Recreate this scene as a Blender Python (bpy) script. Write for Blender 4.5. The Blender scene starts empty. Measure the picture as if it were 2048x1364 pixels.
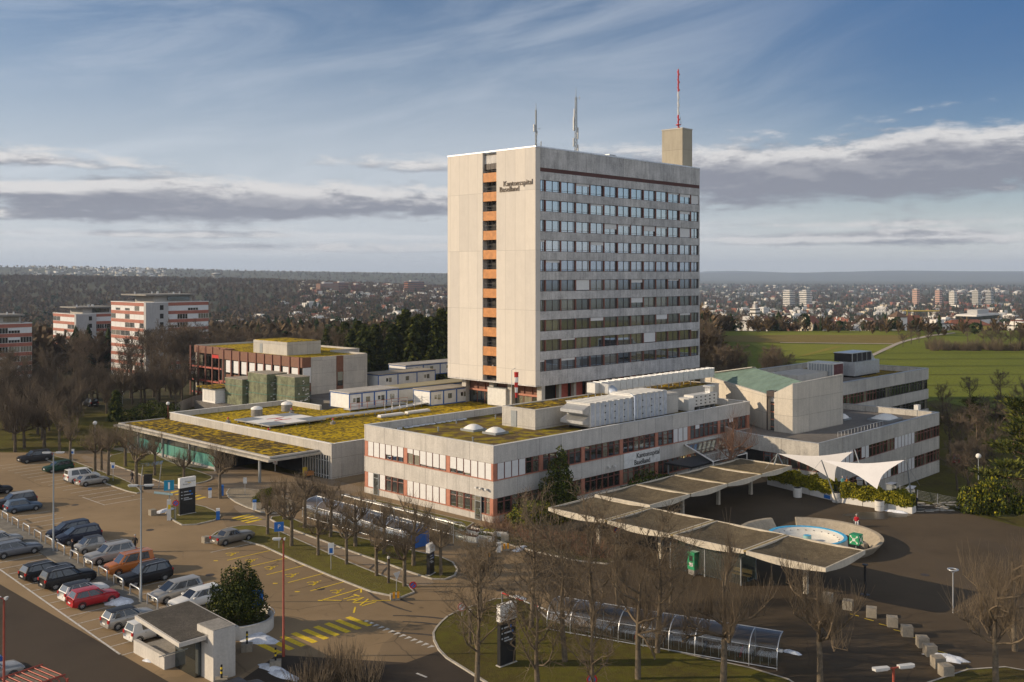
import bpy, math, random
from math import sin, cos, pi, radians, sqrt, atan2, hypot
from mathutils import Vector, Matrix
C = bpy.context.scene.collection
S = bpy.context.scene
# ---------------------------------------------------------------- camera, world, sun
F, HZ, H = 2018.0, 547.0, 28.0          # measured from the photograph: focal length and horizon in its pixels, eye height in metres
cam_d = bpy.data.cameras.new("camera"); cam = bpy.data.objects.new("camera", cam_d); C.objects.link(cam)
cam.location = (0, 0, H); cam.rotation_euler = (radians(90), 0, 0)
cam_d.sensor_width = 36; cam_d.lens = F/2048*36; cam_d.shift_y = -(682-HZ)/2048
cam_d.clip_start = 1; cam_d.clip_end = 60000
S.camera = cam
S.view_settings.view_transform = 'Standard'; S.view_settings.look = 'None'
S.view_settings.exposure = 0.05; S.view_settings.gamma = 1
S.cycles.use_denoising = True
try: S.cycles.denoiser = 'OPENIMAGEDENOISE'
except Exception: pass
S.cycles.max_bounces = 6; S.cycles.diffuse_bounces = 3; S.cycles.glossy_bounces = 3
S.cycles.transmission_bounces = 4; S.cycles.transparent_max_bounces = 12; S.cycles.volume_bounces = 1
S.cycles.caustics_reflective = False; S.cycles.caustics_refractive = False

SUN_EL, SUN_AZ = 20.5, 268.5             # elevation; compass-like azimuth clockwise from +Y
sd = Vector((sin(radians(SUN_AZ))*cos(radians(SUN_EL)), cos(radians(SUN_AZ))*cos(radians(SUN_EL)), sin(radians(SUN_EL))))
sl = bpy.data.lights.new("sun", 'SUN'); so = bpy.data.objects.new("sun", sl); C.objects.link(so)
sl.energy = 5.0; sl.angle = radians(0.5); sl.color = (1.0, 0.80, 0.56)
so.rotation_euler = (-sd).to_track_quat('-Z', 'Y').to_euler(); so.location = (-100, 0, 100)

def nn(nt, typ, **kw):
    n = nt.nodes.new(typ)
    for k, v in kw.items():
        if k == 'inp':
            for a, b in v.items(): n.inputs[a].default_value = b
        else: setattr(n, k, v)
    return n
def math_n(nt, op, a, b=None, c=None, clamp=False):
    n = nt.nodes.new('ShaderNodeMath'); n.operation = op; n.use_clamp = clamp
    for i, x in enumerate((a, b, c)):
        if x is None: continue
        if isinstance(x, (int, float)): n.inputs[i].default_value = x
        else: nt.links.new(x, n.inputs[i])
    return n.outputs[0]
def mixc(nt, f, a, b, typ='MIX'):
    n = nt.nodes.new('ShaderNodeMix'); n.data_type = 'RGBA'; n.blend_type = typ
    for sock, x in ((n.inputs['Factor'], f), (n.inputs['A'], a), (n.inputs['B'], b)):
        if isinstance(x, (int, float)): sock.default_value = x
        elif isinstance(x, (tuple, list)): sock.default_value = tuple(x) + ((1,) if len(x) == 3 else ())
        else: nt.links.new(x, sock)
    return [o for o in n.outputs if o.name == 'Result' and o.type == 'RGBA'][0]
def sstep(nt, x, a, b):
    n = nt.nodes.new('ShaderNodeMapRange'); n.interpolation_type = 'SMOOTHSTEP'
    nt.links.new(x, n.inputs[0]); n.inputs[1].default_value = a; n.inputs[2].default_value = b
    return n.outputs[0]
def noise(nt, vec, scale, detail=4, rough=.55, dist=0):
    n = nn(nt, 'ShaderNodeTexNoise', inp={'Scale': scale, 'Detail': detail, 'Roughness': rough, 'Distortion': dist})
    if vec is not None: nt.links.new(vec, n.inputs['Vector'])
    return n.outputs[0]

world = bpy.data.worlds.new("World"); S.world = world; world.use_nodes = True
nt = world.node_tree; nt.nodes.clear()
sky = nn(nt, 'ShaderNodeTexSky', sky_type='NISHITA')
sky.sun_disc = False; sky.sun_elevation = radians(SUN_EL); sky.sun_rotation = radians(SUN_AZ)
sky.altitude = 300; sky.air_density = 1.0; sky.dust_density = 1.2; sky.ozone_density = 2.5
SKYK = 0.088
tc = nn(nt, 'ShaderNodeTexCoord'); sep = nn(nt, 'ShaderNodeSeparateXYZ'); nt.links.new(tc.outputs['Generated'], sep.inputs[0])
dx, dy, dz = sep.outputs
az = math_n(nt, 'ARCTAN2', dx, dy)
hyp = math_n(nt, 'SQRT', math_n(nt, 'ADD', math_n(nt, 'MULTIPLY', dx, dx), math_n(nt, 'MULTIPLY', dy, dy)))
el = math_n(nt, 'DIVIDE', dz, math_n(nt, 'MAXIMUM', hyp, 0.02))
def comb(x, y, z=0.0):
    n = nt.nodes.new('ShaderNodeCombineXYZ')
    for i, v in enumerate((x, y, z)):
        if isinstance(v, (int, float)): n.inputs[i].default_value = v
        else: nt.links.new(v, n.inputs[i])
    return n.outputs[0]
def mul(a, b): return math_n(nt, 'MULTIPLY', a, b)
def add(a, b): return math_n(nt, 'ADD', a, b)
# cumulus banks: soft ellipses in azimuth / elevation, broken up by noise
BANKS = [  # azimuth, elevation (both measured like image offsets / F), half widths, weight
    (-0.45, 0.102, 0.16, 0.013, .95), (-0.27, 0.066, 0.32, 0.025, 1.25), (-0.45, 0.054, 0.16, 0.012, 1.0), (-0.15, 0.072, 0.13, 0.022, 1.05), (-0.11, 0.106, 0.12, 0.012, .75), (-0.30, .090, .12, .012, .6),
    (0.34, 0.092, 0.26, 0.036, 1.45), (0.45, 0.112, 0.18, 0.024, 1.2), (0.24, 0.080, 0.12, 0.016, 1.0), (0.20, 0.118, 0.08, 0.010, .7),
    (-0.17, 0.024, 0.34, 0.008, .66), (-.33, .036, .2, .005, .6), (0.38, 0.032, 0.30, 0.010, .86), (.28, .046, .2, .006, .62), (-1.1, .1, .35, .03, .9)]
def density(eloff):
    e2 = add(el, eloff)
    tot = None
    for a0, e0, wa, we, w in BANKS:
        u = math_n(nt, 'MULTIPLY_ADD', az, 1/wa, -a0/wa); v = math_n(nt, 'MULTIPLY_ADD', e2, 1/we, -e0/we)
        # flatter underside: the lower half is squeezed
        v = math_n(nt, 'MULTIPLY', v, math_n(nt, 'MULTIPLY_ADD', math_n(nt, 'LESS_THAN', v, 0.0), 0.5, 1.0))
        r2 = add(mul(u, u), mul(v, v))
        g_ = mul(math_n(nt, 'POWER', 2.718, mul(r2, -0.9)), w)
        tot = g_ if tot is None else math_n(nt, 'MAXIMUM', tot, g_)
    n1 = noise(nt, comb(mul(az, 9.0), mul(e2, 42.0), 3.3), 1.0, 7, .60, .3)
    n2 = noise(nt, comb(mul(az, 34.0), mul(e2, 95.0), 7.1), 1.0, 7, .65)
    nz = add(mul(math_n(nt, 'SUBTRACT', n1, .5), 2.6), mul(math_n(nt, 'SUBTRACT', n2, .5), 1.35))
    return add(tot, math_n(nt, 'MULTIPLY_ADD', nz, .60, -.38))
d0 = density(0.0); d1 = density(0.010)
alpha = sstep(nt, d0, -.06, .46)
lit = sstep(nt, math_n(nt, 'SUBTRACT', d0, d1), -.10, .42)
ccol = mixc(nt, lit, (.255, .265, .31), (.74, .72, .71))
core = sstep(nt, d1, .08, .60)
ccol = mixc(nt, mul(core, .75), ccol, (.235, .245, .30))
# high thin cirrus, long streaks rising to the right
ca = add(mul(az, 2.2), mul(el, -1.2)); ce = add(mul(el, 9.0), mul(az, -1.5))
c1 = noise(nt, comb(ca, ce, .7), 1.7, 8, .62, .6); c2 = noise(nt, comb(mul(az, 1.6), mul(el, 3.0), 5.0), 1.0, 3, .5)
cir = mul(sstep(nt, c1, .34, .74), math_n(nt, 'MULTIPLY_ADD', sstep(nt, c2, .30, .68), .6, .4))
cir = mul(cir, math_n(nt, 'MULTIPLY_ADD', sstep(nt, az, .5, .0), .75, .25))
cir = mul(cir, sstep(nt, el, 0.02, .09))
# sky base
skyc = nn(nt, 'ShaderNodeVectorMath', operation='SCALE', inp={'Scale': SKYK}); nt.links.new(sky.outputs[0], skyc.inputs[0])
hs = nn(nt, 'ShaderNodeHueSaturation', inp={'Hue': .5, 'Saturation': .92, 'Value': 1.0}); nt.links.new(skyc.outputs[0], hs.inputs['Color'])
tint = mixc(nt, 1.0, hs.outputs[0], (.80, .91, 1.04), 'MULTIPLY')
veil = mul(math_n(nt, 'SUBTRACT', 1.0, sstep(nt, el, -.01, .17)), .66)
base = mixc(nt, veil, tint, (.63, .68, .70))
base = mixc(nt, mul(sstep(nt, el, .075, .0), .62), base, (.80, .79, .755))
mid = sstep(nt, az, .42, .02)
thin = mul(mul(mid, sstep(nt, el, .27, .08)), .62)
base = mixc(nt, thin, base, (.60, .64, .70))
base = mixc(nt, mul(cir, .52), base, (.74, .77, .82))
deep = mul(mul(sstep(nt, az, .05, .5), sstep(nt, el, .05, .28)), math_n(nt, 'GREATER_THAN', dy, 0.0))
base = mixc(nt, mul(deep, .95), base, (.055, .15, .335))
zen = sstep(nt, el, .30, .85)  # zenith above the view, darkened to weaken overhead fill on the ground
base = mixc(nt, mul(zen, .85), base, (.035, .06, .11))
behind = mul(sstep(nt, dy, .25, -.35), .85)  # bright veil out of view behind the camera, added to lift shaded facades
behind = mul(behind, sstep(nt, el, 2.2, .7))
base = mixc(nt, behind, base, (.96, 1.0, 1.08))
s1 = noise(nt, comb(mul(az, 7.0), mul(el, 95.0), 2.2), 1.0, 6, .6, .2)
low = mul(mul(sstep(nt, s1, .44, .72), sstep(nt, el, .062, .04)), sstep(nt, el, .0, .012))
base = mixc(nt, mul(low, .55), base, (.80, .79, .79))
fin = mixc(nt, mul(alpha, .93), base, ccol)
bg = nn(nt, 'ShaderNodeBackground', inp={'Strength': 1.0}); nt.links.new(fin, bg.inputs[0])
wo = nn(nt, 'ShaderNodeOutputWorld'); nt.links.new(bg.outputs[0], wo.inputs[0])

# ---------------------------------------------------------------- geometry helpers
E1 = (0.6923, 0.7216); E2 = (-0.7216, 0.6923); RZ = atan2(E1[1], E1[0])
OX, OY = -2.072, 113.008                 # front corner of the office wing; u runs along its long facade, v along its short one
def g(px, py, z=0.0):                    # ground (or level z) point seen at a pixel of the photograph
    d = (H-z)*F/(py-HZ); return ((px-1024)/F*d, d)
def W(u, v): return (OX+u*E1[0]+v*E2[0], OY+u*E1[1]+v*E2[1])
def UV(p): x, y = p[0]-OX, p[1]-OY; return (x*E1[0]+y*E1[1], x*E2[0]+y*E2[1])
def pz(py, d): return H-(py-HZ)/F*d

class MB:
    def __init__(s): s.v = []; s.f = []; s.m = []; s.sm = []
    def add(s, vs, fs, m=0, sm=False):
        o = len(s.v); s.v += [tuple(p) for p in vs]
        for f in fs: s.f.append([i+o for i in f]); s.m.append(m); s.sm.append(sm)
        return s
    def quad(s, a, b, c, d, m=0): return s.add([a, b, c, d], [(0, 1, 2, 3)], m)
    def poly(s, pts, m=0): return s.add(pts, [tuple(range(len(pts)))], m)
    def box(s, x0, y0, z0, x1, y1, z1, m=0, mt=None):
        vs = [(x0,y0,z0),(x1,y0,z0),(x1,y1,z0),(x0,y1,z0),(x0,y0,z1),(x1,y0,z1),(x1,y1,z1),(x0,y1,z1)]
        s.add(vs, [(0,3,2,1),(0,1,5,4),(1,2,6,5),(2,3,7,6),(3,0,4,7)], m)
        s.add(vs[4:], [(0,1,2,3)], m if mt is None else mt); return s
    def prism(s, poly, z0, z1, m=0, mt=None, bottom=True):
        n = len(poly); a = sum(poly[i][0]*poly[(i+1)%n][1]-poly[(i+1)%n][0]*poly[i][1] for i in range(n))
        if a < 0: poly = poly[::-1]
        zb = z0 if callable(z0) else (lambda p: z0); zt = z1 if callable(z1) else (lambda p: z1)
        vs = [(p[0], p[1], zb(p)) for p in poly]+[(p[0], p[1], zt(p)) for p in poly]
        s.add(vs, [(i, (i+1)%n, n+(i+1)%n, n+i) for i in range(n)]+([tuple(range(n))[::-1]] if bottom else []), m)
        s.add(vs[n:], [tuple(range(n))], m if mt is None else mt); return s
    def tube(s, pts, rad, n=6, m=0, cap=True, sm=True):
        pts = [Vector(p) for p in pts]; k = len(pts)
        if not isinstance(rad, (list, tuple)): rad = [rad]*k
        vs = []; ref = None
        for i, p in enumerate(pts):
            t = (pts[min(i+1, k-1)]-pts[max(i-1, 0)])
            if t.length < 1e-9: t = Vector((0, 0, 1))
            t.normalize()
            if ref is None or abs(ref.dot(t)) > .95: ref = Vector((1, 0, 0)) if abs(t.x) < .8 else Vector((0, 1, 0))
            a = t.cross(ref).normalized(); b = t.cross(a); ref = b.cross(t) if False else ref
            for j in range(n):
                q = 2*pi*j/n; vs.append(p+(a*cos(q)+b*sin(q))*rad[i])
        fs = [(i*n+j, i*n+(j+1)%n, (i+1)*n+(j+1)%n, (i+1)*n+j) for i in range(k-1) for j in range(n)]
        s.add(vs, fs, m, sm)
        if cap and n > 2: s.add(vs[:n], [tuple(range(n))], m); s.add(vs[-n:], [tuple(range(n))[::-1]], m)
        return s
    def cyl(s, x, y, z0, z1, r, n=16, m=0, r2=None, mt=None, sm=True):
        r2 = r if r2 is None else r2
        vs = [(x+r*cos(2*pi*j/n), y+r*sin(2*pi*j/n), z0) for j in range(n)]+[(x+r2*cos(2*pi*j/n), y+r2*sin(2*pi*j/n), z1) for j in range(n)]
        s.add(vs, [(j, (j+1)%n, n+(j+1)%n, n+j) for j in range(n)], m, sm)
        s.add(vs[n:], [tuple(range(n))], m if mt is None else mt); s.add(vs[:n], [tuple(range(n))[::-1]], m); return s
    def lathe(s, prof, n=24, m=0, x=0, y=0, sm=True, a0=0, a1=2*pi):
        full = abs(a1-a0-2*pi) < 1e-6; k = n if full else n+1
        vs = [(x+r*cos(a0+(a1-a0)*j/n), y+r*sin(a0+(a1-a0)*j/n), z) for r, z in prof for j in range(k)]
        fs = []
        for i in range(len(prof)-1):
            for j in range(n):
                jj = (j+1) % k; fs.append((i*k+j, i*k+jj, (i+1)*k+jj, (i+1)*k+j))
        return s.add(vs, fs, m, sm)
    def ball(s, c, r, n=10, m=0, sz=1.0):
        prof = [(max(r*sin(pi*i/(n//2+1)), .0005), -r*cos(pi*i/(n//2+1))*sz) for i in range(n//2+2)]
        o = len(s.v); s.lathe(prof, n, m)
        for i in range(o, len(s.v)): q = s.v[i]; s.v[i] = (q[0]+c[0], q[1]+c[1], q[2]+c[2])
        return s
    def xf(s, M):
        s.v = [tuple(M @ Vector(p)) for p in s.v]; return s
    def mesh(s, name, mats):
        me = bpy.data.meshes.new(name); me.from_pydata(s.v, [], s.f)
        for m_ in mats: me.materials.append(m_)
        me.polygons.foreach_set('material_index', s.m); me.polygons.foreach_set('use_smooth', s.sm); me.update()
        return me
    def build(s, name, mats, parent=None, loc=None, rz=None):
        return put(s.mesh(name, mats if isinstance(mats, (list, tuple)) else [mats]), name, parent, loc, rz)
def put(me, name, parent=None, loc=None, rz=None, rot=None):
    o = bpy.data.objects.new(name, me); C.objects.link(o)
    if parent is not None: o.parent = parent
    if loc is not None: o.location = loc
    if rz is not None: o.rotation_euler = (0, 0, rz)
    if rot is not None: o.rotation_euler = rot
    return o
def tag(o, label=None, cat=None, group=None, kind=None):
    if label: o['label'] = label
    if cat: o['category'] = cat
    if group: o['group'] = group
    if kind: o['kind'] = kind
    return o
def thing(name, label, cat, loc=(0, 0, 0), rz=0, group=None):
    o = bpy.data.objects.new(name, None); C.objects.link(o); o.location = loc; o.rotation_euler = (0, 0, rz); o.empty_display_size = .3
    return tag(o, label, cat, group)
def grid_thing(name, label, cat, u=0, v=0, z=0, group=None, turn=0):
    p = W(u, v); return thing(name, label, cat, (p[0], p[1], z), RZ+turn, group)
KIDS = {}
def copy_tree(o, loc, rz, label=None, group=None, scale=None):
    def cp(a, par):
        c = a.copy(); C.objects.link(c)
        if par is not None: c.parent = par
        for ch in a.children: cp(ch, c)
        return c
    r = cp(o, None); r.location = loc; r.rotation_euler = (0, 0, rz)
    if scale: r.scale = (scale,)*3 if isinstance(scale, (int, float)) else scale
    if label: r['label'] = label
    if group: r['group'] = group
    return r

# ---------------------------------------------------------------- materials
MATS = {}
def base_mat(name):
    m = bpy.data.materials.new(name); m.use_nodes = True; t = m.node_tree; t.nodes.clear()
    out = t.nodes.new('ShaderNodeOutputMaterial'); b = t.nodes.new('ShaderNodeBsdfPrincipled'); t.links.new(b.outputs[0], out.inputs[0])
    return m, t, b
def bumpit(t, b, h, strength, dist=.02):
    n = nn(t, 'ShaderNodeBump', inp={'Strength': strength, 'Distance': dist}); t.links.new(h, n.inputs['Height']); t.links.new(n.outputs[0], b.inputs['Normal'])
def M(name, col, rough=.7, metal=0.0, var=.18, scale=1.5, bump=.0, spec=.4, coord='Object', coat=0):
    if name in MATS: return MATS[name]
    m, t, b = base_mat(name)
    c = nn(t, 'ShaderNodeTexCoord').outputs[coord]
    n1 = noise(t, c, scale, 6, .6); n2 = noise(t, c, scale*7.3, 4, .6)
    f = add_(t, n1, n2)
    lo = tuple(x*(1-var) for x in col); hi = tuple(min(x*(1+var), 1) for x in col)
    t.links.new(mixc(t, f, lo, hi), b.inputs['Base Color'])
    b.inputs['Roughness'].default_value = rough; b.inputs['Metallic'].default_value = metal; b.inputs['Specular IOR Level'].default_value = spec
    b.inputs['Coat Weight'].default_value = coat; b.inputs['Coat Roughness'].default_value = .05
    if bump: bumpit(t, b, n2, bump)
    MATS[name] = m; return m
def add_(t, a, b_): return sstep(t, math_n(t, 'MULTIPLY_ADD', b_, .35, math_n(t, 'MULTIPLY', a, .65)), .33, .67)
def concrete(name, col, period=3.85, zperiod=50., off=0., zoff=0., stain=.35, joint=.5, jw=.035):
    m, t, b = base_mat(name)
    tc_ = nn(t, 'ShaderNodeTexCoord'); c = tc_.outputs['Object']
    s = nn(t, 'ShaderNodeSeparateXYZ'); t.links.new(c, s.inputs[0]); sn = nn(t, 'ShaderNodeSeparateXYZ'); t.links.new(tc_.outputs['Normal'], sn.inputs[0])
    facing_x = math_n(t, 'GREATER_THAN', math_n(t, 'ABSOLUTE', sn.outputs[0]), .7)
    vert = math_n(t, 'LESS_THAN', math_n(t, 'ABSOLUTE', sn.outputs[2]), .5)
    al = nn(t, 'ShaderNodeMix'); t.links.new(facing_x, al.inputs[0]); t.links.new(s.outputs[0], al.inputs[2]); t.links.new(s.outputs[1], al.inputs[3])
    a = al.outputs[0]
    def jl(x, per, of):
        fr = math_n(t, 'FRACT', math_n(t, 'MULTIPLY_ADD', x, 1/per, 100.5-of/per))
        return math_n(t, 'LESS_THAN', math_n(t, 'ABSOLUTE', math_n(t, 'SUBTRACT', fr, .5)), jw/per)
    j = math_n(t, 'MULTIPLY', math_n(t, 'MAXIMUM', jl(a, period, off), jl(s.outputs[2], zperiod, zoff)), vert)
    # each cast panel a slightly different tone
    pid = nn(t, 'ShaderNodeTexWhiteNoise', noise_dimensions='3D')
    cv = nn(t, 'ShaderNodeCombineXYZ'); t.links.new(math_n(t, 'FLOOR', math_n(t, 'MULTIPLY_ADD', a, 1/period, 100.-off/period)), cv.inputs[0])
    t.links.new(math_n(t, 'FLOOR', math_n(t, 'MULTIPLY_ADD', s.outputs[2], 1/zperiod, 100.-zoff/zperiod)), cv.inputs[1]); t.links.new(facing_x, cv.inputs[2])
    t.links.new(cv.outputs[0], pid.inputs[0])
    n1 = noise(t, c, .45, 6, .62); n2 = noise(t, c, 6, 5, .65)
    mp = nn(t, 'ShaderNodeMapping', inp={'Scale': (2.2, 2.2, .22)}); t.links.new(c, mp.inputs[0]); n3 = noise(t, mp.outputs[0], 1.0, 7, .68)
    f = sstep(t, math_n(t, 'MULTIPLY_ADD', n2, .35, math_n(t, 'MULTIPLY_ADD', n3, .35, math_n(t, 'MULTIPLY', n1, .3))), .30, .70)
    lo = tuple(x*(1-stain) for x in col); hi = tuple(x*(1+stain*.45) for x in col)
    cc = mixc(t, f, lo, hi)
    cc = mixc(t, 1.0, cc, mixc(t, pid.outputs[0], (.92, .92, .93), (1.04, 1.03, 1.02)), 'MULTIPLY')
    cc = mixc(t, math_n(t, 'MULTIPLY', j, joint), cc, (.06, .055, .05))
    t.links.new(cc, b.inputs['Base Color']); b.inputs['Roughness'].default_value = .88; b.inputs['Specular IOR Level'].default_value = .25
    bumpit(t, b, n2, .25, .02)
    MATS[name] = m; return m
def patchy(name, cols, s1=.35, s2=3., s3=18., rough=.95, bump=.6, bd=.05, lo=.36, hi=.64, coord='Object', crack=False, t3=(.40, .68)):
    m, t, b = base_mat(name); c = nn(t, 'ShaderNodeTexCoord').outputs[coord]
    n1 = noise(t, c, s1, 6, .6, .4); n2 = noise(t, c, s2, 6, .65); n3 = noise(t, c, s3, 4, .6)
    f = sstep(t, math_n(t, 'MULTIPLY_ADD', n2, .5, math_n(t, 'MULTIPLY', n1, .5)), lo, hi)
    cc = mixc(t, f, cols[0], cols[1]); cc = mixc(t, sstep(t, n3, t3[0], t3[1]), cc, cols[2]) if len(cols) > 2 else cc
    if crack:      # tar seams, repaired rectangles and oil spots
        wv = nn(t, 'ShaderNodeVectorMath', operation='ADD'); t.links.new(c, wv.inputs[0]); nc = nn(t, 'ShaderNodeTexNoise', inp={'Scale': .5, 'Detail': 3}); t.links.new(c, nc.inputs[0]); t.links.new(nc.outputs[1], wv.inputs[1])
        vo = nn(t, 'ShaderNodeTexVoronoi', feature='DISTANCE_TO_EDGE', inp={'Scale': .13}); t.links.new(wv.outputs[0], vo.inputs['Vector'])
        ln = math_n(t, 'MULTIPLY', math_n(t, 'LESS_THAN', vo.outputs[0], .0075), sstep(t, noise(t, c, .09, 2, .5), .46, .60))
        cc = mixc(t, math_n(t, 'MULTIPLY', ln, .62), cc, (.03, .025, .02))
        rp = nn(t, 'ShaderNodeMapping', inp={'Rotation': (0, 0, -RZ), 'Scale': (.14, .055, 1)}); t.links.new(c, rp.inputs[0]); v2 = nn(t, 'ShaderNodeTexVoronoi', distance='CHEBYCHEV', inp={'Scale': 1.0, 'Randomness': .8}); t.links.new(rp.outputs[0], v2.inputs['Vector'])
        sr = nn(t, 'ShaderNodeSeparateColor'); t.links.new(v2.outputs['Color'], sr.inputs[0])
        cc = mixc(t, math_n(t, 'MULTIPLY', math_n(t, 'GREATER_THAN', sr.outputs[0], .80), .32), cc, (.05, .043, .036))
        oil = sstep(t, noise(t, c, .55, 3, .5), .66, .74); cc = mixc(t, math_n(t, 'MULTIPLY', oil, .45), cc, (.03, .026, .022))
        wear = sstep(t, noise(t, c, .035, 4, .6), .42, .62); cc = mixc(t, math_n(t, 'MULTIPLY', wear, .5), cc, tuple(x*1.35 for x in cols[1]))
    t.links.new(cc, b.inputs['Base Color']); b.inputs['Roughness'].default_value = rough; b.inputs['Specular IOR Level'].default_value = .15
    bumpit(t, b, math_n(t, 'ADD', n2, n3), bump, bd); MATS[name] = m; return m
def glass(name, tint=(.55, .60, .66), refl=.5, dark=(.018, .02, .022), rough=.02, curtain=(.30, .27, .20)):
    m, t, b = base_mat(name); out = [n for n in t.nodes if n.type == 'OUTPUT_MATERIAL'][0]
    oi = nn(t, 'ShaderNodeObjectInfo'); c = nn(t, 'ShaderNodeTexCoord').outputs['Object']; mp = nn(t, 'ShaderNodeMapping', inp={'Scale': (9, 9, .5)}); t.links.new(c, mp.inputs[0])
    rv = math_n(t, 'ADD', oi.outputs['Random'], math_n(t, 'MULTIPLY', math_n(t, 'SUBTRACT', noise(t, mp.outputs[0], 1.0, 3, .6), .5), .55))
    t.links.new(mixc(t, sstep(t, rv, .55, .95), dark, curtain), b.inputs['Base Color']); b.inputs['Roughness'].default_value = .25
    gl = nn(t, 'ShaderNodeBsdfGlossy', inp={'Color': tint+(1,), 'Roughness': rough})
    lw = nn(t, 'ShaderNodeLayerWeight', inp={'Blend': .35})
    f = math_n(t, 'MULTIPLY_ADD', lw.outputs['Facing'], 1-refl, refl*.6)
    mx = nn(t, 'ShaderNodeMixShader'); t.links.new(f, mx.inputs[0]); t.links.new(b.outputs[0], mx.inputs[1]); t.links.new(gl.outputs[0], mx.inputs[2]); t.links.new(mx.outputs[0], out.inputs[0])
    MATS[name] = m; return m
def clear_glass(name, tint=(.85, .92, .9), mixf=.78, rough=.04):
    m, t, b = base_mat(name); out = [n for n in t.nodes if n.type == 'OUTPUT_MATERIAL'][0]
    tr = nn(t, 'ShaderNodeBsdfTransparent', inp={'Color': tint+(1,)}); gl = nn(t, 'ShaderNodeBsdfGlossy', inp={'Color': (.9, .93, .95, 1), 'Roughness': rough})
    lw = nn(t, 'ShaderNodeLayerWeight', inp={'Blend': .3}); f = math_n(t, 'MULTIPLY_ADD', lw.outputs['Facing'], .5, 1-mixf)
    mx = nn(t, 'ShaderNodeMixShader'); t.links.new(f, mx.inputs[0]); t.links.new(tr.outputs[0], mx.inputs[1]); t.links.new(gl.outputs[0], mx.inputs[2]); t.links.new(mx.outputs[0], out.inputs[0])
    MATS[name] = m; return m
m_conc = concrete('concrete_warm', (.52, .495, .455), 3.85)
m_tower = concrete('concrete_tower', (.58, .54, .485), 2.40, 10.5, 38.5, 0.6, .10, .34, .03)
m_band = concrete('concrete_band', (.53, .515, .50), 8.2, 50, 0, 0, .58, .25)
m_conc2 = concrete('concrete_plain', (.47, .445, .40), 3.6, 2.6, 0, .2, .28, .35)
m_concd = concrete('concrete_dark', (.27, .255, .23), 2.4, 60, 0, 0, .45, .3)
m_moss = patchy('moss_roof', ((.14, .085, .014), (.42, .28, .004), (.060, .042, .016)), .16, 1.2, 1.3, .97, 1.0, .12, .42, .54, 'Object', False, (.42, .55))
m_mossy = patchy('moss_bright', ((.22, .15, .004), (.46, .315, .003), (.075, .055, .014)), .16, 1.1, 1.7, .97, 1.0, .12, .40, .53, 'Object', False, (.47, .60))
m_mossb = patchy('moss_brown', ((.070, .048, .033), (.135, .088, .032), (.30, .23, .008)), .22, 1.5, .55, .97, 1.0, .10, .36, .62)
m_gravel = patchy('roof_gravel', ((.12, .11, .10), (.20, .18, .16), (.15, .14, .13)), .2, 2, 40, .95, .5)
m_grass = patchy('grass', ((.062, .050, .016), (.105, .108, .010), (.125, .095, .026)), .12, 1.2, 14, .97, 1.0, .12)
m_grassb = patchy('grass_bare', ((.085, .075, .020), (.135, .135, .016), (.17, .125, .045)), .12, 1.2, 14, .97, 1.0, .12)
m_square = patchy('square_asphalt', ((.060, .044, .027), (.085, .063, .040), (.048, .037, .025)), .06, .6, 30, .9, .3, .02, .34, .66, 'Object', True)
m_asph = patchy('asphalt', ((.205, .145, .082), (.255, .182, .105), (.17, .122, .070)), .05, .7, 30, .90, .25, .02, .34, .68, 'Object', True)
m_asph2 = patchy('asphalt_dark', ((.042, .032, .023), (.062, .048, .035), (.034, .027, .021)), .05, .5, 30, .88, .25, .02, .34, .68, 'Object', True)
m_path = patchy('path_asphalt', ((.23, .175, .12), (.27, .21, .145), (.20, .15, .10)), .1, .8, 30, .92, .25, .02)
m_gvl = patchy('light_gravel', ((.25, .21, .15), (.36, .31, .23), (.16, .13, .09)), .5, 5, 30, .95, .8)
m_kerb = M('kerb_stone', (.36, .33, .28), .9, 0, .25, 2, .2)
m_white = M('white_paint', (.72, .70, .66), .7, 0, .10, 3)
m_line = M('line_white', (.50, .48, .44), .8, 0, .35, 4)
m_yel = M('line_yellow', (.66, .46, .02), .8, 0, .22, 4)
m_snow = M('snow', (.60, .62, .66), .8, 0, .30, 2.2, .6)
m_blind = M('blind_white', (.66, .655, .645), .6, 0, .05, 1.5)
m_frame = M('frame_redbrown', (.165, .062, .043), .6, 0, .2, 2)
m_frame2 = M('frame_salmon', (.40, .165, .105), .65, 0, .15, 2)
m_framed = M('frame_dark', (.05, .035, .03), .5, 0, .2, 2)
m_orange = M('balcony_orange', (.44, .185, .055), .6, 0, .22, 1.2)
m_brown = M('cladding_brown', (.165, .072, .042), .65, 0, .15, 2)
m_copper = M('copper_green', (.125, .185, .158), .6, 0, .16, .6)
m_metal = M('galvanised_metal', (.50, .51, .52), .38, .6, .12, 2)
m_alu = M('aluminium', (.62, .63, .64), .32, .75, .1, 2)
m_grey = M('grey_paint', (.26, .28, .29), .45, .3, .1, 2)
m_lgrey = M('panel_light_grey', (.58, .57, .54), .5, .1, .1, 2)
m_dark = M('dark_interior', (.020, .018, .016), .8, 0, .4, 1)
m_black = M('black_plastic', (.018, .018, .019), .45, 0, .2, 3)
m_blue = M('container_blue', (.025, .10, .32), .45, 0, .12, 2)
m_sblue = M('sign_blue', (.02, .13, .42), .4, 0, .05, 2)
m_red = M('red_paint', (.48, .028, .022), .45, 0, .12, 2)
m_redst = M('red_steel', (.30, .065, .04), .5, .1, .15, 2)
m_green = M('green_paint', (.02, .24, .10), .45, 0, .1, 2)
m_tarp = M('green_tarpaulin', (.125, .135, .075), .55, 0, .45, .9, .9)
m_redpan = M('red_panel', (.36, .085, .06), .6, 0, .2, 2)
m_win = glass('window_glass', (.56, .66, .74), .74, (.03, .032, .032))
m_wind = glass('window_glass_dark', (.34, .40, .42), .34, (.014, .016, .016))
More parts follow.
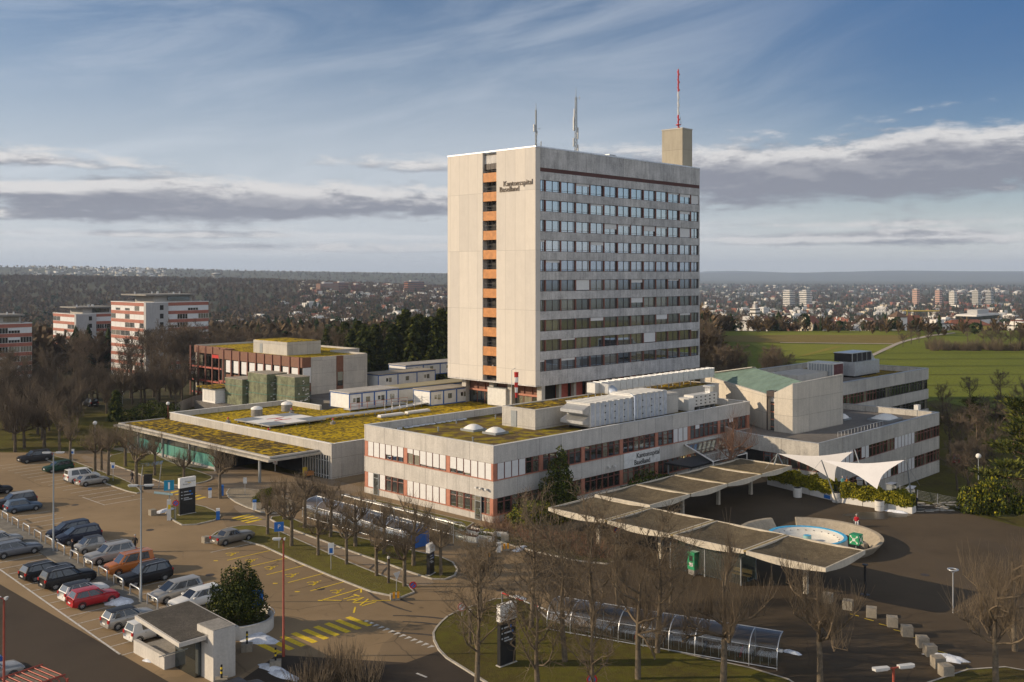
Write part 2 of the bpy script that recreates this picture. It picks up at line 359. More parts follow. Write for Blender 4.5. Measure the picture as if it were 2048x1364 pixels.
m_teal = glass('teal_glass', (.35, .5, .5), .16, (.17, .46, .39), .08, (.17, .46, .39))
m_clear = clear_glass('clear_glass')
m_plexi = clear_glass('shelter_glazing', (.72, .74, .74), .92, .10)
m_wood = M('bench_wood', (.42, .24, .09), .6, 0, .2, 3)
m_rubber = M('tyre_rubber', (.014, .014, .015), .8, 0, .2, 4)
m_rim = M('wheel_rim', (.30, .30, .30), .5, .3, .1, 4)
# ---------------------------------------------------------------- terrain
rnd = random.Random(7)
def sm(x, a, b):
    t = min(max((x-a)/(b-a), 0), 1); return t*t*(3-2*t)
def hn(x, y, s):   # cheap smooth value noise
    def r(i, j): 
        q = math.sin(i*127.1+j*311.7)*43758.5453; return q-math.floor(q)
    x /= s; y /= s; i, j = math.floor(x), math.floor(y); u, v = x-i, y-j; u = u*u*(3-2*u); v = v*v*(3-2*v)
    return (r(i,j)*(1-u)+r(i+1,j)*u)*(1-v)+(r(i,j+1)*(1-u)+r(i+1,j+1)*u)*v
def terr(x, y):
    r = hypot(x, y); a = atan2(x, y)
    left = 1-sm(a, -.02, .10)
    if abs(a) > 1.4: left = 1 if a < 0 else 0
    zl = -9*sm(r, 240, 430)-20*sm(r, 430, 900)-6*sm(r, 900, 1500)
    ridge = 47*sm(r, 1500, 2900)*(1-sm(a, -.30, .02)*.75)*(1-.80*sm(r, 3000, 4000)) 
    zl += ridge*(.82+.30*hn(x, y, 700))
    zl += sm(r, 4300, 6200)*(90-30*sm(a, -.42, -.05))*(.82+.24*hn(x, y, 1500))*(1-sm(a, -.02, .18))
    zr = -26*sm(r, 470, 900)-22*sm(r, 900, 1800)-12*sm(r, 1800, 3500)
    zr += sm(r, 5200, 6400)*(1-sm(r, 7600, 9000))*52*sm(hn(x, y, 1600), .40, .8)*(1-sm(a, .28, .36))
    dd = .90*(x-48.6)+.43*(y-130.5)      # the ground steps down a storey behind the cafe terrace
    drop = -4.3*sm(dd, 0, 9)*(1-sm(r, 190, 235)) if y > 0 and x > 10 else 0
    zr += sm(r, 13500, 17000)*(62+120*hn(x, y, 3600)**1.5+40*hn(x, y, 1100))*sm(a, .12, .2)
    return drop+zl*left+zr*(1-left) + (1.2*(hn(x, y, 120)-.5) if r > 700 else 0)*1.5
rings = [0, 30, 60, 90, 104, 110, 114, 118, 122, 126, 130, 134, 138, 143, 148, 154, 160, 168, 178, 190, 200, 210, 220, 230, 240, 270, 300, 330, 360, 400, 440, 480, 520, 560, 600, 650, 700, 760, 830, 900]
while rings[-1] < 19000: rings.append(rings[-1]*1.075)
NA = 330
vs = [(0, 0, -.03)]; fs = []; mi = []
for r in rings[1:]:
    for k in range(NA):
        a = 2*pi*k/NA; x, y = r*sin(a), r*cos(a); vs.append((x, y, terr(x, y)-.03))
for i in range(len(rings)-1):
    for k in range(NA):
        k2 = (k+1) % NA
        if i == 0: fs.append((0, 1+k2, 1+k)); 
        else: b0 = 1+(i-1)*NA; b1 = 1+i*NA; fs.append((b0+k, b0+k2, b1+k2, b1+k))
        a = 2*pi*(k+.5)/NA; a = a if a < pi else a-2*pi; rr = rings[i]
        mi.append(2 if rr >= 900 else (1 if (rr > 215 and a < .12) or (rr >= 480) else 0))
m_wood_floor = patchy('woodland_floor', ((.050, .040, .022), (.085, .066, .035), (.05, .06, .015)), .03, .4, 3, .97, .8, .2)
m_plain = patchy('far_country', ((.060, .052, .038), (.105, .095, .060), (.066, .085, .030)), .0022, .012, .06, .97, .3, .5, .4, .6)
me = bpy.data.meshes.new('terrain'); me.from_pydata(vs, [], fs)
for m_ in (m_grass, m_wood_floor, m_plain): me.materials.append(m_)
me.polygons.foreach_set('material_index', mi); me.polygons.foreach_set('use_smooth', [True]*len(fs)); me.update()
tag(put(me, 'terrain'), kind='structure')

def chaikin(p, n=2):
    for _ in range(n):
        q = []
        for i in range(len(p)):
            a, b = p[i], p[(i+1) % len(p)]
            q += [(a[0]*.75+b[0]*.25, a[1]*.75+b[1]*.25), (a[0]*.25+b[0]*.75, a[1]*.25+b[1]*.75)]
        p = q
    return p
def offset(p, d):
    n = len(p); a = sum(p[i][0]*p[(i+1)%n][1]-p[(i+1)%n][0]*p[i][1] for i in range(n)); s = 1 if a > 0 else -1; out = []
    for i in range(n):
        x0, y0 = p[i-1]; x1, y1 = p[i]; x2, y2 = p[(i+1) % n]
        n1 = Vector((y1-y0, x0-x1)).normalized() if hypot(x1-x0, y1-y0) > 1e-6 else Vector((0, 0)); n2 = Vector((y2-y1, x1-x2)).normalized() if hypot(x2-x1, y2-y1) > 1e-6 else n1
        b = (n1+n2); b = b.normalized() if b.length > 1e-6 else n1
        out.append((x1+b.x*d*s, y1+b.y*d*s))
    return out
def sheet(name, poly, z, mat, kind='structure'):
    n = len(poly); a = sum(poly[i][0]*poly[(i+1)%n][1]-poly[(i+1)%n][0]*poly[i][1] for i in range(n))
    if a < 0: poly = poly[::-1]
    return tag(MB().poly([(x, y, z) for x, y in poly]).build(name, mat), kind=kind)
def px(*pts): return [g(a, b) for a, b in pts]
KERB = MB()
def lawn(poly, mat=None, smooth=1, kerb=True, h=.09, name='lawn'):
    p = chaikin(poly, smooth) if smooth else poly
    tag(MB().prism(p, -.02, h).build(name, mat or m_grass), kind='structure')
    if kerb:
        q = offset(p, .17); n = len(p)
        for i in range(n):
            j = (i+1) % n
            KERB.quad((q[i][0], q[i][1], 0), (q[j][0], q[j][1], 0), (q[j][0], q[j][1], h+.03), (q[i][0], q[i][1], h+.03))
            KERB.quad((q[i][0], q[i][1], h+.03), (q[j][0], q[j][1], h+.03), (p[j][0], p[j][1], h+.03), (p[i][0], p[i][1], h+.03))
# asphalt of the car park, the drive and the square in one sheet
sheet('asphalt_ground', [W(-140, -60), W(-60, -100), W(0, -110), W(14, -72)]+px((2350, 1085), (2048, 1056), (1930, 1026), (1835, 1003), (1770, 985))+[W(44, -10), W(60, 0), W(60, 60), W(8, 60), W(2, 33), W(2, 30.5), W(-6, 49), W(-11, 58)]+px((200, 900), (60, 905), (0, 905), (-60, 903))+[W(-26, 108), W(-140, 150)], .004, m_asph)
# darker surface of the nearer half of the car park and around the junction
sheet('square_surface', [W(-2, -8), W(-8, -12), W(-15, -22), W(-24, -44), W(-34, -70), W(-30, -105), W(0, -110), W(14, -72)]+px((2340, 1083), (2048, 1056), (1930, 1026), (1835, 1003), (1772, 986))+[W(44, -11), W(30, -8), W(6, -8)], .009, m_square)  # dark sheet: vignette and grading put into the square's colour
sheet('asphalt_darker', [W(-46.4, 60), W(-46.5, -20), W(-38.6, -16), W(-33, -24), W(-27.5, -24), W(-30, -31), W(-41, -43), W(-60, -60), W(-140, -60), W(-140, 100)], .008, m_asph2)  # darker asphalt tone over the nearer part of the car park
# fields to the right, dipping away from the campus
def field(name, pts, z, mat): sheet(name, px(*pts), z, mat)
m_field = patchy('crop_field', ((.118, .142, .014), (.168, .185, .020), (.098, .115, .016)), .012, .10, 1.2, .97, .8, .2)
m_field2 = patchy('pasture', ((.17, .19, .022), (.21, .22, .026), (.15, .155, .025)), .02, .15, 1.2, .97, .8, .2)
m_stubble = patchy('stubble_field', ((.175, .125, .040), (.225, .165, .055), (.15, .13, .03)), .02, .2, 1.5, .97, .8, .2)
m_track = M('gravel_track', (.36, .31, .25), .95, 0, .15, .3)
sheet('field', px((1395, 780), (1600, 860), (1870, 800), (2048, 840), (2600, 860), (2700, 700), (2048, 661), (1820, 661), (1400, 663)), .02, m_field)
field('pasture_strip', ((1380, 668), (1460, 672), (1825, 672), (1845, 662), (1400, 663)), .06, m_field2)
field('stubble_strip', ((1400, 672), (1440, 683), (1560, 686), (1796, 688), (1822, 671), (1600, 670)), .10, m_stubble)
field('meadow_strip', ((1500, 688), (1560, 718), (1650, 708), (1780, 702), (1793, 690)), .10, m_field2)
field('mown_strip', ((1600, 712), (1612, 712), (1690, 693), (1672, 692)), .14, patchy('yellow_grass', ((.22, .19, .03), (.28, .22, .035), (.16, .16, .03)), .05, .3, 2))
m_tram = patchy('field_tramline', ((.085, .095, .018), (.125, .125, .028), (.07, .08, .016)), .05, .4, 2, .97, .5, .2)
for y_ in (707, 719, 733, 750, 771, 797, 828):
    for k in (0, .55): field('tramline', ((1560+(y_-700)*1.1, y_+k*(y_-640)*.02), (2500, y_-4+k*(y_-640)*.02), (2500, y_-4+(k+.22)*(y_-640)*.02), (1560+(y_-700)*1.1, y_+(k+.22)*(y_-640)*.02)), .06, m_tram)
field('gravel_track', ((1727, 717), (1738, 717), (1798, 689), (1815, 683), (1862, 673), (1912, 667), (1908, 665.5), (1856, 671), (1806, 682), (1788, 688)), .18, m_track)
field('gravel_track', ((1560, 686.5), (1786, 689), (1786, 687.8), (1560, 685.5)), .2, m_track)

# lawns, kerbs and beds
lawn(px((407,1087),(430,1085),(498,1079),(628,1139),(787,1201),(838,1181),(742,1145),(686,1122),(628,1096),(576,1073),(540,1056),(494,1051),(442,1060)), m_grassb)
lawn(px((537,1036),(569,1032),(608,1050),(660,1063),(820,1102),(900,1120),(917,1148),(880,1163),(823,1146),(778,1129),(713,1107),(660,1087),(608,1068),(560,1050)), m_grass)
lawn(px((866,1273),(878,1252),(904,1229),(948,1214),(1000,1197),(1060,1205),(1100,1250),(1340,1305),(1560,1352),(1620,1392),(1560,1470),(1300,1490),(1000,1382),(930,1338),(885,1310)), m_grass)
lawn(px((330,1022),(345,1010),(380,1009),(420,1018),(446,1037),(372,1054),(345,1040)), m_grassb)
lawn(px((215,925),(225,908),(300,905),(348,930),(405,947),(428,956),(405,966),(348,973),(305,958),(250,938)), m_grassb)
lawn(px((40,903),(120,914),(200,944),(250,961),(284,984),(270,988),(215,969),(120,929)), m_grassb)
lawn(px((748,1000),(945,1047),(925,1062),(885,1045),(753,1005)), m_grassb, 0)
lawn(px((452,990),(462,975),(540,985),(580,1000),(588,1020),(540,1030),(480,1010)), m_gvl, 1, name='planting_bed')
lawn([W(-5.7, 51), W(-2.6, 51), W(-2.6, 78), W(-8, 78), W(-8, 60)], m_gvl, 0, False, .05, 'gravel_bed')
lawn([W(-4, -1), W(-1.5, -8), W(-1.2, -19), W(-4.5, -19), W(-5.5, -9)], m_wood_floor, 1, name='planting_bed')
lawn([W(6, -1.0), W(38, -1.0), W(38, -3.2), W(6, -4.5)], m_wood_floor, 0, False, .06, 'planting_bed')
lawn(px((1600,1490),(1900,1345),(2048,1335),(2200,1400),(1900,1560)), m_grass)
sheet('footpath', chaikin(px((462,1012),(500,1042),(560,1062),(628,1088),(742,1136),(838,1175),(880,1163),(778,1128),(660,1086),(560,1050),(480,1010)), 1), .012, m_path)
sheet('footpath', chaikin(px((150,905),(225,925),(300,960),(345,974),(410,968),(400,985),(330,990),(285,984),(200,944)), 1), .012, m_path)
sheet('forecourt', [W(-7, 50), W(-2, 50), W(2, 33), W(1.5, 24), W(-9, 24), W(-14, 30)], .010, m_path)
tag(KERB.build('kerb', m_kerb), kind='structure')
MED = MB()   # raised strip between the two rows of cars
def ub(v): return -40.2+.0625*v
def ul(v): return -46.08+.061*v
for v0 in range(-12, 60, 4):
    a = [W(ub(v0)-1.3, v0), W(ub(v0)+.35, v0), W(ub(v0+4)+.35, v0+4), W(ub(v0+4)-1.3, v0+4)]
    MED.prism(a, 0, .12)
tag(MED.build('median_strip', M('median_concrete', (.155, .14, .115), .9, 0, .3, 1)), kind='structure')

# painted markings
LW, LY = MB(), MB()
def pl(mb, p, q, w, z=.016):
    d = Vector((q[0]-p[0], q[1]-p[1])); n = Vector((-d.y, d.x)).normalized()*w/2
    mb.quad((p[0]-n.x, p[1]-n.y, z), (q[0]-n.x, q[1]-n.y, z), (q[0]+n.x, q[1]+n.y, z), (p[0]+n.x, p[1]+n.y, z))
def uvl(mb, a, b, w=.12, z=.016): pl(mb, W(*a), W(*b), w, z)
uvl(LW, (ul(42), 42), (ul(-7.6), -7.6), .16)
for k in range(22):
    v = 37.1-2.25*k+.02
    if v < -8: break
    uvl(LW, (ul(v)+.02, v), (ul(v)+5.0, v), .10, .020)
for k in range(24):
    v = 46.3-2.2*k
    if v < -8: break
    uvl(LW, (ub(v)+.6, v), (ub(v)+5.6, v), .10)
for k in range(16): uvl(LW, (-26.3, 40.4+2.35*k), (-21.2, 40.4+2.35*k), .10)
uvl(LW, (-26.2, 40.2), (-26.2, 46.5), .10, .020)
uvl(LW, (-22.4, 12.2), (-28.0, 12.2), .10)
for k in range(6): uvl(LW, (-60, 4-2.4*k), (-54, 4-2.4*k), .10)
for j in range(13):      # give-way teeth
    v = -14.8-.66*j; a, b, c = W(-29.45, v), W(-29.45, v-.42), W(-30.1, v-.21)
    LW.poly([(a[0], a[1], .016), (b[0], b[1], .016), (c[0], c[1], .016)])
for p, q in (((1330/3.07+400, 920+1310/3.07), (1392/3.07+400, 920+1335/3.07)),): pl(LW, g(*p), g(*q), .18)
for i in range(12):      # short dashes beside the stone cubes
    a = g(1700+i*29.0, 1228+i*(8.6+i*.62)); pl(LY, a, (a[0]+.55, a[1]-.55), .12)
def zebra(u0, du, n, v0, v1, w): 
    for i in range(n): uvl(LY, (u0+du*i, v0-.02*i), (u0+du*i, v1-.02*i), w)
zebra(-38.3, 1.03, 9, -13.0, -15.9, .52)
def bars(pts_a, pts_b, n, w):
    for i in range(n):
        t = i/(n-1); pl(LY, g(pts_a[0][0]*(1-t)+pts_a[1][0]*t, pts_a[0][1]*(1-t)+pts_a[1][1]*t), g(pts_b[0][0]*(1-t)+pts_b[1][0]*t, pts_b[0][1]*(1-t)+pts_b[1][1]*t), w)
bars(((337, 987), (393, 999)), ((370, 979), (411, 994)), 5, .5)
bars(((465, 1037), (492, 1046)), ((500, 1029), (524, 1038)), 4, .5)
for i in range(5):       # disabled bays
    v = 8.0-3.45*i
    uvl(LY, (-28.3+.02*i, v+.5), (-22.9-.28*i, v+.5), .13)
def wheelchair(u, v, s=.62):
    pts = [(cos(t)*.62*s, sin(t)*.62*s) for t in [radians(-70+20*k) for k in range(15)]]
    segs = [(pts[i], pts[i+1]) for i in range(14)]+[((.05*s, 1.3*s), (.15*s, .35*s)), ((.15*s, .35*s), (.75*s, .35*s)), ((.75*s, .35*s), (1.05*s, -.45*s)), ((.1*s, .85*s), (.6*s, .8*s)), ((.02*s, 1.45*s), (.12*s, 1.7*s))]
    for a, b in segs: uvl(LY, (u+a[1], v-a[0]), (u+b[1], v-b[0]), .12, .018)
for i in range(6): wheelchair(-27.0+.03*i, 10.3-3.45*i)
for i in range(6): uvl(LY, (-29.3, 9.3-3.45*i), (-29.0, 9.0-3.45*i), .22)
# taxi bay: crossed box with the word
for a, b in (((-28.95, -8.1), (-24.7, -8.0)), ((-28.95, -8.1), (-27.9, -9.4)), ((-24.7, -8.0), (-25.4, -8.9)), ((-26.1, -11.3), (-24.9, -12.5)), ((-28.1, -11.6), (-29.1, -12.7))): uvl(LY, a, b, .15)
tag(LW.build('road_marking', m_line), kind='structure'); tag(LY.build('road_marking', m_yel), kind='structure')
TY = MB()
for (cx_, cy_), r_, a0, a1 in ((g(760, 1330), 9.0, -.2, 1.5), (g(760, 1330), 10.4, -.1, 1.6), (g(700, 1420), 14, .6, 1.5), (g(1000, 1150), 11, 2.6, 4.0), (g(1000, 1150), 12.5, 2.7, 4.1)):
    P_ = [(cx_+r_*cos(a0+(a1-a0)*k/16), cy_+r_*sin(a0+(a1-a0)*k/16)) for k in range(17)]
    for k in range(16): pl(TY, P_[k], P_[k+1], .28 if k % 5 else .2, .0145)
tag(TY.build('tyre_mark', M('tyre_mark', (.050, .042, .034), .85, 0, .4, 2)), kind='structure')
MH = MB()
for q_ in ((1000, 1180), (420, 1150), (520, 1220), (300, 1060), (640, 1178), (1620, 1060), (1850, 1150), (900, 1090), (150, 1010)): c_ = g(*q_); MH.cyl(c_[0], c_[1], .0, .0155, .42, 14)
tag(MH.build('manhole_cover', M('cast_iron', (.06, .05, .045), .7, .3, .3, 6)), kind='structure')
def text_mesh(body, size, extrude=.0, align='CENTER'):
    cu = bpy.data.curves.new('lettering', 'FONT'); cu.body = body; cu.size = size; cu.extrude = extrude; cu.align_x = align; cu.align_y = 'CENTER'; cu.resolution_u = 3
    ob = bpy.data.objects.new('lettering', cu); C.objects.link(ob); dg = bpy.context.evaluated_depsgraph_get()
    me_ = bpy.data.meshes.new_from_object(ob.evaluated_get(dg)); bpy.data.objects.remove(ob); bpy.data.curves.remove(cu); return me_
def lettering(body, size, mat, parent, loc, rot, extrude=.02, name='lettering', align='CENTER'):
    me_ = text_mesh(body, size, extrude, align); me_.materials.clear(); me_.materials.append(mat)
    return put(me_, name, parent, loc, rot=rot)
p = W(-26.9, -10.4); t = lettering('TAXI', 1.5, m_yel, None, (p[0], p[1], .02), (0, 0, RZ-radians(90)), 0, 'road_marking'); t.scale = (.95, 1.5, 1); tag(t, kind='structure')
for q, w_ in (((1000, 1012), 1), ((1004, 1152), 2)): pass
# ---------------------------------------------------------------- window system
WM = {}
def win_mesh(w, h, kind='std', fr=None, gl=None):
    k = (round(w, 2), round(h, 2), kind, (fr or m_frame).name, (gl or m_win).name)
    if k in WM: return WM[k]
    b = MB(); t = .07
    def bar(x0, z0, x1, z1, d=.07): b.box(x0, -d, z0, x1, .05, z1, 0)
    b.quad((t*.5, 0, t*.5), (w-t*.5, 0, t*.5), (w-t*.5, 0, h-t*.5), (t*.5, 0, h-t*.5), 1)
    bar(0, 0, t, h); bar(w-t, 0, w, h); bar(t, 0, w-t, t); bar(t, h-t, w-t, h)
    if kind == 'std': bar(t, h*.70, w-t, h*.70+t, .065)
    if kind == 'tower':     # two panes, a low transom and the wide red post on the left
        b.box(0, -.16, -.06, .34, .05, h+.06, 2); m = .34+(w-.34)*.47
        bar(m, t, m+.09, h-t, .065); bar(.34, h*.16, m, h*.16+.05, .055); bar(m+.09, h*.16, w-t, h*.16+.05, .055); bar(.34, t, .42, h-t, .065)
        bar(w-.42, t, w-.36, h-t, .06)
    if kind == 'pair': bar(w/2-.03, t, w/2+.03, h-t, .065)
    if kind == 'quad':
        for q in (1, 2, 3): bar(w*q/4-.03, t, w*q/4+.03, h-t, .065)
    WM[k] = b.mesh('window', [fr or m_frame, gl or m_win, m_frame]); return WM[k]
BM = {}
def blind_mesh(w, h, mat=None):
    k = (round(w, 2), round(h, 2), (mat or m_blind).name)
    if k not in BM:
        b = MB(); n = max(int(h/.16), 1)
        for i in range(n):     # slats
            z0 = h*i/n; z1 = h*(i+1)/n
            b.quad((0, -.005, z0), (w, -.005, z0), (w, -.025, z1), (0, -.025, z1)); b.quad((0, -.025, z1), (w, -.025, z1), (w, -.005, z1), (0, -.005, z1))
        BM[k] = b.mesh('blind', [mat or m_blind])
    return BM[k]
class Face:
    """a run of wall seen from outside: s along it, outward is to the right of its direction"""
    def __init__(s, root, p0, d, wins): s.r = root; s.p = p0; s.d = d; s.rz = atan2(d[1], d[0]); s.w = wins
    def at(s, a, out=0.0): return (s.p[0]+s.d[0]*a+s.d[1]*out, s.p[1]+s.d[1]*a-s.d[0]*out)
    def win(s, a, z, w, h, kind='std', fr=None, gl=None, blind=0, bmat=None, out=-.13, name='window', jit=.0):
        q = s.at(a, out); s.w.append((win_mesh(w, h, kind, fr, gl), (q[0], q[1], z), s.rz+jit, blind, w, h, bmat, name))
    def box(s, name, a0, a1, z0, z1, out0, out1, mat, mb=None):
        b = MB().box(0, -out1, 0, a1-a0, -out0, z1-z0); q = s.at(a0)
        return b.build(name, mat, s.r, (q[0], q[1], z0), s.rz)
def finish_windows(root, wins, cap=100, merged_name='window'):
    R = root.matrix_world if False else Matrix.LocRotScale(root.location, root.rotation_euler, None)
    def dist(w): p = R @ Vector(w[1]); return hypot(p.x, p.y)
    ws = sorted(wins, key=dist); rest = MB(); restmats = []
    nb = 0
    for i, (me_, loc, rz, bl, w, h, bm, nm) in enumerate(ws):
        if i < cap:
            o = put(me_, nm, root, loc, rz)
            if bl and nb < 100: nb += 1; put(blind_mesh(w-.1, (h-.08)*bl, bm), 'blind', o, (.05, -.075, .04+(h-.08)*(1-bl)))
        else:
            T = Matrix.Translation(loc) @ Matrix.Rotation(rz, 4, 'Z'); off = len(rest.v)
            rest.v += [tuple(T @ v.co) for v in me_.vertices]
            for p_ in me_.polygons:
                m_ = me_.materials[p_.material_index]
                if m_ not in restmats: restmats.append(m_)
                rest.f.append([off+q for q in p_.vertices]); rest.m.append(restmats.index(m_)); rest.sm.append(False)
            if bl:
                bme = blind_mesh(w-.1, (h-.08)*bl, bm); T = T @ Matrix.Translation((.05, -.075, .04+(h-.08)*(1-bl))); off = len(rest.v)
                rest.v += [tuple(T @ v.co) for v in bme.vertices]
                if bme.materials[0] not in restmats: restmats.append(bme.materials[0])
                for p_ in bme.polygons: rest.f.append([off+q for q in p_.vertices]); rest.m.append(restmats.index(bme.materials[0])); rest.sm.append(False)
    if rest.v: tag(rest.build(merged_name, restmats, root), kind='stuff')
def ring(mb, u0, v0, u1, v1, z0, z1, t=.3, m=0):   # four walls butted end to end
    mb.box(u0, v0, z0, u1, v0+t, z1, m); mb.box(u0, v1-t, z0, u1, v1, z1, m)
    mb.box(u0, v0+t, z0, u0+t, v1-t, z1, m); mb.box(u1-t, v0+t, z0, u1, v1-t, z1, m)
rw = random.Random(3)

# ---------------------------------------------------------------- the tall ward block
TU0, TU1, TV0, TV1, TB, TT = 48.93, 99.9, 38.4, 60.9, 8.57, 50.2
tower = grid_thing('hospital_tower', 'tall concrete hospital tower with ribbon windows on one side and a blank cream gable', 'tower')
b = MB()   # blank gable: two slabs with a recess between them
b.box(TU0, TV0+.02, TB, TU0+1.2, 47.95, TT-.25); b.box(TU0, 51.5, TB+.02, TU0+1.2, TV1, TT-.27)
b.build('gable_wall', m_tower, tower)
b = MB(); b.box(TU0+1.2, TV0+1.0, TB+.1, TU1-.2, TV1-.02, TT-.5); b.box(TU0+1.9, 47.9, TB, TU0+2.2, 51.6, TT-1)
b.build('core', m_dark, tower)
b = MB()
for k in range(11):      # spandrels between the window rows of the long side
    zt = 42.35-3.5*k; zb = zt-1.47 if k < 9 else TB
    if k < 10: b.box(TU0+1.2, TV0, zb, TU1, TV0+.5, zt)
b.box(TU0+1.2, TV0, 44.37, TU1, TV0+.5, 45.8); b.box(TU0+1.2, TV0-.02, 46.5, TU1, TV0+.5, TT-.25)
b.box(TU1-.35, TV0+.5, TB, TU1, TV1, TT-.26); b.box(TU0+1.2, TV1-.4, TB, TU1-.35, TV1-.01, TT-.28); b.box(TU1-.28, TV0+.02, 10.88, TU1, TV0+.5, 44.3)
b.box(TU0+.02, TV0+.01, TB-.25, TU1, TV1, TB, 0)
b.build('spandrel_wall', m_band, tower)
MB().box(TU0+1.2, TV0+.06, 45.8, TU1, TV0+.5, 46.5).build('frieze_band', M('dark_red_band', (.085, .03, .022), .6), tower)
b = MB(); ring(b, TU0-.06, TV0-.08, TU1+.06, TV1+.06, TT-.25, TT, .55); b.build('roof_coping', M('coping_metal', (.66, .68, .71), .4, .3), tower)
MB().box(TU0+.5, TV0+.5, TT-.75, TU1-.5, TV1-.5, TT-.5).build('roof', m_gravel, tower)
wins = []; fc = Face(tower, (0, TV0), (1, 0), wins)
posts = [TU0+1.22-1.15]+[51.43+4.107*k for k in range(12)]+[TU1-.3]
m_curt = M('curtain', (.50, .46, .38), .8); m_wintop = glass('window_glass_tower', (.80, .88, .95), .90, (.03, .032, .034))
for k in range(10):
    for i in range(13):
        a0 = posts[i] if i else TU0+.1; a1 = posts[i+1]
        bl = 0
        if (k, i) in ((2, 5), (2, 8), (6, 7), (7, 9)): bl = .5
        if (k, i) in ((5, 3), (2, 11), (8, 8), (0, 12)): bl = .95
        elif rw.random() < .10: bl = rw.choice((.14, .14, .3, .2))
        fc.win(a0, 42.37-3.5*k, a1-a0, 2.0, 'tower', m_framed, m_wintop, bl, None, -.28, jit=rw.uniform(-.012, .012))
finish_windows(tower, wins, 100)
m_rail = M('balcony_grating', (.045, .042, .04), .5, .4)
for k in range(11):      # escape balconies in the recess of the gable
    zt = 46.25-3.5*k
    o = MB().box(TU0+.08, 48.0, zt-1.65, TU0+.2, 51.45, zt).box(TU0+.2, 48.0, zt-1.65, TU0+1.9, 51.45, zt-1.45).build('balcony', m_orange, tower)
    r = MB()
    if k: r.box(TU0+.15, 48.0, zt+.9, TU0+.2, 51.45, zt+.96)
    for q in range(4): r.box(TU0+.15, 48.25+q*.98, zt, TU0+.19, 48.29+q*.98, zt+1.8)
    r.box(TU0+.15, 48.0, zt+.30, TU0+.19, 51.45, zt+.34); r.build('railing', m_rail, o)
MB().box(TU0+.5, 48.0, 47.95, TU0+1.2, 51.45, TT-.3).build('recess_lintel', m_band, tower)
MB().box(TU0+.45, 48.0, 46.9, TU0+1.2, 51.45, 47.9).build('louvre', m_framed, tower)
fg = Face(tower, (TU0, 60), (0, -1), [])
for body, v_, z_ in (('Kantonsspital', 47.1-.9, 43.95), ('Baselland', 47.15, 42.97)):
    lettering(body, 1.32, M('sign_bronze', (.10, .07, .045), .5), tower, (TU0-.06, v_, z_), (radians(90), 0, radians(-90)), .06, 'sign_letters', 'LEFT')
# open ground floors under the slab
for v_ in (58.0, 50.75, 46.05, 38.9): MB().box(TU0+1.5, v_-.55, 0, TU0+2.4, v_+.55, TB-.25).build('column', m_conc2, tower)
for i in range(11): u = 56.9+4.15*i; MB().box(u-.32, TV0+1.3, 0, u+.32, TV0+2.0, TB-.25).build('column', m_conc2, tower)
for v0, v1 in ((51.35, 57.4), (46.65, 50.15), (39.5, 45.45)):
    p_ = MB().box(TU0+2.6, v0, 0, TU0+2.9, v1, TB-.25).build('infill_panel', m_brown, tower)
    n = max(int((v1-v0)/1.6), 1); w = (v1-v0)/n
    for i in range(n):
        MB().box(TU0+2.45, v0+i*w+.12, 3.2, TU0+2.6, v0+(i+1)*w-.12, 6.1).build('window', m_wind, tower)
        MB().box(TU0+2.40, v0+i*w-.06, 3.0, TU0+2.60, v0+i*w+.06, TB-.26).build('mullion', m_frame, tower)
    MB().box(TU0+2.35, v0, 6.2, TU0+2.6, v1, 6.55).build('transom_beam', m_frame2, tower)
for i in range(10):
    u = 57.4+4.15*i; MB().box(u, TV0+2.6, 3, u+3.1, TV0+2.9, TB-.3).build('infill_panel', m_redpan if i % 4 < 2 else m_brown, tower)
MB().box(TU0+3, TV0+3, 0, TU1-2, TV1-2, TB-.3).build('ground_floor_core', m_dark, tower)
# roof-top things
ch = grid_thing('chimney', 'square concrete chimney shaft rising from the tower roof', 'chimney', 96.8, 40.6, TT-.5)
MB().box(0, 0, 0, 3.6, 5.2, 8.6).build('shaft', concrete('concrete_chimney', (.40, .36, .28), 20, 4.3, 0, 0, .22, .4), ch)
MB().box(-.08, -.08, 8.6, 3.68, 5.28, 8.85).build('cap', m_conc2, ch)
MB().box(.5, .5, 8.86, 3.1, 4.7, 8.9).build('flue_cover', m_dark, ch)
def lattice(name, label, p, z0, z1, w, mats, bands, extras):
    t = thing(name, label, 'mast', (p[0], p[1], z0)); h = z1-z0
    b = MB(); n = int(h/.9); leg = [(w*cos(a), w*sin(a)) for a in (0.5, 2.6, 4.7)]
    for x, y in leg: b.tube([(x, y, 0), (x*.7, y*.7, h*.86)], .05, 4)
    for i in range(n):
        f = i/n*.86; f2 = (i+1)/n*.86
        for q in range(3):
            a, c = leg[q], leg[(q+1) % 3]; s0 = 1-.3*f; s1 = 1-.3*f2
            b.tube([(a[0]*s0, a[1]*s0, h*f), (c[0]*s1, c[1]*s1, h*f2)], .03, 3, 0, False); b.tube([(a[0]*s1, a[1]*s1, h*f2), (c[0]*s1, c[1]*s1, h*f2)], .03, 3, 0, False)
    b.build('lattice', mats[0], t)
    MB().tube([(0, 0, h*.84), (0, 0, h)], [.07, .03], 5).build('whip_aerial', mats[0], t)
    for z, dx_, hh, r in extras:
        e = MB(); e.tube([(dx_, 0, z), (dx_, 0, z+hh)], r, 6); e.tube([(0, 0, z+hh*.5), (dx_, 0, z+hh*.5)], .03, 4); e.build('antenna_panel', mats[1], t)
    return t
p = gd_ = ((1072-1024)/F*180, 180); lattice('antenna_mast', 'slim grey antenna mast nearest the gable end of the tower roof', p, TT-.5, 58.4, .16, (m_grey, m_lgrey), 0, ((3.6, -.35, 1.3, .16), (4.0, .7, .25, .05), (.9, .9, 1.0, .12), (3.0, .25, .8, .05)))
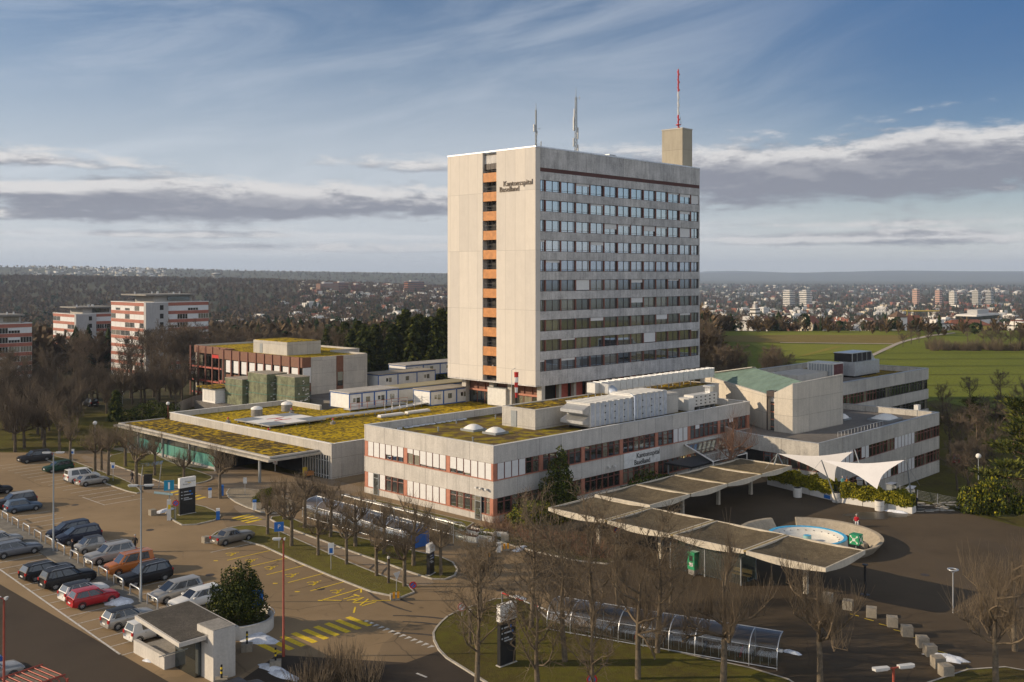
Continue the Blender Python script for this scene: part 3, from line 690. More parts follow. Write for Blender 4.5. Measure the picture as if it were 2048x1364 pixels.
p = ((1152-1024)/F*190, 190); lattice('antenna_mast', 'tall grey lattice mast in the middle of the tower roof', p, TT-.5, 63.0, .28, (m_grey, m_lgrey), 0, ((5.2, -.4, 2.6, .2), (3.6, .35, 2.2, .16), (2.2, -.45, 1.6, .15), (11.0, .7, .7, .05), (7.5, -.3, 1.8, .15), (1.0, .35, 1.6, .16)))
rm = W(98.2, 42.6); rm = thing('radio_mast', 'red and white mast on top of the chimney', 'mast', (rm[0], rm[1], 58.55))
hh = 12.6
for nm, z0, z1, mt, r in (('lower_section', 0, 3.0, m_red, .26), ('middle_section', 3.0, 7.9, m_lgrey, .24), ('upper_section', 7.9, hh, m_red, .25)):
    b = MB(); b.tube([(0, 0, z0), (0, 0, z1)], r*.62, 8)
    for i in range(int((z1-z0)/.55)): z = z0+.2+i*.55; a = i*2.1; b.box(r*cos(a)-.09, r*sin(a)-.09, z, r*cos(a)+.09, r*sin(a)+.09, z+.3)
    b.build(nm, mt, rm)
MB().cyl(0, 0, .8, .95, .55, 10).cyl(0, 0, 0, .12, .5, 10).build('platform', m_red, rm)
MB().tube([(.55, 0, .9), (.55, 0, 1.7)], .05, 4).tube([(.5, .3, 1.9), (.5, .3, 2.6)], .05, 4).tube([(0, 0, 12.5), (0, 0, 13)], .04, 4).build('aerial', m_grey, rm)
ru = W(74, 42); ru = thing('roof_vent', 'small metal ventilation box on the tower roof edge', 'vent', (ru[0], ru[1], TT-.5), RZ)
MB().box(0, 0, 0, 1.9, 1.5, 1.3).build('housing', m_metal, ru); MB().box(-.1, -.1, 1.3, 2.0, 1.6, 1.42).build('lid', m_metal, ru); MB().box(-4.5, .4, .55, 0, 1.0, .75).build('duct', m_metal, ru)

# ---------------------------------------------------------------- the long office wing in front
OU = 55.0
wing = grid_thing('office_wing', 'long two storey concrete office wing with red brown window strips and mossy roof', 'building')
b = MB()
for z0, z1 in ((0, .84), (2.74, 4.76), (6.66, 8.62)): ring(b, 0, 0, OU, 23.3, z0, z1, .35)
b.box(-.02, -.02, -.0, 0.0, 0, 0.01)
b.build('wall', m_conc, wing)
b = MB(); ring(b, -.05, -.05, OU+.05, 23.35, 8.62, 8.68, .45); b.build('coping', m_lgrey, wing)
MB().box(.35, .35, 7.4, OU-.35, 22.95, 7.72).build('roof', m_mossb, wing)
MB().box(.45, .45, 0, OU-.45, 22.8, 7.3).build('core', m_dark, wing)
wins = []; fl = Face(wing, (0, 23.3), (0, -1), wins); fr_ = Face(wing, (0, 0), (1, 0), wins)
m_ochre = M('ochre_panel', (.45, .26, .07), .6)
def strip(f, a0, n, zs, w, blinds, pier, seed, dark=False):
    rr = random.Random(seed); pier_m = MB().box(0, -.02, 0, pier, .3, 1.9).mesh('pier', [m_frame2])
    sill = None
    for k in range(n):
        for z in zs: q = f.at(a0+k*7.7, -.08); put(pier_m, 'pier', f.r, (q[0], q[1], z), f.rz)
        for j in range(6):
            a = a0+k*7.7+pier+j*w
            for z in zs:
                bl = blinds(k, j, z, rr); f.win(a+.03, z, w-.06, 1.9, 'std', m_frame, m_wind if dark else m_win, bl, None, -.14, jit=rr.uniform(-.01, .01))
def bl_left(k, j, z, r):
    if z > 4: return {0: (1, 1, 1, .68, .68, .68), 1: (.3, .35, .88, .9, .9, .9), 2: (.75, .8, .85, 1, 1, 1)}[k][j]
    return {0: (1, 0, 1, 0, 0, 0), 1: (1, 1, 1, 1, 1, 1), 2: (0, 0, 0, 0, 0, 0)}[k][j]
def bl_right(k, j, z, r):
    if z > 4: return 1 if (k == 0 and j < 4) or (k == 4 and j > 2) else (.3 if r.random() < .08 else 0)
    return 0
pw, pr_ = 1.175, .63
strip(fl, 0.0, 3, (.84, 4.76), pw, bl_left, pr_, 1); strip(fr_, 0.0, 7, (.84, 4.76), pw, bl_right, pr_, 2)
for f, a in ((fl, 22.65), (fr_, 54.3)):
    for z in (.84, 4.76): q = f.at(a, -.08); put(MB().box(0, -.02, 0, .63, .3, 1.9).mesh('pier', [m_frame2]), 'pier', wing, (q[0], q[1], z), f.rz)
finish_windows(wing, wins, 100)
for f, L in ((fl, 23.3), (fr_, OU)):
    for z in (.84, 4.76): f.box('sill', .02, L-.02, z-.06, z+.02, -.05, .06, m_frame2)
for a in (1.9, 20.35):    # the two glazed doors of the short side
    d_ = MB(); d_.box(0, -.06, 0, 1.05, .05, 2.72); d_.build('door_frame', m_grey, wing, (fl.at(a, .02)[0], fl.at(a, .02)[1], .02), fl.rz)
    q = fl.at(a+.12, .09); dd = MB().box(0, 0, .1, .81, .02, 2.1).build('door', m_win, wing, (q[0], q[1], .02), fl.rz)
    MB().box(0, 0, 2.2, .81, .02, 2.66).build('fanlight', m_win, dd); MB().box(.68, -.04, 1.0, .72, 0, 1.3).build('handle', m_alu, dd)
fr_.box('sign_board', 23.75, 31.65, 2.80, 4.72, .02, .12, M('sign_board_white', (.62, .62, .60), .5), None)
for body, a, z in (('Kantonsspital', 26.35, 4.12), ('Baselland', 25.85, 3.28)):
    q = fr_.at(a, .15); lettering(body, .95, m_black, wing, (q[0], q[1], z), (radians(90), 0, 0), .02, 'sign_letters', 'LEFT')
for a in (20.3, 21.4):
    q = fr_.at(a, .1); MB().box(0, -.35, 0, .3, 0, .22).build('camera', m_lgrey, wing, (q[0], q[1], 3.4), 0)
for a in (20.6, 21.3, 22.2): q = fl.at(a, .1); MB().box(0, -.3, 0, .3, 0, .2).tube([(.15, 0, .1), (.15, .1, .1)], .04, 4).build('floodlight', m_lgrey, wing, (q[0], q[1], 3.6), fl.rz)
# raised level and things on its roof
ph = MB(); ph.box(16.3, 8.6, 7.72, 60, 14.6, 10.2); ph.build('roof_house', m_conc2, wing)
b = MB(); ring(b, 16.25, 8.55, 60.05, 14.65, 10.2, 10.34, .4); b.build('roof_house_coping', m_conc2, wing); MB().box(16.6, 8.9, 10.0, 59.7, 14.3, 10.24).build('roof_house_roof', m_moss, wing)
MB().box(16.22, 11.9, 7.8, 16.3, 12.9, 9.9).build('roof_door', m_grey, wing); MB().box(22.9, 8.52, 8.9, 24.0, 8.6, 9.7).build('louvre', m_brown, wing)
for u, v, z in ((10.6, 14.2, 7.72), (10.8, 10.4, 7.72)):
    sk = grid_thing('skylight', 'white domed rooflight on the mossy roof, '+('further from' if v > 12 else 'nearer to')+' the long facade', 'skylight', u, v, z, 'domed rooflights on the office wing roof') if False else grid_thing('skylight', ('white domed rooflight nearer the short end wall on the mossy office roof' if v > 12 else 'white domed rooflight nearer the long window facade on the mossy office roof'), 'skylight', u, v, z, 'domed rooflights on the office wing roof')
    MB().prism([(-1.2, -1.2), (1.2, -1.2), (1.2, 1.2), (-1.2, 1.2)], 0, .28).build('kerb', m_grey, sk)
    d_ = MB(); P4 = [[(-1.1+2.2*i/6, -1.1+2.2*j/6, .28+.55*(1-(abs(i-3)/3)**2.5)*(1-(abs(j-3)/3)**2.5)) for i in range(7)] for j in range(7)]
    d_.add([q for r_ in P4 for q in r_], [(j*7+i, j*7+i+1, j*7+i+8, j*7+i+7) for j in range(6) for i in range(6)], 0, True); d_.build('dome', m_white, sk)
def fins(mb, x0, x1, y0, y1, z0, z1, n, m=0):
    for i in range(n):
        a = x0+(x1-x0)*i/n; w = (x1-x0)/n; mb.box(a, y0, z0, a+w*.86, y1, z1, m)
ahu = grid_thing('air_handling_unit', 'long ribbed white air handling unit with intake hoods on the office roof', 'ventilation unit', 20.9, 3.2, 7.75)
MB().box(0, 0, .35, 9.2, 4.0, 3.4).build('housing', m_lgrey, ahu); MB().box(9.25, .1, .35, 17.2, 4.0, 3.75).build('housing', m_lgrey, ahu)
b = MB()
for i in range(9): b.box(.2+i, -.05, .4, .85+i, 0, 3.3)
for i in range(8): b.box(9.4+i, .05, .4, 10.1+i, .1, 3.6)
b.build('panel', M('panel_bluish', (.50, .53, .58), .4, .3), ahu)
b = MB()
for i in range(14): b.box(-.1+i*1.23, -.1, 3.4 if i < 8 else 3.75, .75+i*1.23, 4.1, 3.5 if i < 8 else 3.85)
b.build('roof_rib', m_lgrey, ahu)
b = MB()
for z in (.5, 1.9): b.add([(-.02, .1, z), (-.02, 3.9, z), (-.02, .1, z+1.3), (-.02, 3.9, z+1.3), (-1.4, .1, z+.75), (-1.4, 3.9, z+.75), (-1.4, .1, z+.35), (-1.4, 3.9, z+.35)], [(2, 3, 5, 4), (4, 5, 7, 6), (0, 2, 4, 6), (1, 7, 5, 3)])
b.build('intake_hood', m_alu, ahu)
b = MB()
for i in range(7): 
    for z in (1.0, 1.9, 2.8): b.box(3.0+i*2.05, -.09, z, 3.2+i*2.05, -.02, z+.14)
b.build('door_latch', m_black, ahu)
MB().box(17.3, .8, .2, 21.0, 4.0, 3.1).build('end_section', m_conc2, ahu)
b = MB()
for i in range(6): b.box(.3+i*3.2, .2, 0, .6+i*3.2, 3.8, .35)
b.build('skid', m_dark, ahu)
b = MB().tube([(9.0, -.35, 0.05), (9.0, -.35, 3.6), (9.0, .3, 3.9)], .12, 6).tube([(9.0, -.5, .15), (22, -.9, .15), (28, -1.2, .15), (28, 1.6, .15)], .16, 6); b.build('pipe', m_alu, ahu)
ah2 = grid_thing('air_handling_unit', 'short white air handling unit with side plenum by the auditorium wall', 'ventilation unit', 44.4, 3.9, 7.75)
MB().box(1.6, .2, .5, 8.0, 1.9, 2.2).build('housing', m_lgrey, ah2); MB().box(0, 0, .1, 1.55, 2.2, 1.9).build('plenum', m_lgrey, ah2)
b = MB()
for i in range(5): 
    for z in (.8, 1.3, 1.8): b.box(2.2+i*1.2, .14, z, 2.5+i*1.2, .2, z+.15)
b.build('door_latch', m_black, ah2)
for i in range(5): MB().box(1.8+i*1.4, .3, 0, 2.0+i*1.4, 1.8, .5).build('leg', m_grey, ah2)
MB().box(6.6, .6, 2.2, 7.5, 1.5, 3.0).prism([(6.4, .4), (7.7, .4), (7.7, 1.7), (6.4, 1.7)], 3.0, 3.25).build('exhaust_cowl', m_alu, ah2)
dc = grid_thing('ventilation_duct', 'long pale sheet metal duct with upright ribs on legs above the roof', 'duct', 31.5, 11.0, 10.24)
b = MB()
for i in range(21): b.box(i*1.5, .02*i, .75, i*1.5+1.42, 1.5+.02*i, 2.15)
b.build('duct_section', m_lgrey, dc)
b = MB()
for i in range(21): b.box(i*1.5+1.42, -.06+.02*i, .70, i*1.5+1.5, 1.56+.02*i, 2.25)
b.build('flange', m_alu, dc)
lg = MB().box(.2, .1, 0, .3, .2, .72).mesh('leg', [m_grey])
for i in range(11):
    for y_ in (0, 1.3): put(lg, 'leg', dc, (i*3, y_, 0))
b = MB()
for i in range(9):
    a0, a1 = pi/2*i/8, pi/2*(i+1)/8
    if i < 8: b.prism([(1.0, -1.6), (2.6, -1.6), (2.6, 0), (1.0, 0)], .7, 2.1) if i == 0 else None
b.tube([(1.8, -.1, 1.5), (1.8, -1.0, 1.45), (1.8, -1.7, 1.0), (1.8, -2.0, .1)], .75, 12); b.build('elbow', m_alu, dc)
ws = W(26.8, 22.9); ws = thing('windsock', 'hanging red and white striped windsock on a pole at the roof edge', 'windsock', (ws[0], ws[1], 8.6), RZ)
MB().tube([(0, 0, 0), (0, 0, 5.2), (.5, -.3, 5.5)], .05, 6).build('pole', m_grey, ws)
for i in range(5): MB().cyl(.62, -.35, 4.9-.75*(i+1), 4.9-.75*i, .34-.035*(i+1), 10, 0, .34-.035*i).build('sock_band', m_red if i % 2 == 0 else m_white, ws)
for i, (u, v) in enumerate(((4.5, 8), (20, 19.5), (7, 17), (2.2, 2.4), (13, 20))):
    vp = grid_thing('vent_pipe', 'small grey vent pipe poking through the mossy office roof', 'vent', u, v, 7.72, 'vent pipes on the office wing roof'); MB().cyl(0, 0, 0, .45, .09, 8).build('pipe', m_grey, vp); MB().cyl(0, 0, .47, .58, .16, 8, 0, .05).build('cowl', m_grey, vp)
for i in range(13):
    u = 5+i*.95+rnd.uniform(-.2, .2); sn = MB().prism([(.55*cos(a)*rnd.uniform(.6, 1.2), .35*sin(a)*rnd.uniform(.6, 1.1)) for a in [k*pi/4 for k in range(8)]], 0, .12)
    q = W(u, 22.2); tag(sn.build('snow_patch', m_snow, None, (q[0], q[1], 7.71), RZ), 'small melting snow patch along the rear parapet of the mossy office roof', 'snow', 'snow patches along the office roof parapet')
# ---------------------------------------------------------------- emergency hall with its cantilevered green roof
hall = grid_thing('emergency_hall', 'low emergency hall with mossy green roofs, wide cantilevered canopy and teal glazing', 'building')
b = MB()
b.box(1.9, 33.3, 3.15, 2.3, 78.2, 4.77); b.box(1.9, 77.9, 0, 24.9, 78.2, 4.78); b.box(24.5, 67.5, 2.5, 24.9, 77.9, 4.77); b.box(24.5, 68, 0, 24.9, 77.9, 2.5)
b.box(1.9, 32.95, 0, 34, 33.29, 4.77)
b.build('wall', m_conc2, hall)
b = MB(); b.box(1.85, 33.2, 4.78, 2.35, 78.25, 4.84); b.box(2.35, 32.9, 4.785, 34, 33.3, 4.83); b.box(2.35, 77.85, 4.79, 24.95, 78.25, 4.84); b.box(24.45, 67.5, 4.785, 24.95, 77.85, 4.84); b.build('coping', m_white, hall)
MB().box(2.3, 33.3, 3.6, 24.5, 77.9, 4.0).box(24.5, 33.3, 3.6, 62, 67.4, 3.95).build('roof', m_mossy, hall)
MB().box(2.3, 33.4, 0, 60, 77.8, 3.5).build('core', m_dark, hall)
b = MB(); b.box(-6.6, 35.2, 3.15, 1.95, 80.6, 3.42); b.box(-5.7, 36.1, 3.42, 1.88, 79.9, 3.5)
b.build('canopy_slab', concrete('concrete_canopy', (.42, .385, .32), 12, 50, 0, 0, .5, .15), hall)
b = MB(); b.box(-6.0, 35.8, 3.5, -5.6, 80.1, 3.72); b.box(-5.6, 35.8, 3.5, 1.85, 36.2, 3.72); b.box(-5.6, 79.8, 3.5, 1.85, 80.1, 3.72); b.build('canopy_kerb', m_conc2, hall)
MB().box(-5.6, 36.2, 3.5, 1.85, 79.8, 3.62).build('canopy_moss', m_moss, hall)
for v in (38.1, 56.9, 49.5, 65.0, 73.0): MB().box(-6.2, v-.14, 0, -5.92, v+.14, 3.15).build('canopy_post', m_grey, hall)
for i in range(9):     # teal glazing under the canopy
    v = 50.0+3.1*i
    gp = MB().box(-5.55, v+.05, .35, -5.5, v+3.05, 1.95).build('glazing_panel', m_teal, hall)
    MB().box(-5.55, v+.05, 2.0, -5.5, v+3.05, 3.12).build('clear_pane', m_win, gp)
MB().box(-5.65, 49.9, 0, -5.35, 78, .33).build('plinth', m_conc2, hall)
MB().box(-5.0, 50.5, .02, 1.8, 77.5, 3.1).build('dark_interior', m_dark, hall)
wins = []; fh = Face(hall, (2.0, 46), (0, -1), wins)
b = MB(); b.box(1.92, 36.2, 0, 1.98, 46, 3.1); b.build('entrance_wall', m_dark, hall)
b = MB()
for i in range(11): b.box(1.75+.0, 33.35+i*.62, 0, 1.86, 33.43+i*.62, 3.15)
for z in (.4, 2.4): b.box(1.78, 33.35, z, 1.84, 39.6, z+.07)
b.build('gate_bars', m_lgrey, hall); MB().box(1.88, 33.35, 0, 1.9, 39.6, 3.1).build('gate_glazing', m_wind, hall)
MB().box(-.2, 43.0, 1.0, -.1, 44.0, 2.5).box(-.2, 43.45, 0, -.1, 43.55, 1.0).build('notice_board', m_white, hall)
MB().box(-.23, 43.3, 1.3, -.2, 43.7, 1.6).build('notice_mark', m_red, hall)
for nm, lb, u, v, mt in (('waste_bin', 'yellow waste bin in front of the glazed ambulance gate', .6, 37.3, m_yel), ('stretcher_cart', 'orange cart beside the yellow bin under the hall canopy', .5, 36.2, m_orange)):
    t = grid_thing(nm, lb, 'bin' if nm == 'waste_bin' else 'cart', u, v)
    if nm == 'waste_bin': MB().cyl(0, 0, 0, 1.15, .28, 10, 0, .38).build('body', mt, t); MB().cyl(0, 0, 1.15, 1.3, .4, 10, 0, .2).build('lid', mt, t)
    else:
        MB().box(-.5, -.4, .35, .5, .4, .9).build('body', mt, t)
        for a, c in ((-.4, -.3), (.4, -.3), (.4, .3), (-.4, .3)): MB().cyl(a, c, 0, .35, .07, 8).build('leg', m_black, t)
# helipad, its walkway, beacons and roof vents
hp = grid_thing('helipad', 'raised square landing pad with a white cross and red letter on the mossy roof', 'helipad', 6.2, 54.9, 4.0)
MB().box(0, 0, .42, 10.4, 10.0, .56).build('deck', m_grey, hp)
b = MB(); b.box(.05, 3.3, .56, 10.35, 6.7, .57); b.box(3.4, .05, .56, 7.0, 3.3, .57); b.box(3.4, 6.7, .56, 7.0, 9.95, .57); b.build('white_cross', m_white, hp)
lettering('H', 4.6, m_red, hp, (5.2, 5.0, .575), (0, 0, radians(90)), 0, 'letter_mark')
b = MB(); ring(b, -.08, -.08, 10.48, 10.08, .38, .55, .08); b.build('edge_rail', m_alu, hp)
b = MB()
for i in range(5):
    for j in range(5): b.box(.3+i*2.4, .3+j*2.3, 0, .45+i*2.4, .45+j*2.3, .42)
b.build('support', m_grey, hp)
wk = grid_thing('roof_walkway', 'raised metal walkway on posts running from the helipad to the containers', 'walkway', 0, 0, 4.0)
pa = [(16.6, 57.0), (31, 56.5), (44.5, 59.8), (50, 60)]
b = MB(); l_ = MB(); rl = MB()
for i in range(3):
    a, c = Vector(pa[i]), Vector(pa[i+1]); d_ = (c-a).normalized(); n = Vector((-d_.y, d_.x))*.9
    b.prism([tuple(a-n), tuple(c-n), tuple(c+n), tuple(a+n)], .42, .56)
    L = (c-a).length
    for k in range(int(L/2.2)+1):
        for s_ in (-1, 1):
            p_ = a+d_*k*2.2+n*.85*s_; l_.box(p_.x-.06, p_.y-.06, 0, p_.x+.06, p_.y+.06, .42)
            if i: rl.box(p_.x-.03, p_.y-.03, .56, p_.x+.03, p_.y+.03, 1.6)
    if i:
        for s_ in (-.88, .88): rl.tube([tuple(a+n*s_)+(1.6,), tuple(c+n*s_)+(1.6,)], .025, 4); rl.tube([tuple(a+n*s_)+(1.1,), tuple(c+n*s_)+(1.1,)], .02, 4)
b.build('deck', m_metal, wk); l_.build('post', m_grey, wk); rl.build('railing', m_metal, wk)
for i, (u, v) in enumerate(((12.8, 69.0), (19.8, 70.6))):
    t = grid_thing('roof_vent', ('domed round roof vent nearer the front parapet of the mossy hall roof' if i == 0 else 'domed round roof vent nearer the rear parapet of the mossy hall roof'), 'vent', u, v, 4.0, 'round vents on the hall roof')
    MB().cyl(0, 0, 0, 1.15, .95, 20).build('drum', m_concd, t)
    MB().lathe([(1.0, 1.15), (1.0, 1.25), (.85, 1.45), (.5, 1.62), (.01, 1.7)], 20).build('dome', m_white, t)
for i, (px_, py_) in enumerate(((456, 845), (537, 868), (583, 826), (666, 847), (1, 1))):
    if i == 4: break
    u, v = UV(g(px_, py_, 4.1))
    t = grid_thing('roof_beacon', ['small red topped beacon left of the helipad', 'small red topped beacon in front of the helipad', 'small red topped beacon behind the helipad', 'small red topped beacon right of the helipad'][i], 'beacon light', u, v, 4.0, 'beacons around the helipad')
    MB().cyl(0, 0, 0, .38, .42, 12).build('base', m_concd, t); MB().cyl(0, 0, .38, .7, .1, 8).build('stem', m_grey, t); MB().cyl(0, 0, .7, .98, .16, 10, 0, .1).build('lamp', m_red, t)
for i, (px_, py_) in enumerate(((782, 831), (835, 824))):
    u, v = UV(g(px_, py_, 4.1)); t = grid_thing('skylight', ['long low rooflight left of its twin on the mossy roof below the containers', 'long low rooflight right of its twin on the mossy roof below the containers'][i], 'skylight', u, v, 4.0, 'strip rooflights on the hall roof')
    MB().box(-2.6, -.5, 0, 2.6, .5, .18).build('kerb', m_conc2, t); MB().prism([(-2.5, -.42), (2.5, -.42), (2.5, .42), (-2.5, .42)], .18, .42).build('glazing', m_white, t)

# ---------------------------------------------------------------- site containers behind the hall
m_cont = M('container_white', (.66, .65, .62), .55, .05, .08, 1.2); m_contr = patchy('container_roof', ((.36, .35, .33), (.52, .51, .49), (.27, .23, .18)), .3, 2, 8, .7, .1)
m_contd = patchy('container_roof_dirty', ((.22, .18, .13), (.31, .26, .18), (.42, .40, .36)), .3, 1.2, 8, .8, .1)
def container(label, u, v, z, L, D, h, bays, wins_side=('l',), roof=None, group='white and blue site containers', blank=False):
    t = grid_thing('site_container', label, 'container', u, v, z, group)
    MB().box(0, 0, .15, L, D, h-.18).build('wall', m_cont, t)
    b = MB()
    for x in [L*i/bays for i in range(bays+1)]:
        for y in (0, D): b.box(max(x-.13, -.05), y-.05, 0, min(x+.13, L+.05), y+.05, h-.18)
    b.box(-.05, -.06, h-.38, L+.05, .04, h-.18); b.box(-.06, .04, h-.36, .0, D-.04, h-.18); b.box(L, .04, h-.36, L+.06, D-.04, h-.18); b.box(-.05, -.055, 0, L+.05, .03, .16)
    b.build('frame', m_blue, t)
    MB().box(-.12, -.12, h-.18, L+.12, D+.12, h).build('roof', roof or m_contr, t)
    if not blank:
        for i in range(bays):
            x = L*(i+.5)/bays; w = L/bays
            if i % 2 == 0:
                d_ = MB().box(x-.75, -.05, .18, x+.1, -.005, h-.5).build('door', m_white, t); MB().box(x-.6, -.07, 1.2, x-.05, -.05, 1.9).build('door_pane', m_wind, d_)
            MB().box(x+.2 if i % 2 == 0 else x-.5, -.06, 1.05, x+.9 if i % 2 == 0 else x+.4, -.01, 1.95).build('window', m_wind, t)
    return t
container('white container row with four doors standing nearest the helipad', 28.6, 64.4, 3.95, 11.2, 5.6, 3.0, 4)
container('white container with a blank lit end wall between the door row and the tower', 41.6, 57.6, 3.95, 9.8, 4.6, 2.9, 3, roof=m_contd)
container('grey roofed container behind the blank ended one, close to the tower', 40.6, 66.5, 3.95, 20, 5.0, 2.6, 3, roof=patchy('container_roof_ochre', ((.30, .27, .17), (.38, .34, .22), (.26, .22, .15)), .3, 2, 8, .8, .1), blank=True)
u, v = UV(g(727, 772, 4)); container('container pair with two windows in the end wall, rear left of the group', u, v-5, 3.95, 16, 5.2, 2.9, 3, roof=m_contd)
u, v = UV(g(789, 757, 4)); container('long container with a bright roof and deep blue band farthest back beside the tower', u, v-4, 4.6, 26, 6, 2.7, 5)
bx = grid_thing('plant_box', 'plain pale equipment box at the foot of the tower gable', 'equipment box', 49.9, 46.6, 3.9); MB().box(0, 0, .2, 3.2, 4.6, 3.3).build('housing', m_lgrey, bx); MB().box(-.06, -.06, 3.3, 3.26, 4.66, 3.4).build('lid', m_grey, bx); MB().box(.1, .2, 0, 3.1, 4.4, .2).build('base', m_dark, bx)
cwk = grid_thing('container_steps', 'metal landing with red railings in front of the container row', 'steps', 27.0, 62.0, 3.95)
MB().box(0, 0, .25, 13, 2.0, .35).build('deck', m_metal, cwk); b = MB()
for i in range(8): b.box(.1+i*1.83, .03, .35, .16+i*1.83, .09, 1.4)
b.box(0, .03, 1.36, 13, .09, 1.42); b.box(0, .03, .85, 13, .08, .9); b.build('railing', M('railing_red', (.42, .16, .10), .5), cwk)
for i in range(7): MB().box(.2+i*1.9, .3, 0, .32+i*1.9, .42, .25).build('leg', m_grey, cwk)
# scaffolds wrapped in green sheeting
def tarpbox(label, u, v, L, D, z0, z1, seed):
    t = grid_thing('wrapped_scaffold', label, 'scaffold', u, v, z0, 'scaffolds wrapped in green sheeting')
    rr = random.Random(seed); b = MB(); h = z1-z0; per = [(0, 0), (L, 0), (L, D), (0, D)]
    for i in range(4):
        a, c = Vector(per[i]), Vector(per[(i+1) % 4]); d_ = c-a; n = Vector((d_.y, -d_.x)).normalized(); nx = max(int(d_.length/.5), 2); nz = 8; vs_ = []
        for k in range(nz+1):
            for j in range(nx+1):
                p_ = a+d_*j/nx+n*(.18*(hn(j*1.7+i*9, k*.35+seed, 1.0)-.3) if 0 < j < nx else 0); vs_.append((p_.x, p_.y, h*k/nz))
        b.add(vs_, [(k*(nx+1)+j, k*(nx+1)+j+1, (k+1)*(nx+1)+j+1, (k+1)*(nx+1)+j) for k in range(nz) for j in range(nx)], 0, True)
    
    for q in range(16): z = h*rr.uniform(.25, .9); x = L*rr.uniform(.1, .9); b.box(x, -.24, z, x+rr.uniform(.2, .8), -.23, z+rr.uniform(.06, .25), 1)
    b.build('sheeting', [m_tarp, m_lgrey], t); MB().box(-.05, -.05, h, L+.05, D+.05, h+.12).build('roof_boards', m_contd, t)
    b = MB()
    for z in (h*.42, h*.75): b.box(-.22, -.22, z, L+.22, -.20, z+.05); b.box(-.22, -.2, z, -.20, D+.2, z+.05)
    b.build('strap', M('strap_teal', (.08, .26, .20), .6), t)
    return t
# terrace the containers and scaffolds stand on
tr = grid_thing('terrace_building', 'flat grey roofed terrace block carrying the containers behind the mossy hall', 'building')
MB().box(24.95, 78.4, 0, 33.4, 112, 1.8).box(33.4, 67.5, 0, 90, 87.8, 3.92).box(62.1, 23.5, 0, 66, 38.3, 3.9).build('block', m_gravel, tr)
MB().box(24.95, 67.42, 3.96, 25.3, 78.2, 4.0).build('edge_trim', m_conc2, tr)
tp = tarpbox('lower scaffold wrapped in green sheeting, with a pale panel on its side', 27.0, 97.0, 4.5, 6.4, 1.8, 6.9, 3)
MB().box(1.3, -.32, .6, 4.0, -.25, 4.2).build('pale_panel', m_lgrey, tp)
tarpbox('taller scaffold wrapped in green sheeting, in the middle of the three', 28.0, 89.8, 4.6, 6.8, 1.8, 8.4, 5)
tarpbox('taller scaffold wrapped in green sheeting, nearest the concrete end wall', 29.5, 82.6, 3.4, 6.4, 1.8, 8.2, 8)
wh = grid_thing('service_hut', 'small white hut with a mossy roof left of the wrapped scaffolds', 'hut', 25.2, 104.2, 1.8)
MB().box(0, 0, 0, 4, 5, 3.0).build('wall', m_white, wh); MB().box(-.8, -.5, 3.0, 4.4, 6, 3.2).build('roof', m_moss, wh)
b = MB()
for i in range(8): b.box(-.03, .4+i*.55, .4, 0, .62+i*.55, 2.6)
b.build('slat', m_lgrey, wh)
rp = thing('ramp_wall', 'curved board fence along the ramp left of the mossy hall', 'fence', (0, 0, 0))
pts = [g(x, y, 1.0) for x, y in ((350, 822), (366, 812), (386, 804), (412, 799), (440, 796))]
b = MB()
for i in range(4):
    a, c = pts[i], pts[i+1]
    n = 8
    for k in range(n): 
        p_ = (a[0]+(c[0]-a[0])*k/n, a[1]+(c[1]-a[1])*k/n); q = (a[0]+(c[0]-a[0])*(k+.9)/n, a[1]+(c[1]-a[1])*(k+.9)/n)
        b.prism([p_, q, (q[0], q[1]+.12), (p_[0], p_[1]+.12)], 0, 2.2)
b.build('boards', m_concd, rp)

# ---------------------------------------------------------------- brown clad building behind the hall
br = grid_thing('brown_building', 'brown clad three storey building with balconies, white blinds and a concrete end wall', 'building')
b = MB(); b.box(37.0, 87.95, 0, 51, 88.3, 11.3); b.box(43.1, 87.9, 0, 44.8, 87.95, 3); b.build('end_wall', m_conc2, br)
MB().box(43.1, 87.85, 0, 44.8, 87.93, 11.25).build('clad_strip', m_brown, br); MB().box(43.3, 87.78, 5.2, 44.6, 87.86, 8.0).build('window', m_wind, br)
MB().box(35.3, 88.4, 0, 50.5, 119.2, 11.0).box(39.3, 119.3, 0, 57.7, 136.2, 11.0).box(50.6, 100.5, 0, 57.7, 119.2, 11).build('core', m_dark, br); MB().box(35.4, 88.5, 10.6, 50.55, 119.25, 11.02).box(39.4, 119.3, 10.6, 57.75, 136.25, 11.03).box(50.6, 100.5, 10.6, 57.7, 119.25, 11.02).build('roof', m_mossy, br)
b = MB(); b.box(34.9, 88.3, 9.35, 35.3, 119.6, 11.35); b.box(38.4, 119.6, 9.65, 38.8, 136.7, 11.35); b.box(35.3, 119.2, 9.4, 38.4, 119.6, 11.34); b.box(34.9, 88.02, 9.35, 37.0, 88.3, 11.35)
b.build('cladding_band', m_brown, br)
b = MB(); b.box(38.8, 136.3, 0, 58, 136.7, 11.4); b.box(50.6, 88.3, 9, 51, 100, 11.4); b.box(50.6, 100.0, 9.5, 58.2, 100.4, 11.4); b.box(57.8, 100.4, 0, 58.2, 136.3, 11.4); b.build('rear_wall', m_conc2, br)
b = MB()
for v in (89.0, 92.3, 95.5, 98.6, 101.6, 104.7, 107.9, 111.1, 114.4, 117.6): b.box(34.72, v-.18, 0, 34.9, v+.18, 11.4)
for v in (120.6, 123.6, 126.6, 129.6, 132.8, 136.4): b.box(37.2, v-.16, 0, 37.45, v+.16, 11.4)
b.build('mullion', m_frame, br)
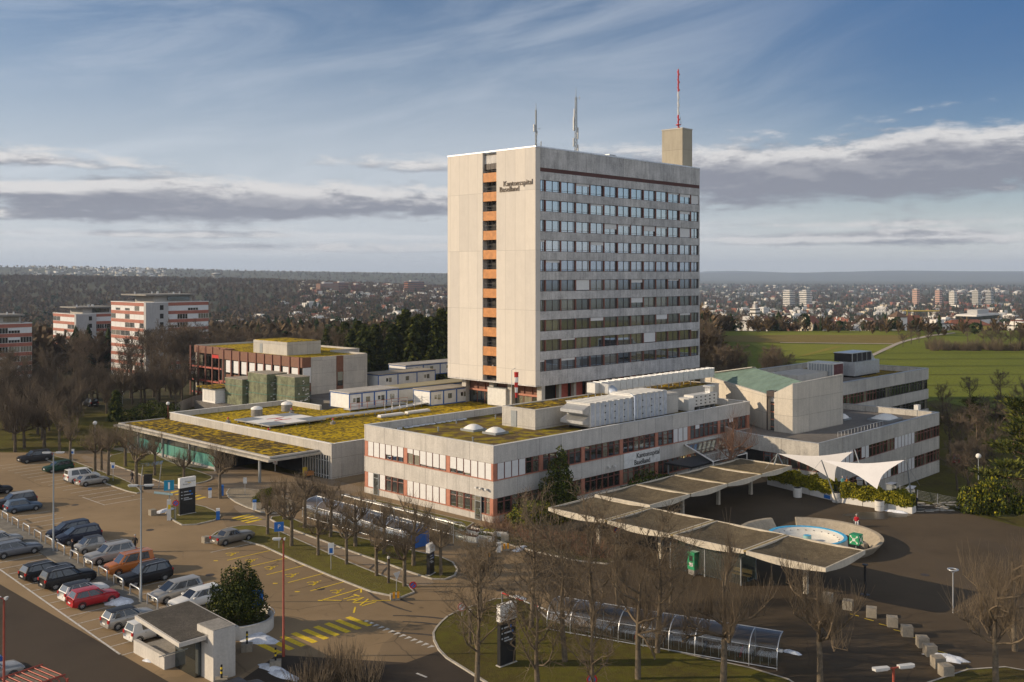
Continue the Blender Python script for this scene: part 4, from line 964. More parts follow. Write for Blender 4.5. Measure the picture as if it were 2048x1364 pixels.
for i in range(9):
    v0, v1 = (89.2+3.12*i), (91.8+3.12*i)
    w_ = MB().box(35.06, v0, 6.3, 35.1, v1, 9.3).build('window', m_wind, br); put(blind_mesh(v1-v0, 2.6), 'blind', w_, (35.02, v1, 6.6), radians(-90))
    MB().box(35.0, v0, 4.7, 35.2, v1, 6.2).build('spandrel', m_brown, br); MB().box(35.1, v0, 0.4, 35.15, v1, 4.5).build('window', m_wind, br)
MB().box(34.86, 88.31, 4.3, 35.0, 119.6, 4.7).build('red_beam', m_redpan, br)
MB().box(35.0, 87.9, 4.6, 36.95, 87.98, 6.2).box(35.0, 87.9, 0, 36.95, 87.98, 3).build('end_panel', m_brown, br)
w_ = MB().box(35.05, 87.94, 6.3, 36.9, 88.0, 9.3).build('window', m_blind, br)
for k, zf in enumerate((6.5, 3.4, .6)):
    for i in range(5):
        v = 120.8+3.05*i
        bc = MB().box(37.3, v, zf, 38.9, v+2.75, zf+.35).build('balcony', m_redpan, br); MB().box(37.32, v, zf+.4, 37.36, v+2.75, zf+1.35).build('railing', m_clear, bc)
        MB().box(38.6, v+.2, zf+.4, 38.7, v+2.5, zf+2.7).build('balcony_window', m_wind, br)
MB().box(37.2, 121.5, 9.0, 37.4, 126.5, 9.7).build('awning', m_red, br)
ph = MB().box(38.2, 98.2, 11.0, 46.6, 111, 13.75).build('penthouse', m_conc2, br); MB().box(38.4, 98.4, 13.75, 46.4, 110.8, 13.85).build('penthouse_roof', m_mossy, ph); MB().box(38.14, 107.4, 11.1, 38.2, 108.4, 13.1).build('door', m_grey, ph)

# ---------------------------------------------------------------- three striped apartment blocks at the left
m_tile = M('red_band', (.34, .125, .085), .75, 0, .15, .5); m_slab = concrete('concrete_grey', (.40, .39, .38), 30, 30, 0, 0, .2, .1)
def apartment(label, pxl, d, px2, px3, px4, ztop, n, st):
    x0, y0 = (pxl-1024)/F*d, d
    # corner between the lit face and the slab, then along the other direction
    def hit(x, y, dirx, diry, p_):
        t_ = (p_-1024)/F; return (t_*y-x)/(dirx-t_*diry)
    L1 = hit(x0, y0, -E2[0], -E2[1], px2); cx, cy = x0-E2[0]*L1, y0-E2[1]*L1
    L2 = hit(cx, cy, E1[0], E1[1], px3); L3 = hit(cx, cy, E1[0], E1[1], px4)
    t = thing('apartment_block', label, 'apartment block', (cx, cy, ztop-n*st-1), RZ, 'striped apartment blocks'); hz = n*st+1
    MB().box(.3, .3, 0, L3-.3, L1-.3, hz-.3).build('core', m_dark, t)
    b = MB(); b.box(-.1, -1.2, 0, L2, .3, hz+.05); b.build('stair_wall', m_slab, t)
    b = MB(); w_ = MB()
    for k in range(n+1):
        z = hz-k*st
        b.box(0, .31, z-1.1, .3, L1, z); b.box(L2+.02, 0, z-1.1, L3, .3, z); b.box(.3, L1-.3, z-1.1, L3, L1, z); b.box(L3-.3, .3, z-1.1, L3, L1-.3, z)
    b.build('red_band', m_tile, t)
    b = MB(); ring(b, -.12, -.05, L3+.1, L1+.1, hz+.02, hz+.22, .5); b.build('coping', m_white, t); MB().box(.3, .3, hz-.4, L3-.3, L1-.3, hz-.1).build('roof', m_gravel, t)
    rr = random.Random(int(pxl)+5); wins = []
    f1 = Face(t, (0, L1), (0, -1), wins); f2 = Face(t, (L2+.02, 0), (1, 0), wins)
    for k in range(n):
        z = hz-(k+1)*st
        for f, L, m_ in ((f1, L1-.3, max(int(L1/3.4), 1)), (f2, L3-L2, max(int((L3-L2)/3.4), 1))):
            for i in range(m_):
                bl = 1 if rr.random() < ((.72 if f is f1 else .5) if pxl > 0 else .25) else (0 if rr.random() < .6 else .5)
                f.win(L/m_*i+.02, z, L/m_-.04, st-1.1, 'quad', m_white, m_wind, bl, None, -.15)
    finish_windows(t, wins, 100)
    b = MB()
    for k in range(n): b.box(L2*.62, -1.26, hz-k*st-2.4, L2*.78, -1.2, hz-k*st-.8)
    b.build('stair_window', m_dark, t)
    b = MB(); b.box(L3*.25, L1*.2, hz-.1, L3*.85, L1*.75, hz+2.3); pent = b.build('roof_house', m_conc2, t); MB().box(-.5+L3*.1, L1*.12, hz+2.3, L3*.9, L1*.85, hz+2.75).build('roof_house_slab', m_concd, t)
    MB().box(L3*.45, L1*.18, hz+.6, L3*.8, L1*.2-.02, hz+1.9).build('roof_house_glazing', m_win, t)
    for q in range(6): MB().cyl(L3*rr.uniform(.2, .85), L1*rr.uniform(.2, .8), hz+2.75, hz+3.5, .25, 8).build('roof_vent', m_metal, t)
    return t
apartment('striped red and white apartment block, tallest and nearest the brown building', 222, 352, 289, 333, 417, 18.2, 9, 2.85)
apartment('striped red and white apartment block, smaller one between its two neighbours', 106, 400, 150, 190, 245, 12.3, 8, 2.85)
apartment('striped red and white apartment block cut by the left edge of the photo', -70, 310, -25, -8, 64, 12.9, 6, 2.85)
# ---------------------------------------------------------------- right hand wings and the auditorium
# the right hand group stands a storey lower; its plan below is in units of 1.15 m from the group's own origin
RS = 1.15; RO = (OX*RS, OY*RS, H-H*RS)
def low_thing(name, label, cat, u=0, v=0, z=0, group=None):
    t = thing(name, label, cat, (RO[0]+RS*(u*E1[0]+v*E2[0]), RO[1]+RS*(u*E1[1]+v*E2[1]), RO[2]+RS*z), RZ, group); t.scale = (RS,)*3; return t
def low_uv(px_, py_, d): 
    x, y, z = (px_-1024)/F*d, d, pz(py_, d); x, y = (x-RO[0])/RS, (y-RO[1])/RS; return (x*E1[0]+y*E1[1], x*E2[0]+y*E2[1], (z-RO[2])/RS)
def polywall(mb, poly, z0, z1, t=.35, m=0):
    a = sum(poly[i][0]*poly[(i+1)%len(poly)][1]-poly[(i+1)%len(poly)][0]*poly[i][1] for i in range(len(poly)))
    if a < 0: poly = poly[::-1]
    q = offset(poly, -t); n = len(poly)
    for i in range(n):
        j = (i+1) % n; P_, Q_, R_, T_ = poly[i], poly[j], q[j], q[i]
        mb.quad(P_+(z0,), Q_+(z0,), Q_+(z1,), P_+(z1,), m); mb.quad(R_+(z0,), T_+(z0,), T_+(z1,), R_+(z1,), m); mb.quad(P_+(z1,), Q_+(z1,), R_+(z1,), T_+(z1,), m); mb.quad(Q_+(z0,), P_+(z0,), T_+(z0,), R_+(z0,), m)
lw = low_thing('lower_wing', 'concrete wing at the right with two window rows, below the auditorium', 'building')
lp = [(28, -24.9), (64.3, -24.7), (64.3, -9), (52, -6), (45, -.3), (39, -3), (33.2, -8), (29.6, -12.8), (28.4, -17)]
m_conc3 = concrete('concrete_weathered', (.46, .435, .39), 6.0, 50, 28, 0, .40, .4)
b = MB()
for z0, z1 in ((0, 1.7), (3.33, 5.08), (6.65, 8.42)): polywall(b, lp, z0, z1)
b.prism(offset(lp, -.14)[5:]+[(28.14, -24.76)], 0, 4.6); b.build('wall', m_conc3, lw)
MB().prism(offset(lp, -.3), 7.3, 7.6).build('roof', m_gravel, lw)
b = MB(); polywall(b, offset(lp, .04), 8.42, 8.47, .45); b.build('coping', m_metal, lw)
MB().prism(offset(lp, -.5), 0, 7.2).build('core', m_dark, lw)
wins = []; fw = Face(lw, (28, -24.9), (1, .0055), wins); rr = random.Random(9)
for k in range(33):
    a = .4+k*1.095
    for z, zi in ((1.72, 0), (5.08, 1)):
        if zi: bl = 1 if (2 < k < 12 and k not in (8, 9, 10)) or 18 < k < 25 else (.9 if 9 < k < 11 else 0)
        else: bl = 1 if 19 < k < 25 or k in (15, 16, 17) else 0
        fw.win(a, z, 1.04, 1.58, 'std', m_frame, m_wind, bl, None, -.16)
f2 = Face(lw, (28.4, -17.0), (-.05, -.9987), wins)
for k in range(6): f2.win(.5+k*1.2, 5.1, 1.1, 1.5, 'std', m_frame, m_win, 0, None, -.14)
finish_windows(lw, wins, 100)
b = MB()
for i in range(15): b.box(34+i*.9, -24.3, 8.45, 34.04+i*.9, -24.26, 9.0)
b.box(34, -24.32, 9.0, 46.7, -24.26, 9.05); b.build('railing', m_metal, lw)
for u, v, s_, lb in ((53.5, -15.5, 1.0, 'small domed rooflight on the grey roof near the auditorium corner'), (57.5, -19.8, 2.0, 'large domed rooflight on the grey roof near the right end of the wing')):
    t = low_thing('skylight', lb, 'skylight', u, v, 7.6, 'domed rooflights on the right wing'); MB().prism([(-1.1*s_, -.8*s_), (1.1*s_, -.8*s_), (1.1*s_, .8*s_), (-1.1*s_, .8*s_)], 0, .25).build('kerb', m_grey, t)
    n = 7; d_ = MB(); P4 = [(s_*(-1+2*i/6), s_*(-.7+1.4*j/6), .25+.6*(1-(abs(i-3)/3)**2.5)*(1-(abs(j-3)/3)**2.5)) for j in range(7) for i in range(7)]
    d_.add(P4, [(j*7+i, j*7+i+1, j*7+i+8, j*7+i+7) for j in range(6) for i in range(6)], 0, True); d_.build('dome', m_white, t)
t = low_thing('roof_camera', 'pale box on a short post at the far roof edge of the lower wing', 'roof unit', 62.0, -22.5, 7.6); MB().cyl(0, 0, 0, 1.2, .06, 8).build('post', m_grey, t); MB().box(-.4, -.3, 1.2, .5, .3, 1.9).build('box', m_lgrey, t)

rwg = low_thing('rear_wing', 'concrete wing with dark window rows and rooftop machines behind the auditorium', 'building')
b = MB()
for z0, z1 in ((0, 4.4), (6.1, 7.8)): ring(b, 58, -10, 98, 10.6, z0, z1, .35)
ring(b, 58, -10, 98, 10.6, 9.5, 11.4, .35); b.build('wall', m_conc3, rwg)
b = MB(); ring(b, 57.96, -10.04, 98.04, 10.64, 11.4, 11.46, .45); b.build('coping', m_metal, rwg)
MB().box(58.35, -9.65, 10.2, 97.65, 10.25, 10.5).build('roof', m_gravel, rwg); MB().box(84, -9.6, 10.51, 97.6, 10.2, 10.56).box(70, 5, 10.51, 84, 10.2, 10.56).build('roof_moss', m_moss, rwg)
MB().box(58.6, -9.4, 0, 97.4, 10, 10.1).build('core', m_dark, rwg)
MB().box(66, -2.0, 10.5, 77.5, 3.5, 11.9).build('roof_house', m_conc2, rwg)
wins = []; f3 = Face(rwg, (58, -10), (1, 0), wins)
for k in range(34):
    for z in (4.42, 7.82):
        f3.win(.6+k*1.15, z, 1.1, 1.66, 'std', m_frame if k < 16 else m_framed, m_wind, 0, None, -.16)
finish_windows(rwg, wins, 100)
def pzz(u, v, y): x_, y_ = W(u, v); return pz(y, y_)
cu_ = low_thing('chiller', 'dark red louvred chiller block on the rear wing roof', 'cooling unit', 76.2, -3.0, 10.5)
MB().box(0, 0, .2, 3.6, 4.6, 2.7).build('housing', m_lgrey, cu_); b = MB()
for i in range(7): b.box(.15+i*.48, -.06, .4, .5+i*.48, 0, 2.5)
b.build('louvre', M('louvre_dark_red', (.12, .04, .04), .5), cu_); MB().box(.1, .1, 0, 3.5, 4.5, .2).build('base', m_dark, cu_)
b = MB()
for i in range(9): b.box(-.05, .15+i*.48, .4, 0, .5+i*.48, 2.5)
b.build('side_louvre', m_grey, cu_)
cu_ = low_thing('air_handling_unit', 'large grey ventilation unit with slanted glass end on the rear wing roof', 'ventilation unit', 81.5, -4.2, 10.5)
MB().box(0, 0, .3, 9.6, 2.8, 2.6).build('housing', m_metal, cu_); MB().box(.3, .6, 2.6, 7.6, 3.8, 4.0).build('upper_housing', m_dark, cu_)
b = MB(); b.add([(7.6, .6, 2.6), (9.2, .6, 2.6), (7.6, 3.8, 2.6), (9.2, 3.8, 2.6), (7.6, .6, 4.0), (7.6, 3.8, 4.0)], [(1, 3, 5, 4), (0, 1, 4), (2, 5, 3)]); b.build('slanted_hood', m_alu, cu_)
b = MB()
for i in range(5): b.box(.2+i*1.85, .52, 2.65, .28+i*1.85, .6, 4.02)
b.box(.2, .54, 4.0, 7.7, 3.9, 4.1); b.build('frame', m_alu, cu_); MB().box(.3, .3, 0, 9, 2.5, .3).build('base', m_dark, cu_)
b = MB()
for i in range(8): b.box(.2+i*1.2, -.04, .4, .28+i*1.2, 0, 2.5)
b.build('panel_rib', m_alu, cu_)
sn = MB().prism([(58.7+9+2.2*cos(k*pi/5)*(1+.2*sin(k*3)), 8.9+.55*sin(k*pi/5)) for k in range(10)], 10.5, 10.66); sn = sn.build('snow_patch', m_snow, None, RO, RZ); sn.scale = (RS,)*3; tag(sn, 'white snow remnant on the rear wing roof by its left parapet', 'snow')

aud = low_thing('auditorium', 'windowless faceted concrete auditorium with a sloping green copper roof', 'building')
A3 = Vector(low_uv(1534, 790, 151.3)); E3 = Vector(low_uv(1400, 749, 178.0)); B3 = Vector(low_uv(1591, 768.5, 147.3)); C3 = Vector(low_uv(1686, 749.5, 157.2)); G3 = Vector(low_uv(1606, 762, 149.0))
nrm = (E3-A3).cross(G3-A3); F3 = None
for q in range(150, 260):     # where the sight line to the ridge end meets the plane of the roof
    p_ = Vector(low_uv(1508, 734.5, q))
    if F3 is None or abs((p_-A3).dot(nrm)) < abs((F3-A3).dot(nrm)): F3 = p_
ap = [tuple(A3), (37.45, -13.9, A3.z+.35), (B3.x, B3.y+.4, B3.z-.05), (B3.x+.45, B3.y, B3.z), tuple(C3), (C3.x+1.5, C3.y+10, 11.5), tuple(F3), tuple(E3)]
mc = concrete('concrete_auditorium', (.52, .475, .40), 2.75, 2.15, 37.9, 1.2, .24, .30)
b = MB(); n = len(ap)
for i in range(n):
    a, c = ap[i], ap[(i+1) % n]
    if i == 0: continue
    b.quad((a[0], a[1], 0), (a[0], a[1], a[2]), (c[0], c[1], c[2]), (c[0], c[1], 0))
# slit between the two faces, recessed
b.quad((37.85, -12.75, 0), (38.5, -12.85, 0), (38.5, -12.85, 12.3), (37.85, -12.75, 12.3)); b.quad((38.1, -13.9, 0), (37.45, -13.9, 0), (37.45, -13.9, 12.9), (38.1, -13.9, 12.9))
b.build('wall', mc, aud)
sl_ = MB().quad((38.45, -12.8, 7), (38.15, -13.92, 7), (38.15, -13.92, 11.3), (38.45, -12.8, 11.3)).build('slit_window', m_win, aud)
b = MB()
for z in (7.0, 7.95, 8.9, 9.9, 10.9): b.quad((38.40, -12.82, z), (38.08, -13.9, z), (38.08, -13.9, z+.16), (38.40, -12.82, z+.16))
b.build('frame_bar', m_frame2, sl_); MB().quad((38.44, -12.8, 11.3), (38.12, -13.92, 11.3), (38.12, -13.92, 12.4), (38.44, -12.8, 12.4)).build('slit_head', m_white, aud)
MB().box(37.6, -14.0, 12.05, 38.8, -12.7, 12.75).build('roof_gully', m_framed, aud); MB().tube([(37.75, -12.72, 6), (37.75, -12.72, 12.2)], .1, 6).build('downpipe', m_framed, aud)
A_, N1, B_, B2, C_, D_, F_, E_ = ap; G_ = tuple(G3)
def inset(p, k=.02):
    c = (50, -3); return (p[0]+(c[0]-p[0])*k, p[1]+(c[1]-p[1])*k, p[2]-.10)
b = MB(); b.add([inset(A_), inset(N1), inset(B_, .03), inset(G_, 0), inset(F_), inset(E_)], [(0, 1, 2, 3), (0, 3, 4), (0, 4, 5)]); b.build('roof', m_copper, aud)
MB().add([inset(G_, 0), (C3.x-.4, C3.y+.6, 12.6), inset(D_), inset(F_), inset(B2)], [(0, 1, 2), (0, 2, 3), (0, 4, 1)]).build('lower_roof', m_gravel, aud)
b = MB()
for i in (1, 2, 3, 5, 6, 7):
    a, c = ap[i], ap[(i+1) % n]; q = Vector((c[0]-a[0], c[1]-a[1])).normalized(); nn_ = (-q.y*.3, q.x*.3)
    b.add([a, c, (c[0]+nn_[0], c[1]+nn_[1], c[2]), (a[0]+nn_[0], a[1]+nn_[1], a[2]), (a[0], a[1], a[2]+.1), (c[0], c[1], c[2]+.1), (c[0]+nn_[0], c[1]+nn_[1], c[2]+.1), (a[0]+nn_[0], a[1]+nn_[1], a[2]+.1)], [(0, 1, 5, 4), (4, 5, 6, 7), (2, 3, 7, 6)])
b.build('roof_edge', m_conc2, aud)
b = MB()    # standing seams of the copper sheets
for k in range(1, 7):
    t_ = k/7; p0 = Vector(inset(A_))*(1-t_)+Vector(inset(E_))*t_; p1 = Vector(inset(G_, 0))*(1-t_)+Vector(inset(F_))*t_
    b.tube([tuple(p0+Vector((0, 0, .03))), tuple(p1+Vector((0, 0, .03)))], .05, 4)
b.build('roof_seam', m_copper, aud)
sk = MB(); sk.add([(44.5, -16.6, 12.9), (48.9, -16.4, 12.9), (48.9, -13.6, 12.4), (44.5, -13.8, 12.4), (44.7, -16.3, 14.0), (48.7, -16.2, 14.0), (48.9, -13.6, 13.2), (44.5, -13.8, 13.2)], [(0, 1, 5, 4), (1, 2, 6, 5), (2, 3, 7, 6), (3, 0, 4, 7), (4, 5, 6, 7)]); sk.build('copper_rooflight', M('copper_light', (.34, .43, .37), .6), aud)

# glazed porch roof with white beams at the main entrance
po = grid_thing('porch_frame', 'white steel porch frame with glass panes in front of the main entrance', 'porch')
bk = [(37.5, -.15, 4.25), (42, -.15, 4.25), (46.4, -.15, 4.25)]; ft = [(33.6, -7.2, 3.35), (37.8, -7.2, 3.35), (42.0, -7.2, 3.35)]
b = MB(); b.tube([bk[0], bk[2]], .14, 6); b.tube([ft[0], ft[2]], .08, 6)
for a, c in zip(bk, ft): b.tube([a, c], .12, 6)
for t_ in (.33, .66): b.tube([tuple(Vector(bk[0])*(1-t_)+Vector(ft[0])*t_), tuple(Vector(bk[2])*(1-t_)+Vector(ft[2])*t_)], .06, 6)
b.build('beam', m_white, po)
for p_ in ft: MB().tube([(p_[0], p_[1], 0), p_], .08, 6).build('post', m_white, po)
for i in range(2): MB().quad(tuple(Vector(bk[i])+Vector((0, 0, .12))), tuple(Vector(bk[i+1])+Vector((0, 0, .12))), tuple(Vector(ft[i+1])+Vector((0, 0, .12))), tuple(Vector(ft[i])+Vector((0, 0, .12)))).build('glass_pane', m_clear, po)
dh = grid_thing('entrance_canopy', 'low black roofed entrance canopy in shadow between wing and concrete umbrellas', 'canopy', 29.5, -6.6)
MB().box(0, 0, 2.9, 8, 4.2, 3.15).build('roof', m_black, dh)
for a, c in ((.3, .3), (7.5, .3), (.3, 3.8), (7.5, 3.8)): MB().box(a, c, 0, a+.15, c+.15, 2.9).build('post', m_grey, dh)
m_lampg = bpy.data.materials.new('lamp_glow'); m_lampg.use_nodes = True; q = m_lampg.node_tree.nodes['Principled BSDF']; q.inputs['Emission Color'].default_value = (1, .62, .22, 1); q.inputs['Emission Strength'].default_value = 1.4; q.inputs['Base Color'].default_value = (.8, .6, .3, 1)
for i in range(2):
    lp_ = grid_thing('wall_lamp', 'warm glowing globe lamp at the main entrance', 'lamp', 38.4+i*1.1, -.55, 2.35, 'globe lamps at the main entrance'); MB().ball((0, 0, 0), .22, 10).build('globe', m_lampg, lp_); MB().tube([(0, .1, .1), (0, .45, .2)], .04, 5).build('bracket', m_grey, lp_)

# ---------------------------------------------------------------- concrete umbrella canopies
m_ctop = patchy('canopy_top', ((.095, .074, .046), (.19, .152, .095), (.065, .053, .036)), .35, 2.2, 14, .95, .5, .03, .34, .66)
m_cface = concrete('canopy_fascia', (.52, .47, .38), 30, 30, 0, 0, .25, .0)
def umb_meshes():
    R = 3.72; n = 12; top = MB(); shell = MB()
    def zt(x, y): r = max(abs(x), abs(y))/R; rr_ = min(hypot(x, y)/R/1.2, 1); return 3.70-.72*(1-rr_)**1.0
    def zb(x, y): r = min(hypot(x, y)/R/1.414, 1); return 3.42-1.25*(1-r)**1.2
    G = [(-R+2*R*i/n, -R+2*R*j/n) for j in range(n+1) for i in range(n+1)]
    fs = [(j*(n+1)+i, j*(n+1)+i+1, (j+1)*(n+1)+i+1, (j+1)*(n+1)+i) for j in range(n) for i in range(n)]
    top.add([(x*.985, y*.985, zt(x, y)) for x, y in G], fs, 0, True)
    shell.add([(x, y, zb(x, y)) for x, y in G], [f[::-1] for f in fs], 0, True)
    edge = [(-R+2*R*i/n, -R) for i in range(n)]+[(R, -R+2*R*i/n) for i in range(n)]+[(R-2*R*i/n, R) for i in range(n)]+[(-R, R-2*R*i/n) for i in range(n)]; m = len(edge)
    shell.add([(x, y, zb(x, y)) for x, y in edge]+[(x, y, 3.76) for x, y in edge]+[(x*.965, y*.965, 3.76) for x, y in edge]+[(x*.965, y*.965, 3.6) for x, y in edge],
              [f for i in range(m) for f in ((i, (i+1)%m, m+(i+1)%m, m+i), (m+i, m+(i+1)%m, 2*m+(i+1)%m, 2*m+i), (2*m+i, 2*m+(i+1)%m, 3*m+(i+1)%m, 3*m+i))])
    col = MB(); col.add([(sx*.19, sy*.19, 0) for sx, sy in ((-1,-1),(1,-1),(1,1),(-1,1))]+[(sx*.17, sy*.17, 2.35) for sx, sy in ((-1,-1),(1,-1),(1,1),(-1,1))], [(0,1,5,4),(1,2,6,5),(2,3,7,6),(3,0,4,7)])
    return top.mesh('roof_surface', [m_ctop]), shell.mesh('shell', [m_cface]), col.mesh('column', [m_cface]), MB().cyl(0, 0, 2.99, 3.03, .18, 10).mesh('drain', [m_dark])
um = umb_meshes()
UM_L = [('concrete umbrella canopy at the bend where both canopy rows meet', 1.62, -13.8), ('concrete umbrella canopy second along the front row, next to the bend', 1.58, -21.6), ('concrete umbrella canopy third along the front row, above the glass shelter', 1.55, -29.4), ('concrete umbrella canopy at the free right end of the front row', 1.4, -37.15),
        ('concrete umbrella canopy first of the rear row, next to the bend', 10.1, -13.1), ('concrete umbrella canopy second of the rear row counted from the bend', 17.8, -13.1), ('concrete umbrella canopy third of the rear row counted from the bend', 25.45, -13.1), ('concrete umbrella canopy at the far end of the rear row, by the white sails', 33.15, -13.0)]
for i, (lb, u, v) in enumerate(UM_L):
    t = grid_thing('umbrella_canopy', lb, 'canopy', u, v, 0.0 if i < 4 else -.02*i, 'concrete umbrella canopies')
    for me_, nm in zip(um, ('roof_surface', 'shell', 'column', 'drain')): put(me_, nm, t, rz=(i*pi/2 if nm == 'roof_surface' else 0))
for i, (u, v, a) in enumerate(((1.6, -17.7, 0), (1.57, -25.5, 0), (1.5, -33.3, 0), (13.95, -13.1, 1), (21.6, -13.1, 1), (29.3, -13.1, 1))):
    t = grid_thing('gutter_strip', 'mossy gutter strip between neighbouring umbrella canopies', 'gutter', u, v, 3.6-.02*(i > 2)*3, 'gutter strips between umbrella canopies'); b = MB()
    if a: b.box(-.12, -3.7, 0, .12, 3.7, .14)
    else: b.box(-3.7, -.2, 0, 3.7, .2, .14)
    b.build('strip', M('mossy_trim', (.26, .20, .09), .9, 0, .35, 2), t)

# white sails over the cafe terrace
def pd(px_, py_, d): return Vector(((px_-1024)/F*d, d, pz(py_, d)))
m_sail = M('sail_cloth', (.74, .70, .66), .75, 0, .04, .6)
def sail(label, A, B, Cc, masts, pull=1.15):
    t = thing('shade_sail', label, 'shade sail', (Cc.x, Cc.y, 0), 0, 'white shade sails'); o = Vector((Cc.x, Cc.y, 0)); n = 14; idx = {}; vs_ = []; cen = (A+B+Cc)/3+Vector((0, 0, -.25))
    for i in range(n+1):
        for j in range(n+1-i):
            a, b_ = i/n, j/n; c_ = 1-a-b_; p_ = A*a+B*b_+Cc*c_; k = pull*(a*b_+b_*c_+c_*a)*(1-.9*27*a*b_*c_*.6); idx[(i, j)] = len(vs_); vs_.append(p_+(cen-p_)*k-o)
    fs = []
    for i in range(n):
        for j in range(n-i):
            fs.append((idx[(i, j)], idx[(i+1, j)], idx[(i, j+1)]))
            if i+j < n-1: fs.append((idx[(i+1, j)], idx[(i+1, j+1)], idx[(i, j+1)]))
    MB().add(vs_, fs, 0, True).build('cloth', m_sail, t)
    for a, c in masts: MB().tube([a-o, c-o], [.1, .07], 6).build('mast', m_grey, t)
    b = MB(); b.tube([A-o, A-o+Vector((-1.5, .3, -2))], .02, 4); b.tube([B-o, B-o+Vector((2.2, 1, -3.2))], .02, 4); b.build('guy_wire', m_grey, t); return t
L1, T1, B1 = pd(1555, 907, 127.5), pd(1706, 903, 124), pd(1669, 963, 124.5)
L2, T2, B2_ = pd(1643, 920, 122), pd(1809, 920, 119), pd(1754, 978, 117)
sail('left white shade sail whose long tail reaches the umbrella canopies', L1, T1, B1, [(Vector((g(1690, 975)[0], 121.5, 0)), T1+Vector((.2, 0, .25))), (L1+Vector((-.35, .2, -1.4)), L1), (L1+Vector((.7, .2, -1.4)), L1)])
sail('right white shade sail standing farthest from the umbrella canopies', L2, T2, B2_, [(Vector((g(1792, 990)[0]-.5, 121.0, 0)), T2+Vector((.2, 0, .25))), (Vector((L2.x+2.2, L2.y+1, 0)), L2)])

# ---------------------------------------------------------------- fountain and the things on the square
fo = grid_thing('fountain', 'empty round white fountain basin with a bright blue rim', 'fountain', 16.75, -29.3)
m_fw = M('basin_white', (.56, .54, .49), .8, 0, .12, 1); m_brim = M('rim_blue', (.06, .36, .62), .5, 0, .1, 2)
MB().lathe([(4.05, 0), (3.95, .8)], 48).lathe([(3.62, .78), (3.3, .62), (3.05, .5), (2.95, .28), (.4, .22)], 48).build('basin', m_fw, fo)
MB().lathe([(3.97, .78), (3.97, .86), (3.62, .86), (3.62, .78)], 48, 0, 0, 0, False).build('rim', m_brim, fo)
b = MB(); b.cyl(0, 0, .2, .8, .42, 20); nz = b.build('spout', M('spout_teal', (.25, .42, .38), .6), fo); MB().cyl(0, 0, .8, .83, .36, 20).build('spout_top', m_brim, nz)
b = MB()
for i in range(24): a = 2*pi*i/24; b.box(3.18*cos(a)-.06, 3.18*sin(a)-.06, .56, 3.18*cos(a)+.06, 3.18*sin(a)+.06, .60)
b.build('inlet', m_framed, fo)
rg = grid_thing('ring_wall', 'sloping concrete ring wall around the fountain with a gap at the back', 'wall', 16.9, -29.5)
m_ringw = concrete('ring_concrete', (.36, .31, .235), 3, 30, 0, 0, .35, .2)
for a0, a1 in ((radians(-158), radians(40)), (radians(62), radians(118))):
    b = MB(); pr__ = [(5.9, 0), (6.9, .95), (7.25, 1.0), (7.2, .85), (6.5, 0)]
    b.lathe(pr__, 40, 0, 0, 0, False, a0, a1)
    for a in (a0, a1): b.poly([(r*cos(a), r*sin(a), z) for r, z in pr__])
    b.build('wall_segment', m_ringw, rg)
m_cube = concrete('cube_concrete', (.30, .265, .21), 9, 9, 0, 0, .4, 0)
def cube(label, x, y, s, group, rz=.0):
    t = thing('stone_cube', label, 'stone cube', (x, y, 0), RZ+rz, group); b = MB(); c = .03
    b.prism([(-s/2+c, -s/2), (s/2-c, -s/2), (s/2, -s/2+c), (s/2, s/2-c), (s/2-c, s/2), (-s/2+c, s/2), (-s/2, s/2-c), (-s/2, -s/2+c)], 0, s*.92).build('block', m_cube, t)
    MB().box(-s*.2, -s*.2, s*.92, s*.2, s*.2, s*.93).build('lifting_pocket', m_concd, t); return t
for i, (x, y) in enumerate(((1651, 1052), (1677, 1057), (1701, 1063), (1728, 1094), (1522, 1055))): p = g(x, y+2); cube('small concrete seat cube inside the fountain ring wall', p[0], p[1], .55, 'seat cubes around the fountain', i*.4)
row = ((1655, 1204), (1696, 1218), (1743, 1233), (1784.5, 1252), (1814, 1271), (1845, 1293), (1860, 1310), (1876, 1334), (1892, 1351))
for i, (x, y) in enumerate(row): p = g(x, y); cube(('squat stone cube at the canopy end of the row' if i == 0 else 'squat stone cube next to the melting snow heap' if i == 7 else 'squat stone cube in the diagonal row across the square'), p[0], p[1], .82, 'stone cubes in a row across the square', .25+.08*i)
for x, y, s_ in ((305, 1030, .7), (412, 1085, .7)): p = g(x, y); cube('small stone cube at the tip of the lawn '+('with the black sign pillar' if x < 400 else 'beside the old silver saloon'), p[0], p[1], s_, 'stone cubes on lawn tips')
def snow(px_, py_, r, label, seed, st=(1, .5)):
    rr = random.Random(seed); c = g(px_, py_); b = MB(); n = 14; rg_ = [rr.uniform(.7, 1.2) for _ in range(n)]; vs_ = [(0, 0, .22*r)]
    for k in (.55, 1.0):
        for i in range(n): a = 2*pi*i/n; vs_.append((r*k*st[0]*rg_[i]*cos(a), r*k*st[1]*rg_[i]*sin(a), (.16*r if k < 1 else -.02)+rr.uniform(-.03, .05)*(k < 1)))
    b.add(vs_, [(0, 1+i, 1+(i+1)%n) for i in range(n)]+[(1+i, 1+n+i, 1+n+(i+1)%n, 1+(i+1)%n) for i in range(n)], 0, True)
    o = b.build('snow_heap', m_snow, None, (c[0], c[1], .02), RZ-radians(80)); return tag(o, label, 'snow')
snow(1893, 1318, 1.6, 'long snow heap beside the stone cubes on the square', 1, (1, .35)); snow(512, 1277, 1.7, 'snow heap against the curved planter wall', 2, (1.1, .7)); snow(332, 1022, 1.3, 'snow heap behind the stone cube by the sign pillar', 3, (.5, 1.2))
